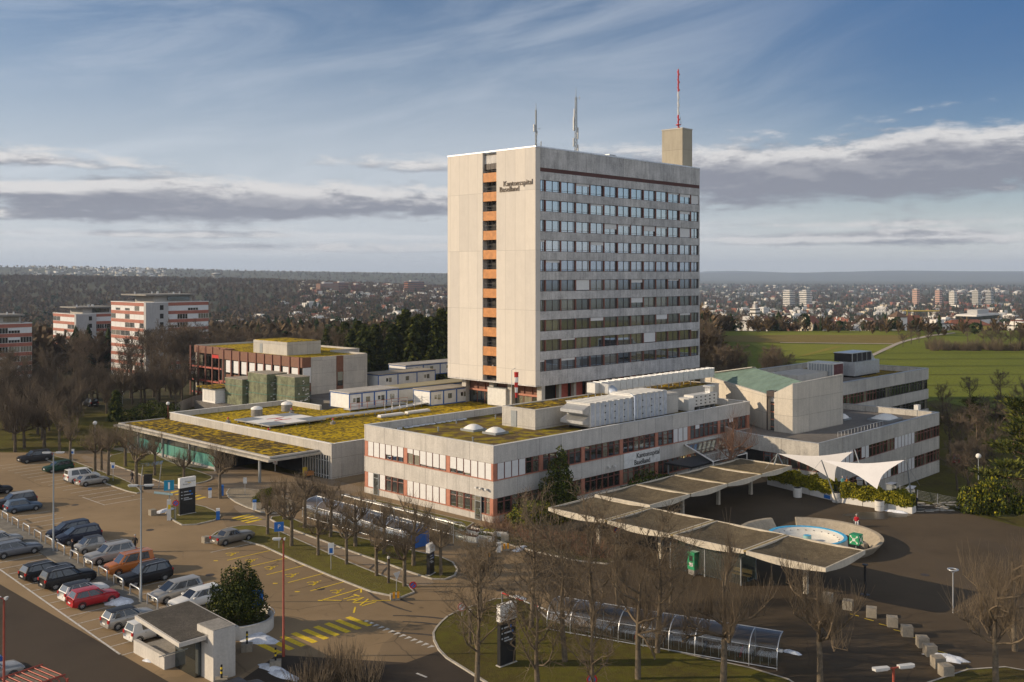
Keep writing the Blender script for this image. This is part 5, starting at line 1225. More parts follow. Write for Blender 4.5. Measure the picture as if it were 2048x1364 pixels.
snow(1795, 1025, 1.3, 'thin snow strip in front of the white hedge troughs', 4, (1.2, .25)); snow(240, 1205, 1.5, 'snow heap in front of the red hatchback', 5, (1.1, .7)); snow(545, 1338, 1.2, 'snow remnant on the dark ground behind the kiosk', 6, (1.2, .4)); snow(1040, 1098, 1.0, 'snow heap beside the orange posts and planters', 7, (.5, 1.6))
snow(568, 1352, 1.2, 'snow remnant beside the foot of the red lamp pole', 8, (1.3, .4)); snow(1585, 1306, .8, 'snow remnant behind the bicycle shelter end', 9, (1, .4)); snow(1038, 1196, .8, 'snow remnant beside the barrier at the island', 10); snow(295, 1322, .5, 'small snow lump at the foot of the kiosk', 11)
wp = MB()
for i, (x, y, r) in enumerate(((1755, 1030, 3.0), (1740, 1036, 2.0))):
    c = g(x, y); rr = random.Random(i); wp.poly([(c[0]+r*rr.uniform(.7, 1.1)*cos(a)*1.3, c[1]+r*.5*rr.uniform(.7, 1.1)*sin(a), .02+.004*i) for a in [k*pi/8 for k in range(16)]])
tag(wp.build('puddle', M('wet_asphalt', (.045, .038, .03), .35, 0, .2, 2)), kind='structure')

# hedge troughs and the cafe terrace
m_trough = concrete('trough_white', (.58, .565, .53), 40, 40, 0, 0, .18, 0)
H0, H1 = (39.9, -11.5), (36.95, -22.2); K0, K1 = (36.6, -23.2), (36.9, -32.1)
def trough(label, a, c, i):
    t = grid_thing('hedge_trough', label, 'planter', a[0], a[1], 0, 'white hedge troughs on the square', atan2(c[1]-a[1], c[0]-a[0])); L = hypot(c[0]-a[0], c[1]-a[1])
    b = MB(); ring(b, 0, 0, L-.08, 1.25, 0, .75, .12); b.build('trough', m_trough, t); MB().box(.12, .12, 0, L-.2, 1.13, .62).build('soil', m_wood_floor, t); return t
def lerp(a, c, t_): return (a[0]+(c[0]-a[0])*t_, a[1]+(c[1]-a[1])*t_)
TRL = ['white hedge trough nearest the umbrella canopies', 'white hedge trough with the shaded hedge above it', 'white hedge trough carrying the small blue sign', 'white hedge trough right of the gap in the hedge', 'white hedge trough in the middle of the bright hedge', 'white hedge trough at the open end of the bright hedge']
for i in range(3): tt = trough(TRL[i], lerp(H0, H1, i/3), lerp(H0, H1, (i+1)/3), i)
sgn = tag(MB().box(2.3, -.05, .12, 3.3, -.02, .55).build('blue_sign', m_sblue, None, tt.location, tt.rotation_euler[2]), 'small blue sign fixed to a white hedge trough', 'sign')
for i in range(3): trough(TRL[3+i], lerp(K0, K1, i/3), lerp(K0, K1, (i+1)/3), i)
for i, (x, y, lb) in enumerate(((1595, 994, 'white round concrete bin in front of the shaded hedge'), (1673, 1004, 'white round concrete bin at the gap between the two hedges'), (1759, 1021, 'white round concrete bin in front of the bright hedge'))):
    p = g(x, y); t = thing('concrete_bin', lb, 'bin', (p[0], p[1], 0), 0, 'round concrete bins along the hedge'); MB().cyl(0, 0, 0, .55, .52, 18, 0, .55).cyl(0, 0, .58, 1.15, .55, 18).build('body', m_trough, t); MB().cyl(0, 0, 1.15, 1.2, .42, 18).build('opening', m_dark, t)
rl = random.Random(21)
def leaves(mb, n, fpos, s, rnd_, m=0, flat=.3):
    for _ in range(n):
        p_ = Vector(fpos(rnd_)); a = Vector((rnd_.gauss(0, 1), rnd_.gauss(0, 1), rnd_.gauss(0, 1)*flat+.2)).normalized(); t_ = a.cross(Vector((rnd_.gauss(0, 1), rnd_.gauss(0, 1), rnd_.gauss(0, 1)))).normalized(); q = a.cross(t_); k = s*rnd_.uniform(.6, 1.3)
        mb.add([p_-t_*k, p_+q*k*.55, p_+t_*k, p_-q*k*.55], [(0, 1, 2, 3)], m if isinstance(m, int) else m(p_, rnd_))
m_lf1 = M('leaf_yellow_green', (.24, .215, .014), .65, 0, .5, 3, 0, .15); m_lf2 = M('leaf_green', (.075, .090, .012), .65, 0, .5, 2, 0, .15); m_lf3 = M('leaf_dark', (.030, .040, .010), .7, 0, .5, 2, 0, .1); m_ndl = M('needles', (.034, .046, .013), .8, 0, .5, 2, 0, .1); m_ndl2 = M('needles_light', (.100, .105, .018), .8, 0, .4, 2, 0, .1)
def hedge(label, a, c, n, mats):
    t = grid_thing('hedge', label, 'hedge', a[0], a[1], 0, 'laurel hedges in the white troughs', atan2(c[1]-a[1], c[0]-a[0])); L = hypot(c[0]-a[0], c[1]-a[1])
    def f(r):
        x = r.uniform(.1, L-.1); q = r.random(); bump = .22*sin(x*1.9)+.15*sin(x*4.3+1)
        if q < .45: return (x, .05+r.gauss(0, .08)-.1*sin(x*2.7), r.uniform(.65, 2.3+bump))
        if q < .8: return (x, r.uniform(0, 1.25), 2.05+bump+r.gauss(0, .1))
        return (x, 1.22+r.gauss(0, .08), r.uniform(.65, 2.1))
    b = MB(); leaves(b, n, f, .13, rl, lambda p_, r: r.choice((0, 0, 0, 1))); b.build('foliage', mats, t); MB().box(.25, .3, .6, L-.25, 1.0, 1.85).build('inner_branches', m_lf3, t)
hedge('laurel hedge half in building shade, nearer the umbrella canopies', H0, H1, 7500, [m_lf1, m_lf2]); hedge('sunlit yellow green laurel hedge right of the gap', K0, K1, 7500, [m_lf1, m_lf2])
for i, (x, y, s_) in enumerate(((1783, 978, 1), (1822, 986, 1.2), (1720, 968, 1), (1690, 966, 1))):
    p = g(x, y); t = thing('terrace_table', ['pale cafe table at the foot of the right sail mast', 'pale cafe table standing farthest right, beside the fence', 'pale cafe table behind the hedge below the right sail', 'pale cafe table behind the hedge gap'][i], 'table', (p[0], p[1], 0), RZ+.2*i, 'cafe tables on the terrace')
    MB().box(-.9*s_, -.45, .72, .9*s_, .45, .76).build('table_top', m_metal, t)
    for a in (-.7, .7): MB().box(a-.04, -.35, 0, a+.04, .35, .72).build('leg', m_grey, t)
fe = thing('mesh_fence', 'low wire fence with metal posts beside the cafe terrace', 'fence', (0, 0, 0)); b = MB(); w_ = MB()
fp = [g(1800, 990), g(1835, 1000), g(1875, 1008), g(1918, 1017), g(1960, 1020)]
for i, p in enumerate(fp): b.box(p[0]-.04, p[1]-.04, 0, p[0]+.04, p[1]+.04, 1.25)
for i in range(4):
    for k in range(7): w_.tube([fp[i]+(.15+k*.17,), fp[i+1]+(.15+k*.17,)], .012, 3, 0, False)
b.build('fence_posts', m_metal, fe); w_.build('wire', m_grey, fe)
sl2 = MB()
for i in range(36):
    p = g(1838+rl.uniform(0, 95), 1003+rl.uniform(0, 22)+(0)); a = rl.uniform(-.2, .2); sl2.box(p[0]-.45, p[1]-.28, 0, p[0]+.45, p[1]+.28, .05)
tag(sl2.build('stepping_stones', m_kerb), kind='structure')
# glass shelter, ticket machine and boards below the front canopies
gs = grid_thing('glass_shelter', 'frameless glass waiting shelter under the front umbrella canopies', 'shelter', -.6, -31.9)
for x0, y0, x1, y1 in ((0, 0, 2.6, 0), (0, 0, 0, 7.6), (2.6, 0, 2.6, 7.6), (0, 7.6, 2.6, 7.6)): MB().box(x0-.02, y0-.02, .15, x1+.02, y1+.02, 2.5).build('glass_pane', m_clear, gs)
for x, y in ((0, 0), (2.6, 0), (0, 3.8), (2.6, 3.8), (0, 7.6), (2.6, 7.6)): MB().box(x-.05, y-.05, 0, x+.05, y+.05, 2.6).build('post', m_grey, gs)
bn = grid_thing('bench', 'orange wooden bench inside the glass shelter', 'bench', .9, -30.9); MB().box(0, -1.0, .42, .4, 1.0, .48).build('seat', m_wood, bn); MB().box(.4, -1.0, .6, .46, 1.0, .95).build('backrest', m_wood, bn)
for y in (-.8, .75): MB().box(.05, y, 0, .35, y+.06, .42).build('leg', m_grey, bn)
tm = thing('ticket_machine', 'green ticket machine beside the glass shelter', 'ticket machine', g(1388, 1148)+(0,), RZ-.1); MB().box(-.45, -.4, .5, .45, .4, 2.1).build('cabinet', m_green, tm); MB().box(-.4, -.35, 0, .4, .35, .5).build('plinth', m_concd, tm); MB().box(-.47, -.2, 1.3, -.45, .2, 1.8).build('screen', m_dark, tm); MB().box(-.47, -.25, .8, -.45, .2, 1.15).build('panel', m_lgrey, tm)
nb = thing('notice_board', 'framed board with two white notices under the front canopies', 'notice board', g(1416, 1135)+(0,), RZ-pi/2); MB().box(-1, -.06, .9, 1, .06, 2.1).build('board', m_framed, nb)
for x in (-.48, .48): MB().box(x-.38, -.08, 1.1, x+.38, -.06, 1.95).build('notice', m_white, nb)
for x in (-.9, .84): MB().box(x, -.04, 0, x+.06, .04, .9).build('leg', m_grey, nb)
ip = thing('sign_panel', 'white information panel on a post near the ticket machine', 'sign', g(1379, 1118)+(0,), RZ-pi/2); MB().box(-.35, -.03, 1.3, .35, .03, 2.6).build('panel', m_white, ip); MB().box(-.04, -.04, 0, .04, .04, 1.3).build('post', m_grey, ip)
asg = thing('assembly_sign', 'green cube shaped assembly point sign with white symbols inside the ring wall', 'sign', g(1712, 1106)+(0,), RZ); asg.scale = (.8, .8, .85)
MB().box(-.62, -.62, 1.1, .62, .62, 2.25).build('cube_panel', m_green, asg); MB().cyl(0, 0, 0, 1.1, .06, 8).build('post', m_grey, asg)
for rz_ in (0, -pi/2):
    b = MB()
    for sx in (-1, 1):
        for sz in (-1, 1): b.add([(sx*.5, -.63, 1.68+sz*.45), (sx*.3, -.63, 1.68+sz*.45), (sx*.5, -.63, 1.68+sz*.25)], [(0, 1, 2)]); b.add([(sx*.44, -.63, 1.68+sz*.33), (sx*.38, -.63, 1.68+sz*.39), (sx*.2, -.63, 1.68+sz*.2), (sx*.26, -.63, 1.68+sz*.14)], [(0, 1, 2, 3)])
    for x in (-.13, 0, .13): b.box(x-.05, -.635, 1.5, x+.05, -.63, 1.75); b.add([(x+.05*cos(a), -.635, 1.82+.05*sin(a)) for a in [k*pi/4 for k in range(8)]], [tuple(range(8))])
    b.build('symbol', m_white, asg, rz=rz_)
# ---------------------------------------------------------------- trees
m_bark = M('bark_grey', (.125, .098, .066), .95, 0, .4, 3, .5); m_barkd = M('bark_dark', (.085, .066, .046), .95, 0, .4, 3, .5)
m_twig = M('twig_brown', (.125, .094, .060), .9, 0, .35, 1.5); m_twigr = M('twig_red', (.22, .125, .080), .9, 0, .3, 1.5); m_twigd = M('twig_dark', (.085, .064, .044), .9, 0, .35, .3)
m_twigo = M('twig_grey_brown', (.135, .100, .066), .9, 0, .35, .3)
def vrand(r): return Vector((r.gauss(0, 1), r.gauss(0, 1), r.gauss(0, 1)))
def branch(mb, p, d, L, r0, r1, rr, wob=.18, n=5, up=.1, sides=5):
    pts = [Vector(p)]; q = Vector(p); d = Vector(d).normalized()
    for i in range(n):
        d = (d+vrand(rr)*wob+Vector((0, 0, up))).normalized(); q = q+d*L/n; pts.append(q.copy())
    mb.tube(pts, [r0+(r1-r0)*i/n for i in range(n+1)], sides, 0, False); return pts, d
def pollard(seed, th=2.6, h=6.0, spread=2.3, limbs=7, tw=5, tr=.17, twig=.016, lead=.5):
    rr = random.Random(seed); tb = MB(); cb = MB()
    lean = Vector((rr.uniform(-.05, .05), rr.uniform(-.05, .05), 1))
    tp, _ = branch(tb, (0, 0, -.05), lean, th, tr*1.15, tr*.9, rr, .03, 5, .3, 8)
    top, _ = branch(cb, tp[-1], lean, (h-th)*lead, tr*.85, tr*.35, rr, .10, 5, .4, 6)
    def sprout(p, k, L):
        for _ in range(k):
            a = rr.uniform(0, 2*pi); e = rr.uniform(.1, .75); d = Vector((cos(a)*e, sin(a)*e, 1)); branch(cb, p, d, L*rr.uniform(.5, 1.15), twig, twig*.45, rr, .09, 3, .06, 3)
    def knob(p, r): cb.ball(tuple(p), r, 6)
    for i in range(limbs):
        t_ = rr.uniform(0, 1); base = tp[-1] if i < limbs*.55 else top[min(int(t_*5), 5)]
        a = 2*pi*i/limbs+rr.uniform(-.3, .3); e = rr.uniform(.25, .75); L = spread*rr.uniform(.65, 1.1)
        pts, d = branch(cb, base, (cos(a), sin(a), e), L, tr*.5, tr*.25, rr, .25, 5, .10, 5)
        for j, p_ in enumerate(pts[2:]):
            sprout(p_, tw, (h-th)*.42)
            if j % 2 == 0:
                sp, _ = branch(cb, p_, d+vrand(rr)*.9+Vector((0, 0, .3)), L*.45, tr*.22, tr*.12, rr, .25, 3, .15, 4)
                for s_ in sp[1:]: sprout(s_, max(tw-1, 2), (h-th)*.36)
                knob(sp[-1], tr*.26)
        knob(pts[-1], tr*.38)
    for p_ in top[2:]: sprout(p_, tw, (h-th)*.45)
    return tb, cb
def bare(seed, h=15., spread=5., th=4., n1=9, n2=5, n3=6, tr=.28, twig=.03, form=.55):
    rr = random.Random(seed); tb = MB(); cb = MB(); lean = Vector((rr.uniform(-.06, .06), rr.uniform(-.06, .06), 1))
    tp, _ = branch(tb, (0, 0, -.3), lean, th+.3, tr*1.2, tr, rr, .04, 4, .3, 7); ld, _ = branch(cb, tp[-1], lean, (h-th)*.8, tr*.95, tr*.15, rr, .08, 7, .3, 6)
    for i in range(n1):
        f = (i+.3)/n1; k = f*6; b0 = ld[int(k)].lerp(ld[int(k)+1], k-int(k)); a = i*2.4+rr.uniform(-.4, .4); e = rr.uniform(.45, 1.1); L = spread*(1.05-form*f)*rr.uniform(.75, 1.15)
        pts, d = branch(cb, b0, (cos(a), sin(a), e), L*1.25, tr*.42*(1-.5*f), tr*.10, rr, .2, 5, .12, 4)
        for p_ in pts[1:]:
            for _ in range(n2):
                sp, d2 = branch(cb, p_, d*.6+vrand(rr)*.8+Vector((0, 0, .35)), L*.5*rr.uniform(.5, 1), twig*1.5, twig*.8, rr, .2, 3, .1, 3)
                for s_ in sp[1:]:
                    for _ in range(max(n3//3, 1)): branch(cb, s_, d2+vrand(rr)*.8+Vector((0, 0, .3)), L*.28*rr.uniform(.5, 1.1), twig, twig*.5, rr, .2, 2, .05, 3)
    return tb, cb
def tree_proto(pair, mats, tname='trunk', cname='crown'): return (pair[0].mesh(tname, [mats[0]]), pair[1].mesh(cname, [mats[1]]))
def plant(proto, name, label, cat, x, y, z=0, rz=0, s=1.0, group=None, parts=('trunk', 'crown'), sz=None):
    t = thing(name, label, cat, (x, y, z), rz, group); t.scale = (s, s, sz or s)
    for me_, nm in zip(proto, parts): put(me_, nm, t)
    return t
rt = random.Random(5)
PP = [tree_proto(pollard(11+i, 2.3+.25*(i % 3), 5.6+.3*(i % 2), 2.0+.15*i, 8, 6, .17, .012), (m_bark, m_twig)) for i in range(3)]
PF = [tree_proto(pollard(31+i, 3.0+.3*i, 9.2, 3.0, 9, 7, .20, .013, .62), (m_bark, m_twig)) for i in range(3)]
PG = [tree_proto(bare(51+i, 10.5, 3.4, 2.6, 12, 3, 6, .18, .014, .35), (m_bark, m_twig)) for i in range(2)]
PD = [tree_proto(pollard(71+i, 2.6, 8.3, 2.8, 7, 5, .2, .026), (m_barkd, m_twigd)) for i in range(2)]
PW = [tree_proto(bare(91+i, 17, 5.2, 4.5, 10, 4, 6, .3, .034, .5), (m_barkd, m_twigo if i else m_twigd)) for i in range(3)]
def loc(px_, py_): return g(px_, py_)
LT = [(535, 1070), (583, 1093), (609, 1057), (636, 1112), (693, 1130), (661, 1075), (711, 1094), (753, 1153), (768, 1110), (809, 1174), (827, 1132), (882, 1151), (568, 1040)]
for i, (x, y) in enumerate(LT):
    p = loc(x, y); front = UV(p)[0] < -19
    lb = 'knobbly bare pollarded tree on the lawn between taxi bays and footpath' if front else 'knobbly bare pollarded tree on the lawn strip beside the glazed bicycle shelter'
    plant(PP[i % 3], 'pollarded_tree', lb, 'tree', p[0], p[1], .08, i*1.7, (.95, 1.05, 1.12, .9)[i % 4], 'pollarded trees beside the taxi bays')
AV = [(119, 903), (140, 925), (190, 944), (203, 940), (216, 952), (251, 934), (273, 974), (309, 952), (368, 968), (440, 997)]
AL = {5: 'bare pollarded tree set back on the lawn near the teal glazing', 8: 'bare pollarded tree right behind the black sign pillar', 9: 'bare pollarded tree between the white bollard and the planting bed'}
for i, (x, y) in enumerate(AV):
    p = loc(x, y); plant(PP[(i+1) % 3], 'pollarded_tree', AL.get(i, 'bare pollarded tree along the footpath beside the far parking bays'), 'tree', p[0], p[1], .05, i*2.1, (1.25, 1.15, 1.2, 1.1, 1.25, 1.2, 1.3, 1.05, .95, 1.15)[i], 'pollarded trees before the mossy hall')
FG = [(962, 1228, 0, .80), (1062, 1257, 1, 1.0), (1130, 1325, 1, 1.0), (1188, 1277, 1, 1.05), (1276, 1360, 0, .95), (1314, 1307, 1, 1.0), (1235, 1210, 1, .72), (1446, 1375, 0, 1.05), (1640, 1392, 0, 1.0), (1993, 1378, 0, 1.0), (2030, 1302, 0, .95), (952, 1400, 1, .95), (1078, 1425, 1, .95), (1190, 1440, 1, .85), (1340, 1212, 1, .62)]
FL = {0: 'bare tree at the left tip of the grass island beside the white topped pillar', 7: 'tall pollarded tree in front of the right part of the bicycle shelter', 8: 'tall pollarded tree in the middle below the free canopy end', 9: 'big pollarded tree near the bottom right corner by the snow heap', 10: 'pollarded tree cut by the right edge of the photo'}
for i, (x, y, k, s_) in enumerate(FG):
    p = g(x, y); pr = (PF if k == 0 else PG)[i % (3 if k == 0 else 2)]
    plant(pr, 'bare_tree', FL.get(i, 'slender bare tree standing on the grass island in front of the bicycle shelter'), 'tree', p[0], p[1], .05, i*1.3, s_, 'bare trees on the grass island')
PR = tree_proto(pollard(44, 3.6, 10.0, 3.4, 10, 5, .2, .014, .55), (m_barkd, m_twigr)); p = W(35.6, -8.6); plant(PR, 'bare_tree', 'bare tree with glowing reddish twigs at the main entrance', 'tree', p[0], p[1], 0, .4)
# park at the left: rows of pollards in shade
PK = [(157, 822), (178, 815), (203, 827), (225, 817), (254, 817), (262, 808), (282, 808), (297, 806), (314, 812), (321, 806), (345, 809), (240, 806), (372, 800), (20, 880), (48, 862), (75, 880), (100, 862), (22, 842), (60, 838), (98, 838), (128, 850), (8, 820), (40, 815), (75, 818), (112, 818), (140, 806), (170, 800), (200, 800), (5, 800), (50, 797), (95, 798), (330, 795), (360, 792), (392, 790), (300, 792), (270, 795), (30, 905), (-40, 870), (-60, 830), (-90, 860), (-30, 900), (-110, 900), (15, 860), (35, 845), (60, 870), (85, 850), (115, 835), (130, 868), (150, 840), (-20, 850), (-50, 880), (10, 830), (65, 825), (120, 800), (160, 812), (188, 806), (215, 804), (30, 800), (75, 800), (-70, 805), (-120, 840), (45, 895), (90, 893)]
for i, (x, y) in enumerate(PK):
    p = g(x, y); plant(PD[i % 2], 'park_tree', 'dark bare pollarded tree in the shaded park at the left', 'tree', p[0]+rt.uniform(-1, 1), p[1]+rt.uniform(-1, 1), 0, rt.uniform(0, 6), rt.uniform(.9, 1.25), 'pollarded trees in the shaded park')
# wood: tall bare trees around the apartment blocks and behind the brown building
def blocked(x, y):
    u, v = UV((x, y)); return (30 < u < 62 and 60 < v < 140) or (20 < u < 66 and v < 92 and v > -30) or (45 < u < 102 and 20 < v < 70)
n = 0; WOODL = {0: 'tall bare brown tree in the wood behind the brown clad building', 1: 'tall bare brown tree among the striped apartment blocks', 2: 'tall bare tree behind the tower at the edge of the green field'}
def wood(n_, px0, px1, d0, d1, kind, s0, s1, name='wood_tree'):
    k = 0; tries = 0
    while k < n_ and tries < n_*20:
        tries += 1; d = rt.uniform(d0, d1); x = (rt.uniform(px0, px1)-1024)/F*d
        if blocked(x, d): continue
        if kind == 1 and any(abs(x-bx) < 22 and -6 < d-by < 30 for bx, by in ((-120, 340), (-160, 400), (-150, 300))): continue
        plant(PW[rt.randrange(3)], name, WOODL[kind], 'tree', x, d, terr(x, d)-.1, rt.uniform(0, 6), rt.uniform(s0, s1), ('bare trees of the wood', 'bare trees around the apartment blocks', 'bare trees at the field edge')[kind]); k += 1
wood(68, 410, 900, 262, 400, 0, .72, 1.0); wood(18, -60, 420, 225, 290, 1, .5, .74); wood(34, -60, 420, 300, 440, 1, .85, 1.1); wood(12, 300, 480, 290, 345, 1, .9, 1.15)
wood(13, 1395, 1480, 215, 270, 2, .62, .85); wood(9, 1470, 1590, 235, 265, 2, .5, .66); wood(7, 1400, 1450, 270, 330, 2, .75, .95)
# trees at the lower right, behind the cafe terrace
RT = [(1900, 178, .65), (1925, 165, .6), (1955, 172, .66), (1990, 182, .7), (2030, 170, .7), (1885, 205, .42), (1940, 215, .42), (2000, 220, .46), (2050, 200, .5), (1968, 150, .6), (1915, 150, .5), (2070, 160, .7), (1935, 141, .62)]
for i, (x, d, s_) in enumerate(RT): q = (x-1024)/F*d; plant(PW[i % 3], 'bare_tree', 'dark bare tree in the thicket behind the cafe terrace lawn', 'tree', q, d, terr(q, d)-.1, i*1.1, s_, 'bare trees behind the terrace lawn')
# evergreen trees
def spruce(seed, h=19., r=3.6, n=3000):
    rr = random.Random(seed); tb = MB().tube([(0, 0, -.3), (0, 0, h*.5), (.1, 0, h)], [.28, .18, .03], 6); cb = MB()
    for i in range(34):
        z = h*(.10+.88*(i/34)**.9); R = r*(1-(z/h))**.8*rr.uniform(.8, 1.15)+.2
        for k in range(7):
            a = k*2*pi/7+i*1.3+rr.uniform(-.3, .3); L = R*rr.uniform(.65, 1.15); dz_ = -.30*L
            cb.tube([(0, 0, z), (cos(a)*L*.6, sin(a)*L*.6, z+.25*L*.3), (cos(a)*L, sin(a)*L, z+dz_*.6)], [.05, .03, .01], 3, 0, False)
            for q in range(max(int(n/240), 3)):
                f = rr.uniform(.2, 1.05); c_ = Vector((cos(a)*L*f+rr.gauss(0, .22), sin(a)*L*f+rr.gauss(0, .22), z+dz_*.6*f*f-rr.uniform(0, .5))); t_ = Vector((cos(a)+rr.gauss(0, .5), sin(a)+rr.gauss(0, .5), -.5+rr.gauss(0, .3))).normalized(); w_ = t_.cross(Vector((0, 0, 1))).normalized(); k_ = rr.uniform(.35, .75)
                cb.add([c_-t_*k_, c_+w_*k_*.35, c_+t_*k_, c_-w_*k_*.35], [(0, 1, 2, 3)], 0 if rr.random() < .75 else 1)
    return (tb.mesh('trunk', [m_barkd]), cb.mesh('crown', [m_ndl, m_ndl2]))
SP = [spruce(1, 20, 4.0, 4200), spruce(2, 18, 4.8, 4200)]
for i, (x, d, s_) in enumerate(((655, 285, .82), (690, 292, .88), (716, 268, 1.0), (738, 285, .85), (770, 270, .9), (812, 268, 1.05), (838, 262, 1.1), (862, 272, 1.0), (882, 262, 1.1), (900, 285, 1.1), (790, 300, .9), (850, 300, 1.0), (672, 310, .85), (640, 300, .6), (535, 268, .55), (925, 300, .9), (702, 262, .8), (728, 256, .85), (752, 262, .95), (785, 258, .9), (800, 262, 1.0), (828, 256, .95), (850, 258, 1.05), (872, 256, 1.0))):
    q = (x-1024)/F*d; plant(SP[i % 2], 'spruce_tree', 'dark green spruce between the brown building and the tower', 'tree', q, d, terr(q, d)-.2, i*1.7, s_*1.3, 'spruces behind the containers', ('trunk', 'crown'), s_*(.92, 1.06, .85, 1.0)[i % 4])
def clump(seed, balls, n, s, mats, stem=None, weights=(0, 0, 1), name='foliage'):
    rr = random.Random(seed); tot = sum(b_[3]**2 for b_ in balls); cb = MB()
    for bx, by, bz, br_, sz in balls:
        def f(r):
            v = vrand(r).normalized(); k = br_*(1-.32*r.random()**2)*(1+.16*sin(v.x*5+bx)+.14*sin(v.y*6+v.z*5)); return (bx+v.x*k, by+v.y*k, max(bz+v.z*k*sz, .03))
        leaves(cb, int(n*br_**2/tot), f, s, rr, lambda p_, r: r.choice(weights), .6)
    c = cb.mesh(name, mats); tb = MB()
    for bx, by, bz, br_, sz in balls[:8]: tb.tube([(bx*.2, by*.2, 0), (bx*.7, by*.7, bz*.6), (bx, by, bz)], [.09, .06, .03], 5)
    return (tb.mesh('stem', [m_barkd]), c)
cy = clump(3, [(0, 0, .9, 1.7, .9), (.5, .3, 2.2, 1.6, 1), (-.5, -.2, 2.8, 1.4, 1), (.2, .3, 3.8, 1.3, 1.1), (-.1, .1, 4.8, 1.0, 1.2), (.15, 0, 5.7, .7, 1.3), (.05, 0, 6.5, .4, 1.8)], 8000, .12, [m_lf2, m_ndl, m_ndl2], weights=(0, 1, 1, 2))
p = W(8.3, -2.6); plant(cy, 'conifer', 'upright dark green conifer in front of the office wing windows', 'tree', p[0], p[1], 0, 0, 1.12, None, ('trunk', 'crown'))
rh = clump(4, [(0, 0, .9, 1.6, .9), (1.7, .3, .8, 1.5, .85), (-1.6, .2, .7, 1.3, .85), (.6, 1.4, .9, 1.5, .9), (3.1, -.3, .6, 1.2, .8), (.3, -.4, 1.5, 1.1, .9)], 4600, .14, [m_lf1, m_lf2, m_lf3], weights=(0, 1, 1, 2))
p = W(1.5, -4.4); plant(rh, 'rhododendron_bush', 'sunlit rounded evergreen bush at the corner of the office wing', 'bush', p[0], p[1], 0, RZ, 1.15, None, ('stem', 'foliage'))
rh2 = clump(5, [(0, 0, .8, 1.5, .9), (2.2, .2, .9, 1.6, .9), (4.2, -.2, .7, 1.4, .85), (-1.8, 0, .6, 1.2, .8)], 3600, .13, [m_lf2, m_lf3], weights=(0, 1))
p = W(6.3, -4.6); plant(rh2, 'evergreen_bush', 'dark evergreen bush in shade below the tall conifer', 'bush', p[0], p[1], 0, RZ, .95, 'evergreen bushes along the office wing', ('stem', 'foliage')); p = W(21.5, -4.4); plant(rh2, 'evergreen_bush', 'wide dark evergreen bush under the white sign board', 'bush', p[0], p[1], 0, RZ, 1.25, 'evergreen bushes along the office wing', ('stem', 'foliage'))
p = W(13.6, -3.4); plant(rh2, 'evergreen_bush', 'small dark evergreen bush between conifer and wide bush', 'bush', p[0], p[1], 0, RZ, .6, 'evergreen bushes along the office wing', ('stem', 'foliage'))
lau = clump(6, [(0, 0, 1.0, 2.0, .85), (2.3, .4, 1.0, 1.9, .8), (-2.0, .3, .9, 1.6, .8), (.8, 1.6, 1.0, 1.9, .85), (4.0, -.2, .5, 1.2, .7)], 6000, .15, [m_lf1, m_lf2, m_lf3], weights=(0, 1, 1, 2, 2))
p = g(1984, 1030); plant(lau, 'laurel_bush', 'large rounded laurel bush at the edge of the square', 'bush', p[0], p[1]+1, 0, 0, .92, None, ('stem', 'foliage'), 1.45)
yew = clump(7, [(0, 0, 1.4, 1.7, 1), (.9, .4, 1.9, 1.4, 1), (-.9, .3, 1.7, 1.5, 1), (.2, -.6, 2.3, 1.4, 1), (.4, .5, 3.0, 1.2, 1), (-.3, .1, 3.3, 1.0, 1.1), (-1.2, -.4, 1.2, 1.2, 1), (1.4, -.3, 1.2, 1.2, 1), (-.9, .2, 3.7, .5, 1.9), (.7, .3, 4.2, .45, 2.0), (.1, -.4, 4.6, .4, 2.0), (1.5, -.2, 2.9, .6, 1.6), (-1.6, -.3, 2.6, .6, 1.6), (1.0, .9, 3.2, .5, 1.8)], 12000, .105, [m_ndl, m_ndl2, m_lf3], weights=(0, 0, 2, 2, 1))
YP = g(468, 1268); plant(yew, 'yew_bush', 'dense dark yew growing from the curved planter behind the kiosk', 'bush', YP[0], YP[1]+1.2, .5, 0, .94, None, ('stem', 'foliage'))
for i, (x, y, s_) in enumerate(((535, 990, .55), (523, 1003, .62), (545, 1012, .45))): p = g(x, y); plant(lau, 'low_shrub', 'low dark evergreen shrub in the gravel bed before the hall', 'shrub', p[0], p[1], .08, i, s_*.55, 'low shrubs in the gravel bed', ('stem', 'foliage'))
p = g(283, 838); plant(rh2, 'hedge_bush', 'clipped rounded green bush on the park lawn left of the hall roof', 'bush', p[0], p[1], 0, RZ, 1.35, None, ('stem', 'foliage'))
p = g(232, 842); plant(spruce(9, 6, 1.6, 1500), 'young_spruce', 'small dark spruce on the shaded park lawn', 'tree', p[0], p[1], 0, 0, 1.0)
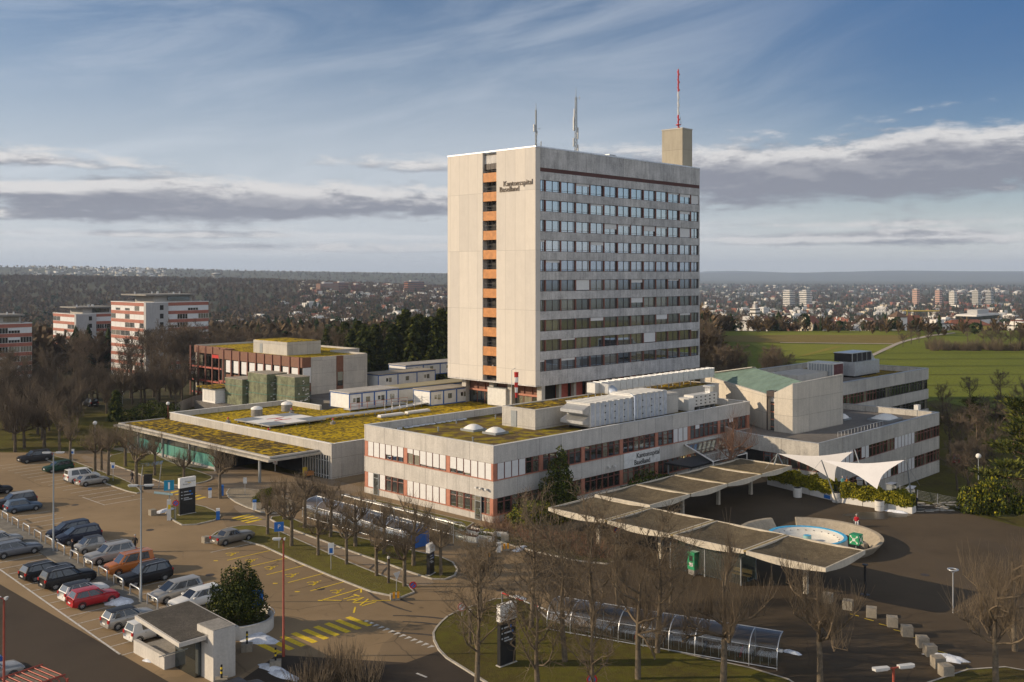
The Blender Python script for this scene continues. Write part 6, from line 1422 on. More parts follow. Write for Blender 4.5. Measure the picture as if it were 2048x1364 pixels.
def pine(seed):
    rr = random.Random(seed); tb = MB(); cb = MB(); tp, _ = branch(tb, (0, 0, -.3), (0, 0, 1), 10, .34, .14, rr, .05, 6, .2, 7)
    for i in range(15):
        z = 3.0+i*.55; a = i*2.4; L = 4.8*(1-.045*i); pts, d = branch(cb, (0, 0, z), (cos(a), sin(a), .18), L, .1, .03, rr, .15, 5, .02, 5)
        for j, p_ in enumerate(pts[2:]):
            for _ in range(100):
                v = vrand(rr); c_ = p_+Vector((v.x*.7, v.y*.7, .15+v.z*.2)); t_ = Vector((v.x, v.y, abs(v.z)*.8+.3)).normalized(); w_ = t_.cross(vrand(rr)).normalized(); k_ = rr.uniform(.18, .34); cb.add([c_-t_*k_, c_+w_*k_*.3, c_+t_*k_, c_-w_*k_*.3], [(0, 1, 2, 3)], 1 if rr.random() < .6 else 2)
    return (tb.mesh('trunk', [M('pine_bark', (.24, .13, .07), .95, 0, .3, 2)]), cb.mesh('crown', [MATS['pine_bark'], m_ndl2, m_ndl]))
pn = pine(3); p = (2062-1024)/F*126; plant(pn, 'pine_tree', 'large pine with flat tiers of boughs at the right edge', 'tree', p, 126, -2.5, .6, 1.25); p = (1945-1024)/F*196; plant(pn, 'pine_tree', 'smaller pine half hidden in the thicket behind the lawn', 'tree', p, 196, -4.2, 2, .7)
# red stemmed shrubs in the beds before the canopies
def stems(seed, n=90, h=2.0, r=1.3):
    rr = random.Random(seed); b = MB()
    for _ in range(n):
        a = rr.uniform(0, 2*pi); q = r*sqrt(rr.random())*.5; branch(b, (cos(a)*q, sin(a)*q, 0), (cos(a)*.35, sin(a)*.35, 1), h*rr.uniform(.6, 1.1), .018, .007, rr, .12, 3, .1, 3)
    return b
st = [stems(i).mesh('stems', [m_twigr]) for i in range(2)]
for i in range(14):
    t_ = i/13; p = W(-2.6+.5*sin(i*2.1), -2.2-15.5*t_); o = put(st[i % 2], 'red_stem_shrub', None, (p[0], p[1], .05), i*1.1); s_ = rt.uniform(.75, 1.1); o.scale = (s_, s_, s_); tag(o, 'leafless red stemmed shrub in the bed beside the front canopies', 'shrub', 'red stemmed shrubs in the bed')
gs_ = stems(9, 150, 1.5, 1.6).mesh('stems', [m_twig])
for i, (x, y, s_) in enumerate(((600, 1000, 1.3), (640, 985, 1), (880, 958, .8), (560, 1015, 1), (1965, 1010, 1.6), (2015, 1000, 1.8), (690, 1345, 1.35), (655, 1372, 1.5), (725, 1380, 1.4), (620, 1392, 1.4))):
    p = g(x, y); o = put(gs_, 'bare_shrub', None, (p[0], p[1], .02), i*1.3); o.scale = (s_,)*3; tag(o, ['leafless shrub in the gravel bed before the hall', 'leafless brown shrub beside the laurel at the square edge', 'leafless brown shrub at the bottom edge beside the red lamp pole'][0 if i < 4 else 1 if i < 6 else 2], 'shrub', ['leafless shrubs before the hall', 'leafless shrubs by the laurel', 'leafless shrubs at the bottom edge'][0 if i < 4 else 1 if i < 6 else 2])
# hedge line and single trees across the field
for i, (x, y, s_) in enumerate(((1806, 694, .35), (1822, 688, .42), (1838, 686, .3), (1858, 690, .35), (1935, 684, .38), (1968, 699, .5), (1985, 700, .55), (2003, 700, .45), (2022, 700, .5), (2040, 700, .55), (2058, 700, .5), (1700, 664, .4), (1650, 664, .5), (1600, 664, .55), (1560, 664, .5), (1520, 663, .6), (1480, 664, .5), (1440, 664, .6), (1760, 664, .5), (1720, 664, .6))):
    p = g(x, y); plant(PW[i % 3], 'field_tree', 'bare tree along the far side of the green fields', 'tree', p[0], p[1], terr(*p), i*1.9, s_, 'bare trees along the fields')
for i in range(24):
    x = 1860+i*8.5; p = g(x, 700+rt.uniform(-2, 2)); o = put(gs_, 'field_shrub', None, (p[0], p[1], 0), i); o.scale = (1.9, 1.9, rt.uniform(1.6, 3.4)); tag(o, 'leafless shrub of the brown hedge between the green fields', 'shrub', 'hedge shrubs between the fields')
# ---------------------------------------------------------------- vehicles
def paint(name, col, metal=.0): 
    dk = max(col) < .06; return M(name, col, .42 if dk else .35, metal, .04, 1, 0, .25 if dk else .35, 'Object', .12 if dk else .3)
m_carglass = glass('car_glass', (.30, .34, .38), .12, (.010, .011, .012), .02, (.02, .02, .02))
m_lampc = M('headlamp', (.62, .64, .66), .12, .5, .05); m_tail = M('tail_lamp', (.34, .012, .012), .25, 0, .1); m_plate = M('number_plate', (.62, .62, .60), .5)
WH = {}
def wheel_meshes(r, w):
    if (r, w) not in WH:
        t = MB().lathe([(r*.62, -w/2), (r*.93, -w/2), (r, -w*.3), (r, w*.3), (r*.93, w/2), (r*.62, w/2)], 20).xf(Matrix.Rotation(pi/2, 4, 'X'))
        q = MB(); q.cyl(0, 0, -w*.42, w*.30, r*.63, 16, 1)
        for k in range(6):
            a = k*pi/3; q.add([(r*.12*cos(a+1), r*.12*sin(a+1), w*.46), (r*.12*cos(a-1), r*.12*sin(a-1), w*.46), (r*.6*cos(a-.2), r*.6*sin(a-.2), w*.36), (r*.6*cos(a+.2), r*.6*sin(a+.2), w*.36)], [(0, 1, 2, 3)])
        q.lathe([(r*.63, w*.38), (r*.52, w*.38)], 16, 0); q.xf(Matrix.Rotation(pi/2, 4, 'X'))
        WH[(r, w)] = (t.mesh('tyre', [m_rubber]), q.mesh('rim', [m_rim, m_black]))
    return WH[(r, w)]
STY = {  # length, width, height, belt, bonnet end height, windscreen base x, windscreen top x, rear glass top x, rear glass base x, wheel radius (x from the rear, as fractions of length)
    'hatch': (3.95, 1.68, 1.48, .92, .80, .73, .56, .10, .02, .30), 'small': (3.55, 1.63, 1.50, .92, .82, .75, .58, .14, .03, .29), 'estate': (4.6, 1.76, 1.48, .94, .80, .72, .56, .08, .01, .31), 'saloon': (4.5, 1.70, 1.40, .90, .80, .66, .54, .27, .16, .31),
    'suv': (4.6, 1.85, 1.70, 1.05, .96, .73, .57, .08, .015, .36), 'mpv': (4.3, 1.78, 1.62, 1.0, .82, .82, .60, .07, .01, .32), 'van': (4.3, 1.78, 1.82, 1.06, .92, .79, .64, .03, .005, .32), 'micro': (2.75, 1.62, 1.54, .95, .82, .84, .62, .10, .02, .29), 'coupe': (4.1, 1.74, 1.40, .90, .76, .74, .54, .16, .03, .31)}
def make_car(name, label, style, col, x, y, rz, roofcol=None, z=0, group='cars parked on the hospital grounds', rails=False, cargo=False):
    L, Wd, Hh, be, bo, wsb, wst, rgt, rgb, wr = STY[style]; w = Wd/2; t = thing(name, label, 'car', (x, y, z), rz, group)
    rf = roofcol or col; X = lambda f: f*L-L/2
    b = MB(); st_ = []
    n = 20
    for i in range(n+1):
        f = i/n; x_ = X(f); taper = 1-.16*max(0, (f-.84)/.16)**2-.09*max(0, (.10-f)/.10)**2
        if f > wsb: top = be+(bo-be)*((f-wsb)/(1-wsb))**.8-(.16 if f > .985 else .05 if f > .95 else 0)
        elif f < rgb+.04 and style in ('saloon',): top = be-.06
        else: top = be-(.06 if f < .02 else 0)
        if style == 'saloon' and f < rgb: top = be+.0-.05*(1-f/rgb)
        zb = .20+(.10 if f > .96 or f < .04 else 0); ww = w*taper
        st_.append([(x_, s_*q*ww, zz) for s_ in (1,) for q, zz in ((.84, zb), (.97, zb+.13), (1.0, zb+.30), (.985, top-.16), (.93, top-.02), (.55, top+.025), (0, top+.035))])
    vs_ = []
    for s_ in st_: vs_ += s_+[(p_[0], -p_[1], p_[2]) for p_ in s_[-2::-1]]
    m_ = 13; fs_ = [(i*m_+j, i*m_+j+1, (i+1)*m_+j+1, (i+1)*m_+j) for i in range(n) for j in range(m_-1)]; fs_ += [tuple(range(m_)), tuple(range(n*m_, n*m_+m_))[::-1]]
    b.add(vs_, fs_, 0, True); b.build('body', col, t)
    # cabin
    zb, zt = be-.02, Hh; wb, wt = w*.90, w*.70
    lowr = [(X(rgb), wb*.94), (X(rgb+.10), wb), (X(wsb-.1), wb), (X(wsb), wb*.86)]; upr = [(X(rgt), wt*.93), (X(rgt+.10), wt), (X(wst-.10), wt), (X(wst), wt*.9)]
    vv = [(x_, y_, zb) for x_, y_ in lowr]+[(x_, -y_, zb) for x_, y_ in lowr[::-1]]+[(x_, y_, zt-(.03 if i in (0, 3) else 0)-.03) for i, (x_, y_) in enumerate(upr)]+[(x_, -y_, zt-(.03 if i in (0, 3) else 0)-.03) for i, (x_, y_) in list(enumerate(upr))[::-1]]
    MB().add(vv, [(i, (i+1) % 8, 8+(i+1) % 8, 8+i) for i in range(8)], 0, False).build('cabin', col, t)
    xa, xb = X(rgt)-.04, X(wst)+.05; R = MB(); G = [(xa+(xb-xa)*i/6, wt*1.03*(-1+2*j/4), zt-.05+.05*(1-(abs(i-3)/3)**2*.9)*(1-(abs(j-2)/2)**2)) for j in range(5) for i in range(7)]
    R.add(G, [(j*7+i, j*7+i+1, j*7+i+8, j*7+i+7) for j in range(4) for i in range(6)], 0, True); R.add([(xa, -wt*1.03, zt-.09), (xb, -wt*1.03, zt-.09), (xb, wt*1.03, zt-.09), (xa, wt*1.03, zt-.09), (xa, -wt*1.03, zt-.05), (xb, -wt*1.03, zt-.05), (xb, wt*1.03, zt-.05), (xa, wt*1.03, zt-.05)], [(0, 1, 5, 4), (1, 2, 6, 5), (2, 3, 7, 6), (3, 0, 4, 7)]); R.build('roof', rf, t)
    def pane(nm, A, B, k0, k1, h0=.08, h1=.93, out=.012):
        # A,B: (lower xy, upper xy) pairs at the two ends; k along, h up
        def P_(e, k, h): lo = Vector((A[0][0]+(B[0][0]-A[0][0])*k, A[0][1]+(B[0][1]-A[0][1])*k, zb)); up = Vector((A[1][0]+(B[1][0]-A[1][0])*k, A[1][1]+(B[1][1]-A[1][1])*k, zt-.05)); return lo+(up-lo)*h
        q = [P_(0, k0, h0), P_(0, k1, h0), P_(0, k1, h1), P_(0, k0, h1)]; nn_ = (q[1]-q[0]).cross(q[3]-q[0]).normalized(); c_ = (q[0]+q[2])/2
        if nn_.dot(Vector((c_.x*.4, c_.y, .2))) < 0: nn_ = -nn_
        MB().quad(*[p_+nn_*out for p_ in q]).build(nm, m_carglass, t)
    def neg(p_): return (p_[0], -p_[1])
    pane('windscreen', (lowr[3], upr[3]), (neg(lowr[3]), neg(upr[3])), .05, .95, .04, .95); pane('rear_window', (lowr[0], upr[0]), (neg(lowr[0]), neg(upr[0])), .07, .93, .28 if style in ('van', 'suv', 'mpv') else .12, .92)
    for sgn in (1, -1):
        f_ = (lambda p_: p_) if sgn == 1 else neg
        kk = [(.01, .46), (.50, .97)] if style not in ('micro', 'small') else [(.30, .97)]
        if cargo: kk = [(.56, .97), (.12, .48)]
        for k0, k1 in kk: pane('side_window', (f_(lowr[1]), f_(upr[1])), (f_(lowr[2]), f_(upr[2])), k0, k1)
        pane('quarter_window', (f_(lowr[2]), f_(upr[2])), (f_(lowr[3]), f_(upr[3])), .02, .55, .08, .85)
        if style in ('estate', 'suv', 'mpv', 'hatch'): pane('quarter_window', (f_(lowr[0]), f_(upr[0])), (f_(lowr[1]), f_(upr[1])), .45, .97, .2, .9)
        MB().box(X(wsb)-.42, sgn*w*.98-(.0 if sgn > 0 else .16), be+.0, X(wsb)-.22, sgn*w*.98+(.16 if sgn > 0 else 0), be+.13).build('mirror', col, t)
        MB().box(X(.962), sgn*w*.62-.17, bo-.24, X(.985), sgn*w*.62+.17, bo-.10).build('headlight', m_lampc, t); MB().box(X(.0)-.015, sgn*w*.78-.12, be-.26, X(.03), sgn*w*.78+.12, be-.02).build('tail_light', m_tail, t)
        MB().box(X(.36), sgn*w*.985-.008, be-.18, X(.40), sgn*w*.985+.008, be-.15).build('door_handle', m_black, t)
        if rails: MB().tube([(X(rgt+.06), sgn*wt*.95, zt-.02), (X(rgt+.1), sgn*wt*.95, zt+.05), (X(wst-.06), sgn*wt*.95, zt+.05), (X(wst-.02), sgn*wt*.95, zt-.02)], .022, 4).build('roof_rail', m_alu, t)
        for fx in (.19, .81):
            ty, ri = wheel_meshes(wr, .22); o = put(ty, 'tyre', None, (X(fx), sgn*(w-.10), wr), rot=(0, 0, 0 if sgn < 0 else pi)); o.name = 'wheel'; o.parent = t; put(ri, 'rim', o)
            a_ = MB().lathe([(wr*1.02, .03), (wr*1.20, .03)], 20, 0, 0, 0, False, 0, pi).xf(Matrix.Rotation(pi/2, 4, 'X')); 
            if sgn > 0: a_.xf(Matrix.Rotation(pi, 4, 'Z'))
            a_.build('wheel_arch', m_black, t, (X(fx), sgn*(w-.028), wr))
    MB().box(X(1)-.10, -w*.72, .28, X(1)+.0, w*.72, .48).build('front_bumper', m_black if style in ('van', 'suv') else col, t); MB().box(X(0)-.02, -w*.80, .28, X(0)+.06, w*.80, .46).build('rear_bumper', m_black if style in ('van', 'suv') else col, t)
    MB().box(X(.985), -.42, bo-.22, X(.995), .42, bo-.12).build('grille', m_black, t)
    for x_ in (X(1)+.004, X(0)-.028): MB().box(x_-.006, -.25, .50, x_+.006, .25, .61).build('number_plate', m_plate, t)
    MB().box(X(.06), -w*.8, .17, X(.94), w*.8, .3).build('underbody', m_black, t)
    return t
P_red = paint('paint_red', (.36, .012, .018)); P_or = paint('paint_orange', (.42, .13, .025), .2); P_bk = paint('paint_black', (.012, .012, .014)); P_nv = paint('paint_navy', (.014, .018, .035)); P_sv = paint('paint_silver', (.36, .345, .32), .4); P_gy = paint('paint_grey', (.15, .16, .18), .4); P_bg = paint('paint_blue_grey', (.075, .11, .16), .3); P_wh = paint('paint_white', (.66, .65, .62)); P_gr = paint('paint_green', (.014, .055, .035), .2); P_dk = paint('paint_dark_grey', (.035, .035, .04), .2); P_bl = paint('paint_blue', (.02, .09, .30)); P_bz = paint('paint_bronze', (.22, .20, .17), .4)
CARS = [('hatchback_car', 'red hatchback parked nose to the barrier beside a snow heap', 'hatch', P_red, -43.0, 5.0, 1, None), ('hatchback_car', 'white hatchback with a black roof beside the red one', 'hatch', P_wh, -42.8, 7.3, 1, P_bk), ('pickup_car', 'big black off-roader with bright wheels left of the white hatchback', 'suv', P_bk, -42.3, 11.9, 1, None), ('estate_car', 'black estate car with a sunlit rear window left of the black off-roader', 'estate', P_bk, -42.6, 15.7, 1, None),
        ('estate_car', 'grey estate car whose rear touches the left photo edge', 'estate', P_gy, -41.8, 25.4, 1, None), ('hatchback_car', 'silver car mostly cut off by the left edge, in the row with the grey estate', 'hatch', P_sv, -41.6, 30.2, 1, None), ('hatchback_car', 'silver hatchback with a black roof partly behind the kiosk roof', 'hatch', P_sv, -43.2, -1.9, 1, P_bk), ('small_car', 'small white rounded car half hidden behind the kiosk', 'micro', P_wh, -43.8, -5.9, 1, None),
        ('van_car', 'orange van with a high roof facing the barrier', 'van', P_or, -36.6, 11.9, -1, None), ('offroad_car', 'black off-roader with a chrome sill beside the orange van', 'suv', P_bk, -37.1, 7.6, -1, None), ('offroad_car', 'silver off-roader with roof rails left of the orange van', 'suv', P_sv, -36.3, 16.6, -1, None), ('micro_car', 'very short silver two door car with a person standing in front', 'micro', P_sv, -36.3, 21.2, -1, P_dk),
        ('people_carrier', 'dark navy people carrier left of the very short silver car', 'mpv', P_nv, -35.4, 25.9, -1, None), ('estate_car', 'dark blue car half behind the navy people carrier', 'mpv', P_nv, -35.3, 28.6, -1, None), ('people_carrier', 'silver car with yellow stickers just right of the lamp post', 'mpv', P_sv, -37.4, 1.3, -1, None), ('estate_car', 'white estate car half hidden behind the kiosk and the yew', 'estate', P_wh, -37.2, -1.7, -1, None),
        ('hatchback_car', 'blue grey hatchback with its tail to the barrier near the left edge', 'hatch', P_bg, -34.2, 44.2, 1, None), ('offroad_car', 'dark off-roader with a silver roof behind the blue grey hatchback', 'suv', P_dk, -34.0, 47.2, -1, P_sv), ('hatchback_car', 'black car cut by the left edge farthest up the middle row', 'hatch', P_bk, -33.2, 56.2, 1, None),
        ('coupe_car', 'silver coupe nearest the black lamp and pay station in the far row', 'coupe', P_sv, -22.0, 53.3, 1, None), ('delivery_van', 'white van with side windows next to the silver coupe', 'van', P_wh, -22.1, 56.2, 1, None), ('hatchback_car', 'dark green hatchback in the far row', 'hatch', P_gr, -21.5, 65.6, -1, None), ('offroad_car', 'dark grey car at the end of the far row, by the trees', 'suv', P_dk, -20.9, 75.6, -1, None),
        ('saloon_car', 'old silver saloon standing alone at the disabled bays', 'saloon', P_bz, -24.3, 14.2, 1, None), ('hatchback_car', 'blue car at the bottom left corner', 'hatch', P_bl, -55.3, -3.4, 1, None), ('estate_car', 'silver estate car at the bottom left corner behind the red pergola', 'estate', P_sv, -55.2, -6.0, 1, None), ('hatchback_car', 'dark car at the bottom edge beside the kiosk pillar', 'hatch', P_dk, -44.9, -21.3, 1, None)]
for i, (nm, lb, sty, c, u, v, hd, rf) in enumerate(CARS):
    p = W(u, v); make_car(nm, lb, sty, c, p[0], p[1], RZ+(0 if hd > 0 else pi)+radians((-2.5, 1.5, 0, 2)[i % 4]), rf, .012, 'cars parked on the hospital grounds', sty in ('suv', 'estate') and c in (P_sv, P_gy, P_bk) or nm == 'van_car', False)
q = (1917-1024)/F*172; make_car('hatchback_car', 'red car half hidden in the thicket beyond the lawn', 'hatch', P_red, q, 172, 1.0, None, terr(q, 172)); p = g(180, 812); make_car('estate_car', 'dark car standing in the shade of the park trees', 'suv', P_bk, p[0], p[1], RZ+pi/2, None, 0)

# ---------------------------------------------------------------- car park furniture
hoop = MB().tube([(0, 0, 0), (0, 0, .80), (0, 0, .92), (.12, 0, 1.0), (1.95, 0, 1.0), (2.07, 0, .92), (2.07, 0, .8), (2.07, 0, 0)], .065, 6).mesh('barrier_hoop', [m_metal])
for i, v in enumerate((41.5, 37.85, 34.1, 30.4, 26.95, 23.45, 19.7, 16.0, 12.4, 8.75, 5.1, 1.45)):
    p = W(ub(v)+.15, v); tag(put(hoop, 'barrier_hoop', None, (p[0], p[1], .0), RZ-pi/2-.0625), 'grey steel hoop barrier between the two rows of parked cars', 'barrier', 'hoop barriers in the car park')
def lamp(name, label, x, y, h, mat, heads, rz, group, hz=.0):
    t = thing(name, label, 'street lamp', (x, y, 0), rz, group); MB().tube([(0, 0, 0), (0, 0, 1.2), (0, 0, 1.25), (0, 0, h)], [.11, .11, .085, .06], 8).build('pole', mat, t)
    for s_ in heads:
        MB().tube([(0, 0, h-.05), (s_*.28, 0, h)], .045, 6).build('arm', mat, t)
        q = MB(); q.prism([(s_*.25, -.13), (s_*1.0, -.16), (s_*1.08, 0), (s_*1.0, .16), (s_*.25, .13)], h-.04, h+.07); q.prism([(s_*.32, -.09), (s_*.95, -.11), (s_*.95, .11), (s_*.32, .09)], h-.10, h-.041); q.build('lamp_head', m_lgrey, t)
    return t
lamp('street_lamp', 'tall grey double armed lamp rising from the barrier strip between the silver cars', *g(107, 1104), 10.0, m_grey, (1, -1), .12, 'grey double lamps'); lamp('street_lamp', 'tall grey double armed lamp at the kiosk end of the barrier strip', *g(282, 1206), 10.0, m_grey, (1, -1), .12, 'grey double lamps')
lamp('street_lamp', 'red lamp pole with one pale head beside the zebra crossing', *g(567, 1313), 8.6, m_redst, (-.75, .12), 0, 'red lamp poles'); lamp('street_lamp', 'red lamp pole at the left bottom corner', (8-1024)/F*60, 60, 8.7, m_redst, (-.9, .2), 0, 'red lamp poles'); lamp('street_lamp', 'red lamp pole with two pale heads at the bottom edge', (1787-1024)/F*49.7, 49.7, 8.6, m_redst, (1.1, -1.1), .25, 'red lamp poles')
t = thing('street_lamp', 'slim lamp with a flat ring head on the square', 'street lamp', g(1906, 1226)+(0,)); MB().tube([(0, 0, 0), (0, 0, 3.3)], .06, 8).build('pole', m_metal, t); MB().lathe([(.42, 3.55), (.46, 3.62), (.30, 3.62), (.28, 3.55), (.42, 3.55)], 20).tube([(0, 0, 3.3), (.34, 0, 3.56)], .025, 5).tube([(0, 0, 3.3), (-.34, 0, 3.56)], .025, 5).build('ring_head', m_metal, t)
t = thing('street_lamp', 'black lamp post in the canopy shadow on the square', 'street lamp', g(1730, 1190)+(0,)); MB().tube([(0, 0, 0), (0, 0, 2.5)], [.13, .11], 8).cyl(0, 0, 0, .06, .4, 14).build('pole', m_black, t); MB().cyl(0, 0, 2.6, 2.68, .24, 14).cyl(0, 0, 2.5, 2.6, .05, 8).build('lamp_head', m_black, t)
for x, y0, y1, mt, lb in ((190, 846, 880, m_grey, 'globe lamp on a grey pole before the left tip of the hall canopy'), (336, 807, 838, m_redst, 'globe lamp on a red pole behind the mossy hall roof'), (245, 786, 815, m_grey, 'globe lamp deep in the shaded park'), (1957, 912, 960, m_grey, 'globe lamp in the thicket right of the lower wing')):
    p = g(x, y1); hgt = (y1-y0)/(y1-HZ)*H; t = thing('globe_lamp', lb, 'street lamp', (p[0], p[1], 0), 0, 'globe lamps in the park'); MB().tube([(0, 0, 0), (0, 0, hgt-.2)], .06, 6).build('pole', mt, t); MB().ball((0, 0, hgt), .36, 12).build('globe', m_white, t)
t = thing('post_lamp', 'short wooden post lamp on the lawn before the white topped pillar', 'street lamp', g(777, 1168)+(0,)); MB().tube([(0, 0, 0), (0, 0, 2.3)], .12, 8).build('pole', m_barkd, t); MB().cyl(0, 0, 2.32, 2.5, .13, 10).build('lamp_head', m_lgrey, t)
t = thing('post_lamp', 'short wooden post lamp among the island trees', 'street lamp', g(940, 1290)+(0,)); MB().tube([(0, 0, 0), (0, 0, 2.5)], .12, 8).build('pole', m_barkd, t); MB().cyl(0, 0, 2.52, 2.7, .13, 10).build('lamp_head', m_lgrey, t)
# signs
def sign(name, label, px_, base, top, w_, h_, mat, mark, rz=0.0, group=None, mark2=None):
    p = g(px_, base); hh_ = (base-top)/(base-HZ)*H; t = thing(name, label, 'sign', (p[0], p[1], 0), rz, group); MB().tube([(0, .05, 0), (0, .05, hh_-.05)], .035, 6).build('post', m_metal, t); pnl = MB().box(-w_/2, -.03, hh_-h_, w_/2, .02, hh_).build('panel', mat, t)
    if mark: lettering(mark, h_*.62, m_white, pnl, (0, -.036, hh_-h_*.5), (radians(90), 0, 0), 0, 'letter_mark')
    if mark2: MB().box(-w_*.3, -.036, hh_-h_*.9, w_*.3, -.032, hh_-h_*.45).build('symbol', mark2, pnl)
    return t
sign('parking_sign', 'blue P sign on the lawn behind the silver saloon', 558, 1098, 1044, .95, .95, m_sblue, 'P', .25); sign('parking_sign', 'white and blue wheelchair parking sign in the middle of the taxi bay lawn', 662, 1141, 1086, .55, 1.05, m_white, None, .25, None, m_sblue); sign('parking_sign', 'blue P sign behind the dark yew at the kiosk', 514, 1256, 1180, .95, 1.35, m_sblue, 'P', .25)
sign('parking_sign', 'white and blue sign on the lawn edge by the silver coupe', 226, 963, 925, .5, .8, m_white, None, .1, None, m_sblue); sign('parking_sign', 'white and blue sign beside the dark green hatchback', 145, 925, 898, .5, .75, m_white, None, .1, None, m_sblue); sign('direction_sign', 'small pale sign on a thin post at the planting bed', 490, 990, 955, .45, .75, m_lgrey, None, .2)
def round_sign(name, label, px_, base, top, r, c1, c2, rz=0):
    p = g(px_, base); hh_ = (base-top)/(base-HZ)*H; t = thing(name, label, 'sign', (p[0], p[1], 0), rz); MB().tube([(0, .04, 0), (0, .04, hh_)], .035, 6).build('post', m_metal, t); d_ = MB().cyl(0, 0, -.02, .02, r, 20).xf(Matrix.Translation((0, 0, hh_-r)) @ Matrix.Rotation(pi/2, 4, 'X')).build('disc', c1, t); MB().cyl(0, 0, -.006, .006, r*.68, 20).xf(Matrix.Translation((0, -.024, hh_-r)) @ Matrix.Rotation(pi/2, 4, 'X')).build('inner_disc', c2, d_)
    b = MB().box(-r*.68, -.034, -.05, r*.68, -.031, .05).xf(Matrix.Translation((0, 0, hh_-r)) @ Matrix.Rotation(radians(-45), 4, 'Y')).build('slash', c1, d_); return t
round_sign('no_parking_sign', 'round red and blue no parking sign beside the ticket terminal', 351.5, 1041, 1000, .36, m_red, m_sblue, .2); round_sign('no_parking_sign', 'small round no parking sign at the lawn tip by the taxi bay', 826, 1180, 1163, .32, m_red, m_sblue, .2); round_sign('no_entry_sign', 'round pale red sign at the left edge of the grass island', 924, 1234, 1205, .36, M('faded_red', (.55, .22, .17), .6), m_white, .2); round_sign('no_parking_sign', 'no parking disc at the bottom edge below the bicycle shelter', 1184, 1392, 1348, .36, m_red, m_sblue, .1); round_sign('no_stopping_sign', 'no parking disc under the front canopy near the column', 1233, 1090, 1054, .34, m_red, m_sblue, .3)
t = thing('yield_sign', 'pale triangular give way sign seen from behind at the lawn tip', 'sign', g(793, 1184)+(0,), .9); MB().tube([(0, 0, 0), (0, 0, 1.5)], .035, 6).build('post', m_metal, t); MB().add([(-.42, -.04, 1.75), (.42, -.04, 1.75), (0, -.04, 1.0), (-.42, -.06, 1.75), (.42, -.06, 1.75), (0, -.06, 1.0)], [(0, 1, 2), (3, 5, 4), (0, 3, 4, 1), (1, 4, 5, 2), (2, 5, 3, 0)]).build('triangle', m_lgrey, t)
def marker(label, x, y):
    p = g(x, y); t = thing('traffic_block', label, 'traffic marker', (p[0], p[1], 0), .3, 'stone blocks with orange reflectors'); MB().box(-.4, -.3, 0, .4, .3, .5).build('block', m_cube, t)
    for s_ in (-.26, .12): MB().box(s_, -.34, .2, s_+.2, -.30, .75).build('reflector', M('reflector_orange', (.75, .32, .01), .4), t)
marker('stone block with two orange reflectors at the lawn tip by the taxi bay', 790, 1199); marker('stone block with two orange reflectors near the white troughs', 1010, 1100); marker('stone block with two orange reflectors on the road by the island', 973, 1117)
def totem(label, px_, base, h_, w_, rz, logo=True):
    p = g(px_, base); t = thing('sign_pillar', label, 'sign pillar', (p[0], p[1], .05), rz, 'black sign pillars with white heads'); hw = h_*.27
    MB().box(-w_/2-.08, -.24, 0, w_/2+.08, .24, .1).build('plinth', m_conc2, t); MB().box(-w_/2, -.16, .1, w_/2, .16, h_-hw).build('black_panel', m_black, t); hd = MB().box(-w_/2-.04, -.2, h_-hw, w_/2+.04, .2, h_).build('white_head', m_white, t)
    if logo:
        lettering('Kantonsspital', w_*.125, m_black, hd, (-w_*.20, -.205, h_-hw*.40), (radians(90), 0, 0), 0, 'lettering', 'LEFT'); lettering('Baselland', w_*.125, m_black, hd, (-w_*.32, -.205, h_-hw*.66), (radians(90), 0, 0), 0, 'lettering', 'LEFT')
        MB().box(-w_*.02, -.204, h_-hw*.57, w_*.22, -.2, h_-hw*.51).build('logo_bar', m_yel, hd)
    b = MB()
    for i, (z, l_) in enumerate(((.62, .40), (.535, .62), (.45, .42), (.405, .72))):
        if i < 3: b.box(-w_*.42, -.165, h_*z-.05, -w_*.33, -.16, h_*z+.05)
        b.box(-w_*.25, -.165, h_*z-.05, -w_*.25+w_*l_*.75, -.16, h_*z+.05)
    b.build('text_line', M('sign_text_grey', (.40, .42, .44), .5), t); MB().box(w_*.22, -.166, h_*.535-.08, w_*.34, -.16, h_*.535+.08).box(w_*.1, -.166, h_*.62-.09, w_*.22, -.16, h_*.62+.09).build('symbol_square', m_sblue, t); return t
totem('large black sign pillar with a white head on the lawn by the car park entrance', 374, 1029, 4.3, 1.95, RZ-.0); totem('narrow black sign pillar with a white head at the end of the lawn strip', 861, 1150, 2.9, .95, RZ+.35, True); totem('black sign pillar with a white head among the trees on the grass island', 1013, 1330, 4.4, 1.5, RZ-.05)
# parking terminal, pay station, bollards
t = thing('parking_terminal', 'parking ticket terminal with a small green canopy and blue sign', 'parking terminal', g(338, 1040)+(0,), .3); MB().box(-.22, -.22, 0, .22, .22, 2.3).build('column', m_lgrey, t); MB().box(-.1, -.24, 1.3, .18, -.22, 1.8).build('screen', m_yel, t); MB().add([(-1.6, -.5, 3.2), (.4, -.5, 2.85), (.4, .5, 2.85), (-1.6, .5, 3.2), (-1.6, -.5, 3.26), (.4, -.5, 2.91), (.4, .5, 2.91), (-1.6, .5, 3.26)], [(0, 3, 2, 1), (4, 5, 6, 7), (0, 1, 5, 4), (1, 2, 6, 5), (2, 3, 7, 6), (3, 0, 4, 7)]).build('canopy', M('canopy_glass_green', (.32, .42, .36), .3), t)
MB().tube([(0, 0, 2.3), (.1, 0, 2.9), (.1, 0, 3.4)], .06, 6).tube([(.6, 0, 0), (.6, 0, 2.2)], .04, 5).build('bracket', m_grey, t); sg_ = MB().box(-.55, -.05, 3.35, .55, .05, 4.5).build('sign_box', M('sign_teal', (.01, .22, .36), .4), t); MB().box(-.1, -.06, 3.5, .1, -.05, 4.3).build('symbol', m_white, sg_)
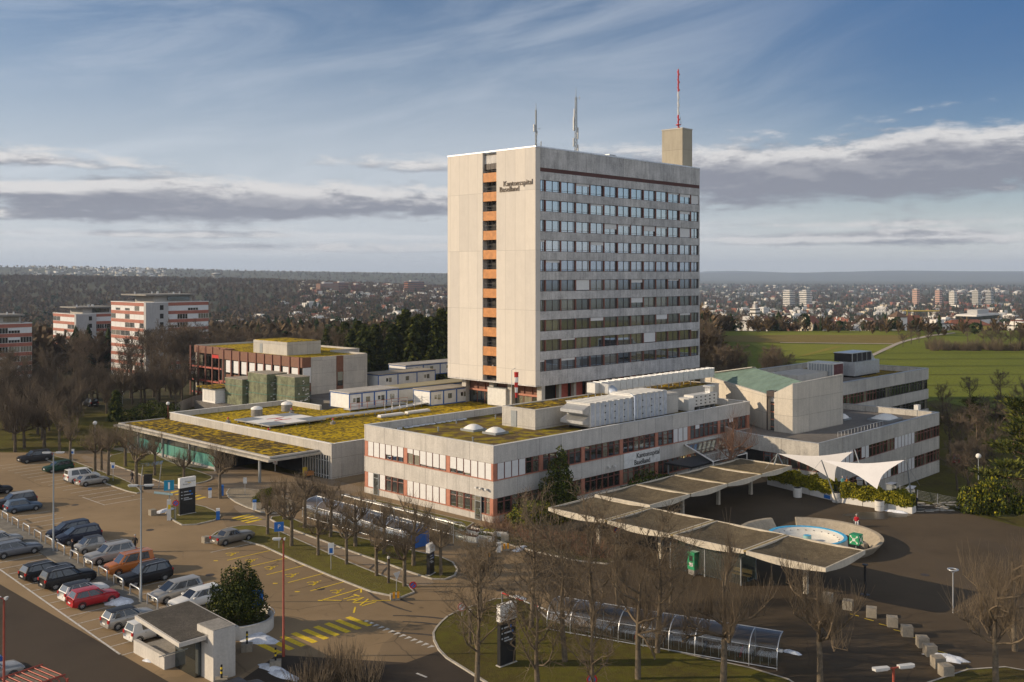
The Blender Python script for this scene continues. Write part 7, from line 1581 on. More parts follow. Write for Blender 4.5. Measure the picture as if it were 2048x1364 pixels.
t = thing('pay_station', 'pay station under a slanting glass canopy on leaning posts', 'pay station', g(296, 978)+(0,), .2); MB().box(-.5, -.4, 0, .5, .4, 1.9).build('machine', m_dark, t)
for s_ in (-1.0, 1.3): MB().tube([(s_, .2, 0), (s_+.35, 0, 3.1)], .06, 6).build('leaning_post', m_metal, t)
b = MB()
for i in range(7): b.add([(-1.6+i*.5, -.7, 2.95+.05*i), (-1.2+i*.5, -.7, 2.98+.05*i), (-1.2+i*.5, .7, 3.2+.05*i), (-1.6+i*.5, .7, 3.17+.05*i)], [(0, 1, 2, 3)])
b.build('canopy_pane', m_plexi, t)
for lb, x, y, y0, m1, m2 in (('blue and white barrier bollard on the lawn right of the sign pillar', 436, 1039, 1017, m_sblue, m_white), ('white bollard with a blue cap at the planting bed', 420, 995, 976, m_white, m_sblue), ('blue bollard half behind the tree at the planting bed', 444, 991, 970, m_sblue, m_sblue), ('white bollard beside the zebra crossing bed', 509, 1020, 1000, m_white, m_sblue), ('white post with a round top beside the white troughs', 997, 1104, 1085, m_white, m_lgrey)):
    p = g(x, y); hh_ = (y-y0)/(y-HZ)*H; t = thing('bollard', lb, 'bollard', (p[0], p[1], 0), .3); MB().box(-.2, -.2, 0, .2, .2, hh_-.25).build('post', m1, t); MB().box(-.21, -.21, hh_-.25, .21, .21, hh_).build('cap', m2, t)
for i, (x, y) in enumerate(((494, 1302), (551, 1336), (443, 1372))):
    p = g(x, y); t = thing('warning_post', ['black and yellow post on a stone foot near the planter wall', 'black and yellow post on a stone foot between the snow remnants', 'black and yellow post at the foot of the kiosk pillar'][i], 'post', (p[0], p[1], 0), .2, 'black and yellow posts'); MB().box(-.4, -.3, 0, .4, .3, .55).build('stone_foot', m_cube, t)
    MB().cyl(0, 0, .55, 1.45, .07, 8).build('post', m_black, t); MB().cyl(0, 0, .85, 1.0, .073, 8).cyl(0, 0, 1.15, 1.3, .073, 8).build('yellow_band', m_yel, t)
bg_ = thing('gate_arm', 'red and white barrier arm lying across the island tip', 'barrier', g(1004, 1212)+(0,), -.65); MB().tube([(0, 0, 0), (0, 0, 1.2)], .06, 6).build('post', m_metal, bg_)
for i in range(6): MB().tube([(i*.75, 0, 1.1-.08*i), ((i+1)*.75, 0, 1.02-.08*i)], .06, 6).build('arm_band', m_red if i % 2 == 0 else m_white, bg_)
# the concrete kiosk with its ramp walls and the planter behind
ki = grid_thing('kiosk', 'small flat roofed concrete kiosk with a tall square pillar and low ramp walls', 'kiosk')
mk = concrete('kiosk_concrete', (.52, .49, .44), 6, 9, 0, 0, .22, .15)
MB().prism([(-46.0, -8.8), (-41.5, -8.5), (-41.9, -16.3), (-46.5, -16.3)], 2.72, 3.0).build('roof_slab', mk, ki); MB().prism([(-45.85, -8.95), (-41.65, -8.65), (-42.05, -16.15), (-46.35, -16.15)], 3.0, 3.04).build('roof_felt', patchy('roof_felt', ((.07, .062, .05), (.125, .11, .09), (.05, .045, .04)), .35, 2.2, 12, .9, .3), ki)
MB().box(-44.45, -17.2, 0, -42.75, -15.0, 3.5).build('pillar', mk, ki); MB().box(-44.40, -17.15, 3.5, -42.8, -15.05, 3.54).build('pillar_top', m_concd, ki)
b = MB(); b.box(-45.7, -12.7, 0, -45.4, -8.0, .95); b.box(-45.4, -12.7, 0, -43.0, -12.4, .95); b.box(-43.0, -15.0, 0, -42.7, -8.2, 2.72); b.box(-43.2, -12.4, 0, -43.0, -9, 2.7); b.build('ramp_wall', mk, ki); MB().box(-45.4, -12.4, 0, -43.2, -8.0, .45).build('ramp_floor', m_concd, ki)
MB().box(-44.9, -15.6, 0, -43.1, -12.75, 2.70).build('cabin', m_wind, ki); MB().tube([(-46.0, -12.5, .95), (-43.1, -12.5, 1.0)], .04, 6).build('handrail', m_metal, ki); MB().box(-44.47, -16.5, 2.5, -44.45, -15.7, 3.1).build('vent_grille', m_concd, ki)
pw_ = thing('planter_wall', 'curved pale concrete planter wall around the dark yew', 'planter', (YP[0], YP[1]+1.2, 0)); b = MB(); b.lathe([(2.75, 0), (2.75, .95), (2.5, .95), (2.5, .5)], 40); b.build('wall', mk, pw_); MB().cyl(0, 0, 0, .6, 2.55, 30).build('soil', m_wood_floor, pw_)
b = MB(); b.lathe([(2.79, 1.02), (2.83, 1.06), (2.79, 1.10), (2.75, 1.06), (2.79, 1.02)], 40); b.build('handrail', m_metal, pw_)
pg_ = thing('pergola', 'dark red steel pergola roof with curved ends at the bottom left corner', 'pergola', g(10, 1470)+(0,), RZ+.15); n_ = 17
for i in range(n_): x_ = -3.6+i*.42; MB().tube([(x_, -1.6, 0), (x_, -1.6, 2.3), (x_, -1.35, 2.7), (x_, -.8, 2.85), (x_, 1.6, 2.85)], .045, 6).build('roof_rib', m_redst, pg_)
for y_, z_ in ((-1.62, 2.3), (-1.0, 2.83), (1.6, 2.88)): MB().tube([(-3.7, y_, z_), (3.3, y_, z_)], .06, 6).build('rail', m_redst, pg_)
b = MB()
for i in range(n_-1): x_ = -3.55+i*.42; b.box(x_, -.9, 2.78, x_+.3, 1.6, 2.81)
b.build('slat', M('slat_grey_beige', (.17, .14, .10), .8, 0, .2, 3), pg_)
for x_ in (-3.6, 3.1):
    for y_ in (-1.6, 1.5): MB().tube([(x_, y_, 0), (x_, y_, 2.8)], .06, 6).build('post', m_redst, pg_)
# bicycle shelters
def shelter(label, u, v, L, turn, flip, n_, blue=False):
    p = W(u, v); t = thing('bicycle_shelter', label, 'bicycle shelter', (p[0], p[1], .06), RZ-pi/2+turn, 'curved glazed bicycle shelters'); s_ = -1 if flip else 1
    prof = [(0, .12), (0, .55), (.05*s_, .95), (.22*s_, 1.4), (.52*s_, 1.76), (.95*s_, 1.98), (1.5*s_, 2.08), (2.0*s_, 2.1)]
    for i in range(n_):      # glazing bay by bay
        x0, x1 = L*i/n_+.03, L*(i+1)/n_-.03; b = MB(); b.add([(x0, y, z) for y, z in prof]+[(x1, y, z) for y, z in prof], [(k, k+1, len(prof)+k+1, len(prof)+k) for k in range(len(prof)-1)], 0, True); b.build('glazing_bay', m_plexi, t)
    for i in range(n_+1): x_ = L*i/n_; MB().tube([(x_, 0, 0)]+[(x_, y, z+.01) for y, z in prof], .04, 5).build('arch', m_alu, t)
    for y, z in (prof[0], prof[3], prof[7]): MB().tube([(0, y, z), (L, y, z)], .035, 5).build('rail', m_alu, t)
    for i in range(0, n_+1, 2): MB().tube([(L*i/n_, prof[7][0], 0), (L*i/n_, prof[7][0], 2.1)], .04, 5).build('rear_post', m_alu, t)
    if blue: MB().box(L+.03, 0, .1, L+.1, 1.9*s_, 1.95).build('end_panel', m_blue, t); MB().box(L-.5, -.03, .2, L, .0, 1.5).build('blue_sheet', m_blue, t)
    else: b = MB(); b.poly([(L, y, z) for y, z in prof]+[(L, prof[7][0], .1)]); b.build('end_pane', m_clear, t)
    rk = MB()
    for i in range(int(L/.6)): x_ = .3+i*.6; rk.tube([(x_, .55*s_, 0), (x_, .55*s_, .7), (x_, 1.2*s_, .7), (x_, 1.2*s_, 0)], .02, 4, 0, False)
    rk.build('bicycle_rack', m_grey, t); return t
shelter('glittering bicycle shelter with a blue end panel on the lawn strip', -13.2, 17.8, 19.6, 0, False, 8, True); shelter('rear bicycle shelter with a pale roof edge along the office wing', -6.9, 16.2, 19.2, 0, True, 8); sh_p = W(-21.2, -27.0); shelter('long bicycle shelter behind the trees on the grass island', -21.2, -27.0, 17.8, .30, False, 9)
def bike(x, y, rz, label, col):
    t = thing('bicycle', label, 'bicycle', (x, y, .06), rz, 'bicycles in the shelters'); 
    for q in (-.52, .52): MB().lathe([(.33, -.02), (.35, 0), (.33, .02), (.31, 0), (.33, -.02)], 18).xf(Matrix.Rotation(pi/2, 4, 'X')).build('wheel', m_rubber, t, (q, 0, .35))
    MB().tube([(-.52, 0, .35), (-.15, 0, .32), (.35, 0, .8), (-.22, 0, .75), (-.52, 0, .35)], .022, 4).tube([(-.15, 0, .32), (-.24, 0, .9)], .022, 4).tube([(.52, 0, .35), (.36, 0, .8), (.32, 0, 1.0)], .022, 4).build('frame', col, t); MB().box(-.36, -.07, .9, -.12, .07, .96).build('saddle', m_black, t); MB().tube([(.3, -.27, 1.0), (.34, 0, 1.0), (.3, .27, 1.0)], .018, 4).build('handlebar', m_black, t)
for i in range(11):
    v = 16.5-1.6*i-(i % 3)*.2; p = W(-11.9, v); bike(p[0], p[1], RZ+.05*i, 'bicycle standing under the glittering shelter on the lawn strip', (P_bk, P_red, P_gy, P_bl)[i % 4])
for i in range(6):
    q = .1+.15*i; p = lerp(g(1094, 1262), g(1552, 1342), q); bike(p[0]+.4, p[1]+.8, RZ+.3, 'bicycle standing under the long shelter on the grass island', (P_bk, P_gy, P_red)[i % 3])
# white flower troughs at the corner of the office wing
for i, (x, y, s_) in enumerate(((958, 1066, 1), (949, 1072, 1), (943, 1083, 1), (975, 1073, .9), (971, 1081, 1), (1000, 1073, 1), (965, 1092, .5), (1010, 1083, .6))):
    p = g(x, y); c_ = i > 5; t = thing('flower_trough' if not c_ else 'stone_block', ['small white trough nearest the wing corner', 'white trough with purple heather', 'white double trough at the left front of the group', 'white trough with a green shrub', 'white trough in the middle of the group', 'white trough with dry brown planting at the right', 'bare stone block in front of the white troughs', 'bare stone block right of the white troughs'][i], 'planter' if not c_ else 'stone block', (p[0], p[1], 0), RZ-pi/2+.1*i, 'troughs and blocks at the wing corner')
    if c_: MB().box(-.4, -.4, 0, .4, .4, .75).build('block', m_cube, t); MB().box(-.3, -.3, .75, .3, .3, .77).build('top', m_concd, t)
    else:
        b = MB(); ring(b, -.85, -.35, .85, .35, 0, .6, .08); b.build('trough', m_trough, t); MB().box(-.77, -.27, 0, .77, .27, .5).build('soil', m_wood_floor, t); b = MB(); leaves(b, 160, lambda r: (r.uniform(-.75, .75), r.uniform(-.3, .3), .5+abs(r.gauss(0, .18))), .09, rl); b.build('plants', [(m_twig, m_twigr, m_twigr, m_lf1, m_lf2, m_twig)[i]], t)

# ---------------------------------------------------------------- people
m_skin = M('skin', (.52, .30, .21), .6, 0, .08, 6); m_jean = M('cloth_dark_blue', (.03, .035, .055), .85, 0, .2, 6); m_cblk = M('cloth_black', (.018, .017, .018), .85, 0, .2, 6); m_cred = M('cloth_red', (.48, .015, .025), .8, 0, .15, 6); m_cwht = M('cloth_white', (.62, .62, .62), .85, 0, .1, 6); m_corg = M('cloth_orange', (.55, .20, .02), .8, 0, .15, 6); m_ctl = M('cloth_turquoise', (.16, .38, .36), .8, 0, .15, 6); m_hair = M('hair_brown', (.10, .06, .035), .8, 0, .2, 8); m_hairg = M('hair_grey', (.42, .40, .37), .8, 0, .1, 8)
def person(label, x, y, z, rz, pose, coat, legs, hair, s=1.0, group=None):
    t = thing('person', label, 'person', (x, y, z), rz, group); t.scale = (s,)*3
    sit = pose == 'sit'; hp = .92 if not sit else .50
    V, E, Rr = [], [], []
    def add_v(p_, r, par=None): V.append(p_); Rr.append(r); (E.append((par, len(V)-1)) if par is not None else None); return len(V)-1
    pel = add_v((0, 0, hp), .145); wa = add_v((0, 0, hp+.18), .135, pel); chst = add_v((.01, 0, hp+.40), .155, wa); nk0 = add_v((0, 0, hp+.53), .075, chst); nk = add_v((.01, 0, hp+.60), .055, nk0); hd = add_v((.03, 0, hp+.70), .095, nk); add_v((.035, 0, hp+.80), .075, hd); add_v((.115, 0, hp+.70), .022, hd)
    for sg in (1, -1):
        st_ = .14 if pose == 'walk' else 0
        if sit: h1 = add_v((.02, sg*.10, hp), .095, pel); k_ = add_v((.44, sg*.11, hp+.01), .065, h1); a_ = add_v((.48, sg*.11, .09), .045, k_)
        else: h1 = add_v((0, sg*.095, hp-.08), .092, pel); k_ = add_v((.03+sg*st_, sg*.10, .49), .065, h1); a_ = add_v((-.01+sg*st_*1.6, sg*.10, .09), .045, k_)
        add_v((a_ and V[a_][0]+.15, sg*.115, .045), .04, a_)
        sh = add_v((0, sg*.185, hp+.47), .068, chst); dx_ = -sg*.12 if pose == 'walk' else (.10 if pose == 'phone' else .03); el_ = add_v((dx_, sg*.245, hp+.20), .05, sh)
        hnd = (.30, sg*.10, hp+.24) if pose in ('phone', 'sit') else (dx_+.10, sg*.26, hp-.06); wr_ = add_v(hnd, .034, el_); palm = Vector(hnd)+(Vector(hnd)-Vector(V[el_])).normalized()*.07; pm = add_v(tuple(palm), .028, wr_)
        for f_ in range(5): add_v(tuple(palm+(Vector(hnd)-Vector(V[el_])).normalized()*(.075 if f_ else .035)+Vector((0, (f_-2)*.016, .02 if not f_ else 0))), .010, pm)
    me_ = bpy.data.meshes.new('body'); me_.from_pydata(V, E, []); ob = bpy.data.objects.new('body', me_); C.objects.link(ob); sk_ = ob.modifiers.new('skin', 'SKIN'); ss = ob.modifiers.new('sub', 'SUBSURF'); ss.levels = 1; ss.render_levels = 1; sk_.use_smooth_shade = True
    for i, d_ in enumerate(me_.skin_vertices[0].data): d_.radius = (Rr[i], Rr[i]); d_.use_root = i == 0
    m2 = bpy.data.meshes.new_from_object(ob.evaluated_get(bpy.context.evaluated_depsgraph_get())); bpy.data.objects.remove(ob); bpy.data.meshes.remove(me_)
    for mt in (coat, legs, m_skin, m_black): m2.materials.append(mt)
    for p_ in m2.polygons:
        c = p_.center; lowz = hp-.04 if not sit else hp+.06
        k = 2 if c.z > hp+.58 else 0
        if k == 0 and (abs(c.y) < .2 or not sit) and c.z < lowz and not (abs(c.y) > .2 and c.z > hp-.2): k = 1
        if abs(c.y) > .205 and c.z < hp-.03 and not sit and c.z > hp-.25: k = 2
        if sit and c.x > .16 and c.z < hp+.12: k = 1
        if c.z < .09: k = 3
        p_.material_index = k
    o = put(m2, 'body', t); m2.name = 'body'
    h_ = MB().ball((.015, 0, hp+.755), .112, 12); h_.v = [(x_ if x_ < .09 else .09, y_, max(z_, hp+.70) if x_ < .03 else max(z_, hp+.775)) for x_, y_, z_ in h_.v]; h_.build('hair', hair, t)
    f_ = MB()
    for sg in (1, -1): f_.ball((.118, sg*.036, hp+.725), .010, 6)
    f_.build('eyes', m_black, t); MB().box(.118, -.026, hp+.652, .128, .026, hp+.662).build('mouth', M('lips', (.36, .12, .10), .6), t); return t
p = W(-38.25, 20.6); person('person in black looking down at their hands in front of the short silver car', p[0], p[1], 0, RZ+2.4, 'phone', m_cblk, m_jean, m_hair, 1.0); p = g(270, 1104); person('person in black walking on the drive behind the orange van', p[0], p[1], 0, -1.9, 'walk', m_cblk, m_cblk, m_hairg)
p = g(1832, 1021); person('person in a dark coat standing at the end of the hedge', p[0], p[1], 0, -2.2, 'phone', m_cblk, m_cblk, m_hair, 1.05)
p = g(264, 966); person('person in black walking on the footpath behind the pay station', p[0], p[1], 0, .7, 'walk', m_cblk, m_jean, m_hair)
p = g(1685, 978); person('person in turquoise sitting at the cafe terrace behind the hedge gap', p[0], p[1], .35, -1.2, 'sit', m_ctl, m_jean, m_hairg); p = g(1694, 978); person('person in orange sitting at the cafe terrace below the left sail', p[0], p[1], .3, 2.6, 'sit', m_corg, m_jean, m_hair)
bu = W(49.9, 49.9); person('person in white leaning out of the lowest orange balcony', bu[0], bu[1], 9.8, RZ+pi, 'stand', m_cwht, m_cwht, m_hair, 1.0)
p = g(1713, 1053); person('person in a red jacket and white cap sitting in a wheelchair', p[0], p[1], .04, -1.8, 'sit', m_cred, m_cwht, m_hairg); wc = thing('wheelchair', 'wheelchair carrying the person in red on the square', 'wheelchair', (p[0], p[1], 0), -1.8)
for s_ in (1, -1):
    MB().lathe([(.29, -.02), (.31, 0), (.29, .02), (.27, 0), (.29, -.02)], 20).xf(Matrix.Rotation(pi/2, 4, 'X')).build('wheel', m_rubber, wc, (-.05, s_*.32, .31)); MB().lathe([(.08, -.02), (.10, 0), (.08, .02)], 12).xf(Matrix.Rotation(pi/2, 4, 'X')).build('castor', m_rubber, wc, (.45, s_*.25, .1)); MB().tube([(-.25, s_*.24, .95), (-.2, s_*.24, .45), (.3, s_*.24, .42), (.48, s_*.22, .12)], .02, 5).build('frame', m_alu, wc)
MB().box(-.22, -.24, .40, .28, .24, .44).build('seat', m_black, wc); MB().box(-.26, -.24, .45, -.21, .24, .92).build('backrest', m_black, wc)
for x, y, lb in ((1312, 1010, 0), (1322, 1010, 1)): pass
# ---------------------------------------------------------------- the far country: woods, town, towers
import numpy as np
rf_ = random.Random(77)
def island_mat(name, cols, rough=.95):
    m, t, b = base_mat(name); gi = nn(t, 'ShaderNodeNewGeometry'); r = nn(t, 'ShaderNodeValToRGB'); t.links.new(gi.outputs['Random Per Island'], r.inputs[0])
    cr = r.color_ramp; cr.elements[0].color = cols[0]+(1,); cr.elements[1].color = cols[-1]+(1,)
    for i, c in enumerate(cols[1:-1]): e = cr.elements.new((i+1)/(len(cols)-1)); e.color = c+(1,)
    t.links.new(r.outputs[0], b.inputs['Base Color']); b.inputs['Roughness'].default_value = rough; b.inputs['Specular IOR Level'].default_value = .1; MATS[name] = m; return m
m_farb = island_mat('far_twigs', ((.066, .045, .027), (.125, .088, .050), (.088, .062, .038), (.150, .105, .060))); m_farg = island_mat('far_evergreen', ((.016, .026, .012), (.034, .048, .018), (.024, .036, .014)))
def tuft(seed, n=46):
    r = np.random.RandomState(seed); v = []
    for _ in range(n):
        z0 = r.uniform(.12, .7); a = r.uniform(0, 2*pi); rad = r.uniform(.25, .5)*sin(pi*min(max((z0+.1)/1.05, .1), .97))**.6; z1 = min(z0+r.uniform(.12, .34), 1.0); w_ = r.uniform(.035, .075)
        p0 = np.array([0, 0, z0*.75]); p1 = np.array([cos(a)*rad, sin(a)*rad, z1]); s_ = np.array([-sin(a), cos(a), r.uniform(-.6, .6)])*w_
        v += [p0, p1-s_, p1+s_]
    v += [np.array([-.02, 0, 0]), np.array([.02, 0, 0]), np.array([0, 0, .7])]; return np.array(v)
def conif(seed, n=46):
    r = np.random.RandomState(seed); v = []
    for i in range(n):
        z0 = .08+.9*i/n; a = i*2.4; rad = .26*(1-z0)**.75+.02; s_ = np.array([-sin(a), cos(a), 0])*rad*.75; p1 = np.array([cos(a)*rad, sin(a)*rad, z0-.06*r.uniform(.3, 1.2)]); v += [np.array([0, 0, z0+.13]), p1-s_, p1+s_]
    return np.array(v)
def roundt(seed, n=60):
    r = np.random.RandomState(seed); v = []
    for i in range(n):
        d = r.normal(size=3); d /= np.linalg.norm(d); c = np.array([d[0]*.3, d[1]*.3, .58+d[2]*.36])*1.0; t_ = np.cross(d, r.normal(size=3)); t_ /= np.linalg.norm(t_); q = np.cross(d, t_); k = r.uniform(.08, .15); v += [c+t_*k, c-t_*k*.5+q*k, c-t_*k*.5-q*k]
    return np.array(v)
TU = [tuft(i) for i in range(4)]; CN = [conif(i) for i in range(2)]+[roundt(5)]
def tris_object(name, items, mats, kind='stuff'):
    V = np.concatenate([i[0] for i in items]); nt_ = len(V)//3; mi_ = np.concatenate([np.full(len(i[0])//3, i[1], dtype=np.int32) for i in items]); me_ = bpy.data.meshes.new(name)
    me_.vertices.add(len(V)); me_.vertices.foreach_set('co', V.astype(np.float32).ravel()); me_.loops.add(nt_*3); me_.loops.foreach_set('vertex_index', np.arange(nt_*3, dtype=np.int32)); me_.polygons.add(nt_); me_.polygons.foreach_set('loop_start', np.arange(0, nt_*3, 3, dtype=np.int32))
    for m_ in mats: me_.materials.append(m_)
    me_.polygons.foreach_set('material_index', mi_); me_.update(calc_edges=True); me_.validate(); return tag(put(me_, name), kind=kind)
def scatter(n_, px0, px1, r0, r1, ever, h0, h1, out, bias=1.0, keep=None):
    for _ in range(n_):
        r = r0*(r1/r0)**(rf_.random()**bias); a = math.atan(((rf_.uniform(px0, px1))-1024)/F); x, y = r*sin(a), r*cos(a)
        if keep and not keep(x, y, r): continue
        ev = rf_.random() < ever; T = CN[rf_.randrange(3)] if ev else TU[rf_.randrange(4)]; h = rf_.uniform(h0, h1)*(1.0 if not ev else 1.05); c, s_ = cos(rf_.random()*6.28), sin(rf_.random()*6.28); w_ = h*rf_.uniform(.75, 1.15); q = T.copy(); Q = np.empty_like(q); Q[:, 0] = (q[:, 0]*c-q[:, 1]*s_)*w_+x; Q[:, 1] = (q[:, 0]*s_+q[:, 1]*c)*w_+y; Q[:, 2] = q[:, 2]*h+terr(x, y)-.4; out.append((Q, 1 if ev else 0))
def clear(x, y, r): return not any(abs(x-bx) < 25 and abs(y-by) < 25 for bx, by in ((-120, 345), (-160, 405), (-150, 300)))
wd = []; scatter(1500, -900, -200, 300, 2600, .12, 10, 16, wd, 1.0, clear); scatter(2300, 900, 1395, 430, 4300, .2, 9, 15, wd); scatter(500, 1300, 1420, 300, 520, .1, 8, 12, wd); scatter(2100, -200, 905, 400, 900, .10, 11, 17, wd, 1.0, clear); scatter(2900, -200, 905, 850, 2000, .18, 9, 15, wd, .9); scatter(4200, -200, 905, 1900, 4300, .03, 10, 15, wd, .9)
tris_object('woodland', wd, (m_farb, m_farg))
tw_ = []; scatter(700, 2250, 2900, 560, 3000, .3, 6, 12, tw_); scatter(620, 1380, 2250, 560, 1300, .30, 5, 10, tw_); scatter(2300, 1380, 2250, 1200, 4200, .3, 8, 13, tw_); scatter(1200, 1380, 2250, 3000, 6000, .3, 12, 18, tw_); scatter(900, 1380, 2250, 5400, 7600, .3, 14, 22, tw_); scatter(700, 540, 900, 900, 2200, .4, 8, 13, tw_); scatter(1500, -100, 900, 4300, 6400, .1, 10, 15, tw_); scatter(80, 1400, 2200, 490, 560, .15, 5, 10, tw_)
tris_object('town_trees', tw_, (m_farb, m_farg))
# houses
m_hw = [M('render_white', (.66, .63, .58), .8, 0, .08, .3), M('render_cream', (.55, .48, .36), .8, 0, .08, .3), M('render_grey', (.40, .39, .37), .8, 0, .08, .3)]
m_rt = [M('tiles_red', (.22, .085, .05), .85, 0, .2, .5), M('tiles_brown', (.12, .075, .05), .85, 0, .2, .5), M('roof_dark', (.07, .065, .06), .8, 0, .2, .5)]
def house_mesh(w_, d_, h_, rh, mw, mr, seed):
    b = MB(); b.box(-w_/2, -d_/2, -3, w_/2, d_/2, h_, 0); o = .5
    if rh > 0:
        b.add([(-w_/2, -d_/2, h_), (-w_/2, d_/2, h_), (-w_/2, 0, h_+rh), (w_/2, -d_/2, h_), (w_/2, d_/2, h_), (w_/2, 0, h_+rh)], [(0, 2, 1), (3, 4, 5)], 0)
        k = rh/(d_/2); A = [(-w_/2-o, -d_/2-o, h_-o*k+.12), (w_/2+o, -d_/2-o, h_-o*k+.12), (w_/2+o, 0, h_+rh+.12), (-w_/2-o, 0, h_+rh+.12), (w_/2+o, d_/2+o, h_-o*k+.12), (-w_/2-o, d_/2+o, h_-o*k+.12)]; b.add(A, [(0, 1, 2, 3), (3, 2, 4, 5)], 1); b.box(w_*.2, d_*.1, h_+rh*.4, w_*.2+.8, d_*.1+.8, h_+rh+.9, 0)
    else: b.box(-w_/2-.3, -d_/2-.3, h_, w_/2+.3, d_/2+.3, h_+.35, 1); b.box(-w_*.2, -d_*.2, h_+.35, w_*.25, d_*.25, h_+2.4, 0)
    for z in [1.0+2.8*i for i in range(int(h_/2.8))]:
        for x_ in [-w_/2+1.2+2.6*i for i in range(int((w_-1.5)/2.6))]:
            for y_ in (-d_/2-.02, d_/2+.02): b.quad((x_, y_, z), (x_+1.3, y_, z), (x_+1.3, y_, z+1.4), (x_, y_, z+1.4), 2)
        for y_ in (-d_*.25, d_*.1):
            for x_ in (-w_/2-.02, w_/2+.02): b.quad((x_, y_, z), (x_, y_+1.3, z), (x_, y_+1.3, z+1.4), (x_, y_, z+1.4), 2)
    return b.mesh('house', [mw, mr, m_wind])
HT = [(house_mesh(11, 9, 5.5, 4.2, m_hw[0], m_rt[0], 1), 'white gabled house with a red roof among the trees of the far town'), (house_mesh(13, 9, 6.0, 4.0, m_hw[0], m_rt[1], 2), 'white gabled house with a brown roof among the trees of the far town'), (house_mesh(10, 9, 5.5, 4.0, m_hw[1], m_rt[0], 3), 'cream gabled house with a red roof among the trees of the far town'), (house_mesh(14, 10, 6.5, 0, m_hw[0], m_rt[2], 4), 'flat roofed white house among the trees of the far town'), (house_mesh(22, 11, 9.0, 0, m_hw[0], m_hw[2], 5), 'long flat roofed white apartment house in the far town'), (house_mesh(12, 10, 5.5, 4.4, m_hw[2], m_rt[1], 6), 'grey gabled house with a brown roof among the trees of the far town')]
def house(px_, r, k, s_=1.0):
    a = math.atan((px_-1024)/F); x, y = r*sin(a), r*cos(a); o = put(HT[k][0], 'house', None, (x, y, terr(x, y)), rf_.choice((RZ, RZ+pi/2, .2, 1.1))+rf_.uniform(-.3, .3)); o.scale = (s_,)*3; tag(o, HT[k][1], 'house', 'houses of the far town')
for i in range(170): house(rf_.uniform(1390, 2090), 580*(2200/580)**(rf_.random()**.9), rf_.choice((0, 0, 1, 2, 3, 3, 4, 5)), rf_.uniform(.85, 1.15))
for i in range(115): house(rf_.uniform(560, 900), 850*(2000/850)**rf_.random(), rf_.choice((0, 1, 3, 3, 2, 4)), rf_.uniform(.9, 1.15))
for x, r in ((235, 760), (310, 640), (340, 900), (360, 700), (285, 980), (120, 900), (410, 980), (440, 1100), (480, 1150), (380, 1050), (20, 800), (205, 640), (520, 1250), (545, 1100)): house(x, r, rf_.choice((3, 3, 0, 4)), 1.1)
ft = []
def boxtris(x, y, z, a, b_, h, rot):
    c, s_ = cos(rot), sin(rot); P_ = [np.array([x+(i*a*c-j*b_*s_)/2, y+(i*a*s_+j*b_*c)/2, z+k*h]) for i, j, k in ((-1,-1,0),(1,-1,0),(1,1,0),(-1,1,0),(-1,-1,1),(1,-1,1),(1,1,1),(-1,1,1))]; out = []
    for f in ((0,1,5,4),(1,2,6,5),(2,3,7,6),(3,0,4,7),(4,5,6,7)): out += [P_[f[0]], P_[f[1]], P_[f[2]], P_[f[0]], P_[f[2]], P_[f[3]]]
    return np.array(out)
for i in range(620):
    r = 1900*(7800/1900)**rf_.random(); a = math.atan((rf_.uniform(1385, 2200)-1024)/F); x, y = r*sin(a), r*cos(a); k = r/3000; ft.append((boxtris(x, y, terr(x, y)-2, rf_.uniform(9, 24)*k**.8, rf_.uniform(8, 14)*k**.6, rf_.uniform(6, 10), rf_.uniform(0, 3)), rf_.choice((0, 1, 2, 2, 3, 3))))
for i in range(150):
    r = rf_.uniform(5200, 6300); a = math.atan((rf_.uniform(60, 330)-1024)/F); x, y = r*sin(a), r*cos(a); ft.append((boxtris(x, y, terr(x, y)-2, rf_.uniform(10, 24), 12, rf_.uniform(7, 12), rf_.uniform(0, 3)), rf_.choice((0, 1, 2))))
for i in range(260):
    r = rf_.uniform(2000, 3200); a = math.atan((rf_.uniform(600, 900)-1024)/F); x, y = r*sin(a), r*cos(a); ft.append((boxtris(x, y, terr(x, y)-2, rf_.uniform(10, 22), 12, rf_.uniform(7, 11), rf_.uniform(0, 3)), rf_.choice((0, 1, 3))))
tris_object('far_town', ft, (m_hw[0], m_hw[1], m_hw[2], m_rt[0]))
def block(name, label, cat, px_, r, ytop, w_, d_, mw, bands, group=None, zb=None, rz=RZ, mb_=None):
    a = math.atan((px_-1024)/F); x, y = r*sin(a), r*cos(a); z0 = terr(x, y)-1 if zb is None else zb; h = pz(ytop, y)-z0; t = thing(name, label, cat, (x, y, z0), rz, group); MB().box(-w_/2, -d_/2, 0, w_/2, d_/2, h).build('wall', mw, t); n_ = bands; b = MB()
    for i in range(n_):
        z = h*(i+.35)/n_; b.box(-w_/2-.15, -d_/2-.15, z, w_/2+.15, d_/2+.15, z+h/n_*.42)
    b.build('window_band', mb_ or m_wind, t); MB().box(-w_*.25, -d_*.25, h, w_*.25, d_*.25, h+3).build('roof_house', m_hw[2], t); return t
m_pink = M('render_pink', (.52, .30, .24), .8, 0, .06, .3); m_yelw = M('render_yellow', (.58, .42, .10), .8, 0, .06, .3)
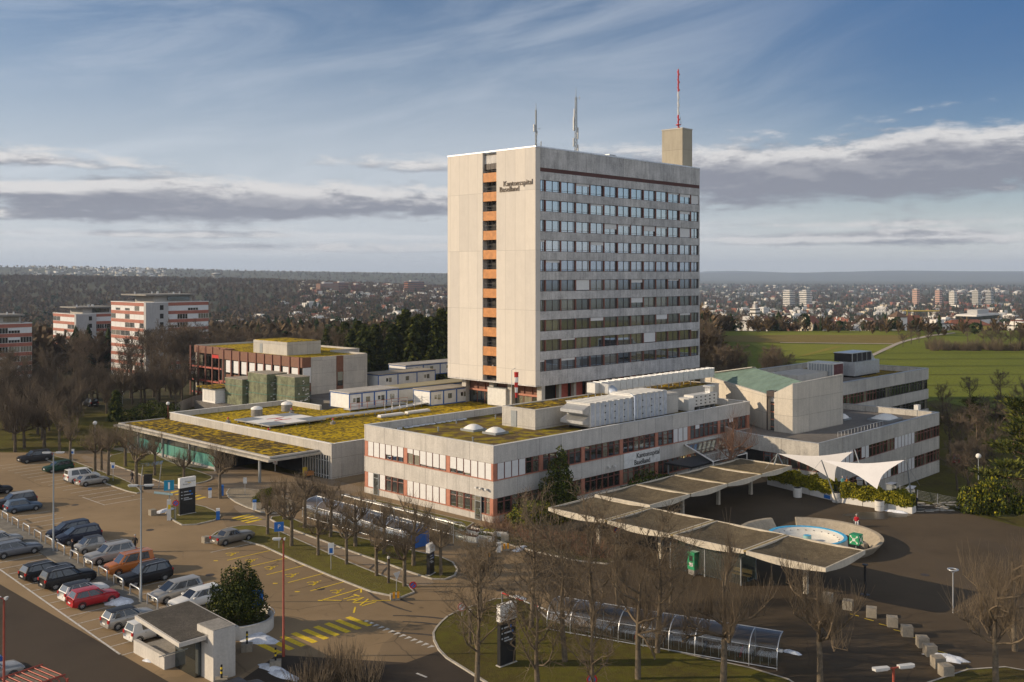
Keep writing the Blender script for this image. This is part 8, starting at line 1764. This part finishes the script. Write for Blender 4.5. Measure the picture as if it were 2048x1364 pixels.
for px_, r, yt, w_, mw, lb in ((1578, 2500, 582, 26, m_hw[0], 'white high-rise block left of its twin in the far town'), (1611, 2500, 582, 28, m_hw[0], 'white high-rise block right of its twin in the far town'), (1832, 2700, 579, 17, m_pink, 'pink high-rise block left of its pink twin in the far town'), (1877, 2750, 580, 16, m_pink, 'pink high-rise block right of its pink twin in the far town'), (1906, 2800, 583, 19, m_hw[0], 'pale high-rise block next to the right pink one'), (1953, 2900, 582, 22, m_hw[2], 'grey high-rise block left of the last one at the right'), (1979, 2950, 583, 20, m_hw[2], 'grey high-rise block farthest right in the far town'), (1510, 820, 616, 7, m_hw[0], 'narrow white tower block behind the bare trees at the field edge')): block('high_rise', lb, 'high-rise', px_, r, yt, w_, w_*.7, mw, 9, 'high-rises of the far town')
for px_, r, yt, w_, lb in ((655, 2300, 567, 50, 'long brown brick block left of its neighbours on the far slope'), (682, 2350, 565, 30, 'tall brown brick block in the middle of the far slope'), (712, 2350, 569, 16, 'narrow brown brick block on the far slope'), (828, 2500, 563, 52, 'stepped brown brick block nearest the tower on the far slope')): block('brick_block', lb, 'apartment block', px_, r, yt, w_, 16, m_rt[0], 6, 'brick blocks on the far slope')
t = block('long_house', 'long white apartment building behind the yellow house', 'apartment building', 1956, 800, 627, 46, 14, m_hw[0], 4)
t = thing('yellow_house', 'bright yellow building with a red hipped roof beyond the field', 'house', ((1930-1024)/F*640, 640, terr(200, 640)), .15); MB().box(-14, -6, -3, 14, 6, 7).build('wall', m_yelw, t); MB().add([(-14.6, -6.6, 7), (14.6, -6.6, 7), (14.6, 6.6, 7), (-14.6, 6.6, 7), (-9, 0, 10.5), (9, 0, 10.5)], [(0, 1, 5, 4), (1, 2, 5), (2, 3, 4, 5), (3, 0, 4)]).build('roof', m_rt[0], t)
for i in range(7): MB().box(-12+i*3.7, -6.06, 2.2, -10.6+i*3.7, -6.0, 4.2).build('window', m_wind, t)
x_ = (1797-1024)/F*560; t = thing('farm_house', 'white house with a low tower and brown roof at the end of the track', 'house', (x_, 560, terr(x_, 560)), .3); MB().box(-4, -3.5, -2, 3, 3.5, 9.5).build('tower', m_hw[0], t); MB().add([(-4.5, -4, 9.5), (3.5, -4, 9.5), (3.5, 4, 9.5), (-4.5, 4, 9.5), (-.5, 0, 13)], [(0, 1, 4), (1, 2, 4), (2, 3, 4), (3, 0, 4)]).build('tower_roof', m_rt[1], t); MB().box(-17, -4, -2, -4.1, 4, 4.5).build('wall', m_hw[1], t); MB().prism([(-17.5, -4.6), (-3.9, -4.6), (-3.9, 4.6), (-17.5, 4.6)], 4.5, 5.2).add([(-17.5, -4.6, 5.2), (-3.9, -4.6, 5.2), (-3.9, 4.6, 5.2), (-17.5, 4.6, 5.2), (-17.5, 0, 8.2), (-3.9, 0, 8.2)], [(0, 1, 5, 4), (2, 3, 4, 5), (1, 2, 5), (3, 0, 4)]).build('roof', m_rt[1], t)
r = 2750; a = math.atan((432-1024)/F); x_, y_ = r*sin(a), r*cos(a); zt_ = pz(545.5, y_); t = thing('water_tower', 'wide funnel shaped water tower above the wooded ridge', 'water tower', (x_, y_, zt_-36)); MB().lathe([(5, 0), (3.4, 20), (3.6, 24), (12.5, 31), (13, 32.5), (7, 35), (3, 36.5), (.1, 36.8)], 24).build('funnel', m_hw[2], t); MB().lathe([(12.7, 31.2), (13.2, 31.8), (13.2, 32.3)], 24).build('rim_band', m_rt[2], t)
x_ = (1840-1024)/F*900; cr_ = thing('crane', 'yellow construction crane over the far town', 'crane', (x_, 900, terr(x_, 900)), .1); hz_ = pz(622, 900)-terr(x_, 900)
MB().tube([(-12, 0, 0), (-12, 0, hz_+1)], .8, 4).build('mast', m_yelw, cr_); MB().tube([(-16, 0, hz_), (18, 0, hz_)], .7, 4).build('jib', m_yelw, cr_); MB().box(-16, -1, hz_-2, -13.5, 1, hz_).build('counterweight', m_hw[2], cr_)
for i, px_ in enumerate((1900, 1925, 1950, 1975, 2010, 2040)):
    r = 5000; a = math.atan((px_-1024)/F); x_, y_ = r*sin(a), r*cos(a); t = thing('hangar', 'pale vaulted hangar on the far plain at the right', 'hangar', (x_, y_, terr(x_, y_)), 0, 'hangars on the far plain'); MB().add([(-26+52*k/10, y__, 13*sin(pi*k/10)) for y__ in (-20, 20) for k in range(11)], [(k, k+1, 12+k, 11+k) for k in range(10)]+[tuple(range(11))], 0, True).build('vault', m_hw[0], t)
# ---------------------------------------------------------------- the air between
hz = MB().box(-20500, -20500, -75, 20500, 20500, 260).build('haze', bpy.data.materials.new('haze')); tag(hz, kind='stuff'); hm = hz.data.materials[0]; hm.use_nodes = True; t = hm.node_tree; t.nodes.clear()
pv = nn(t, 'ShaderNodeVolumePrincipled', inp={'Color': (.60, .73, .95, 1), 'Density': .00007, 'Anisotropy': .1}); o = nn(t, 'ShaderNodeOutputMaterial'); t.links.new(pv.outputs[0], o.inputs['Volume'])
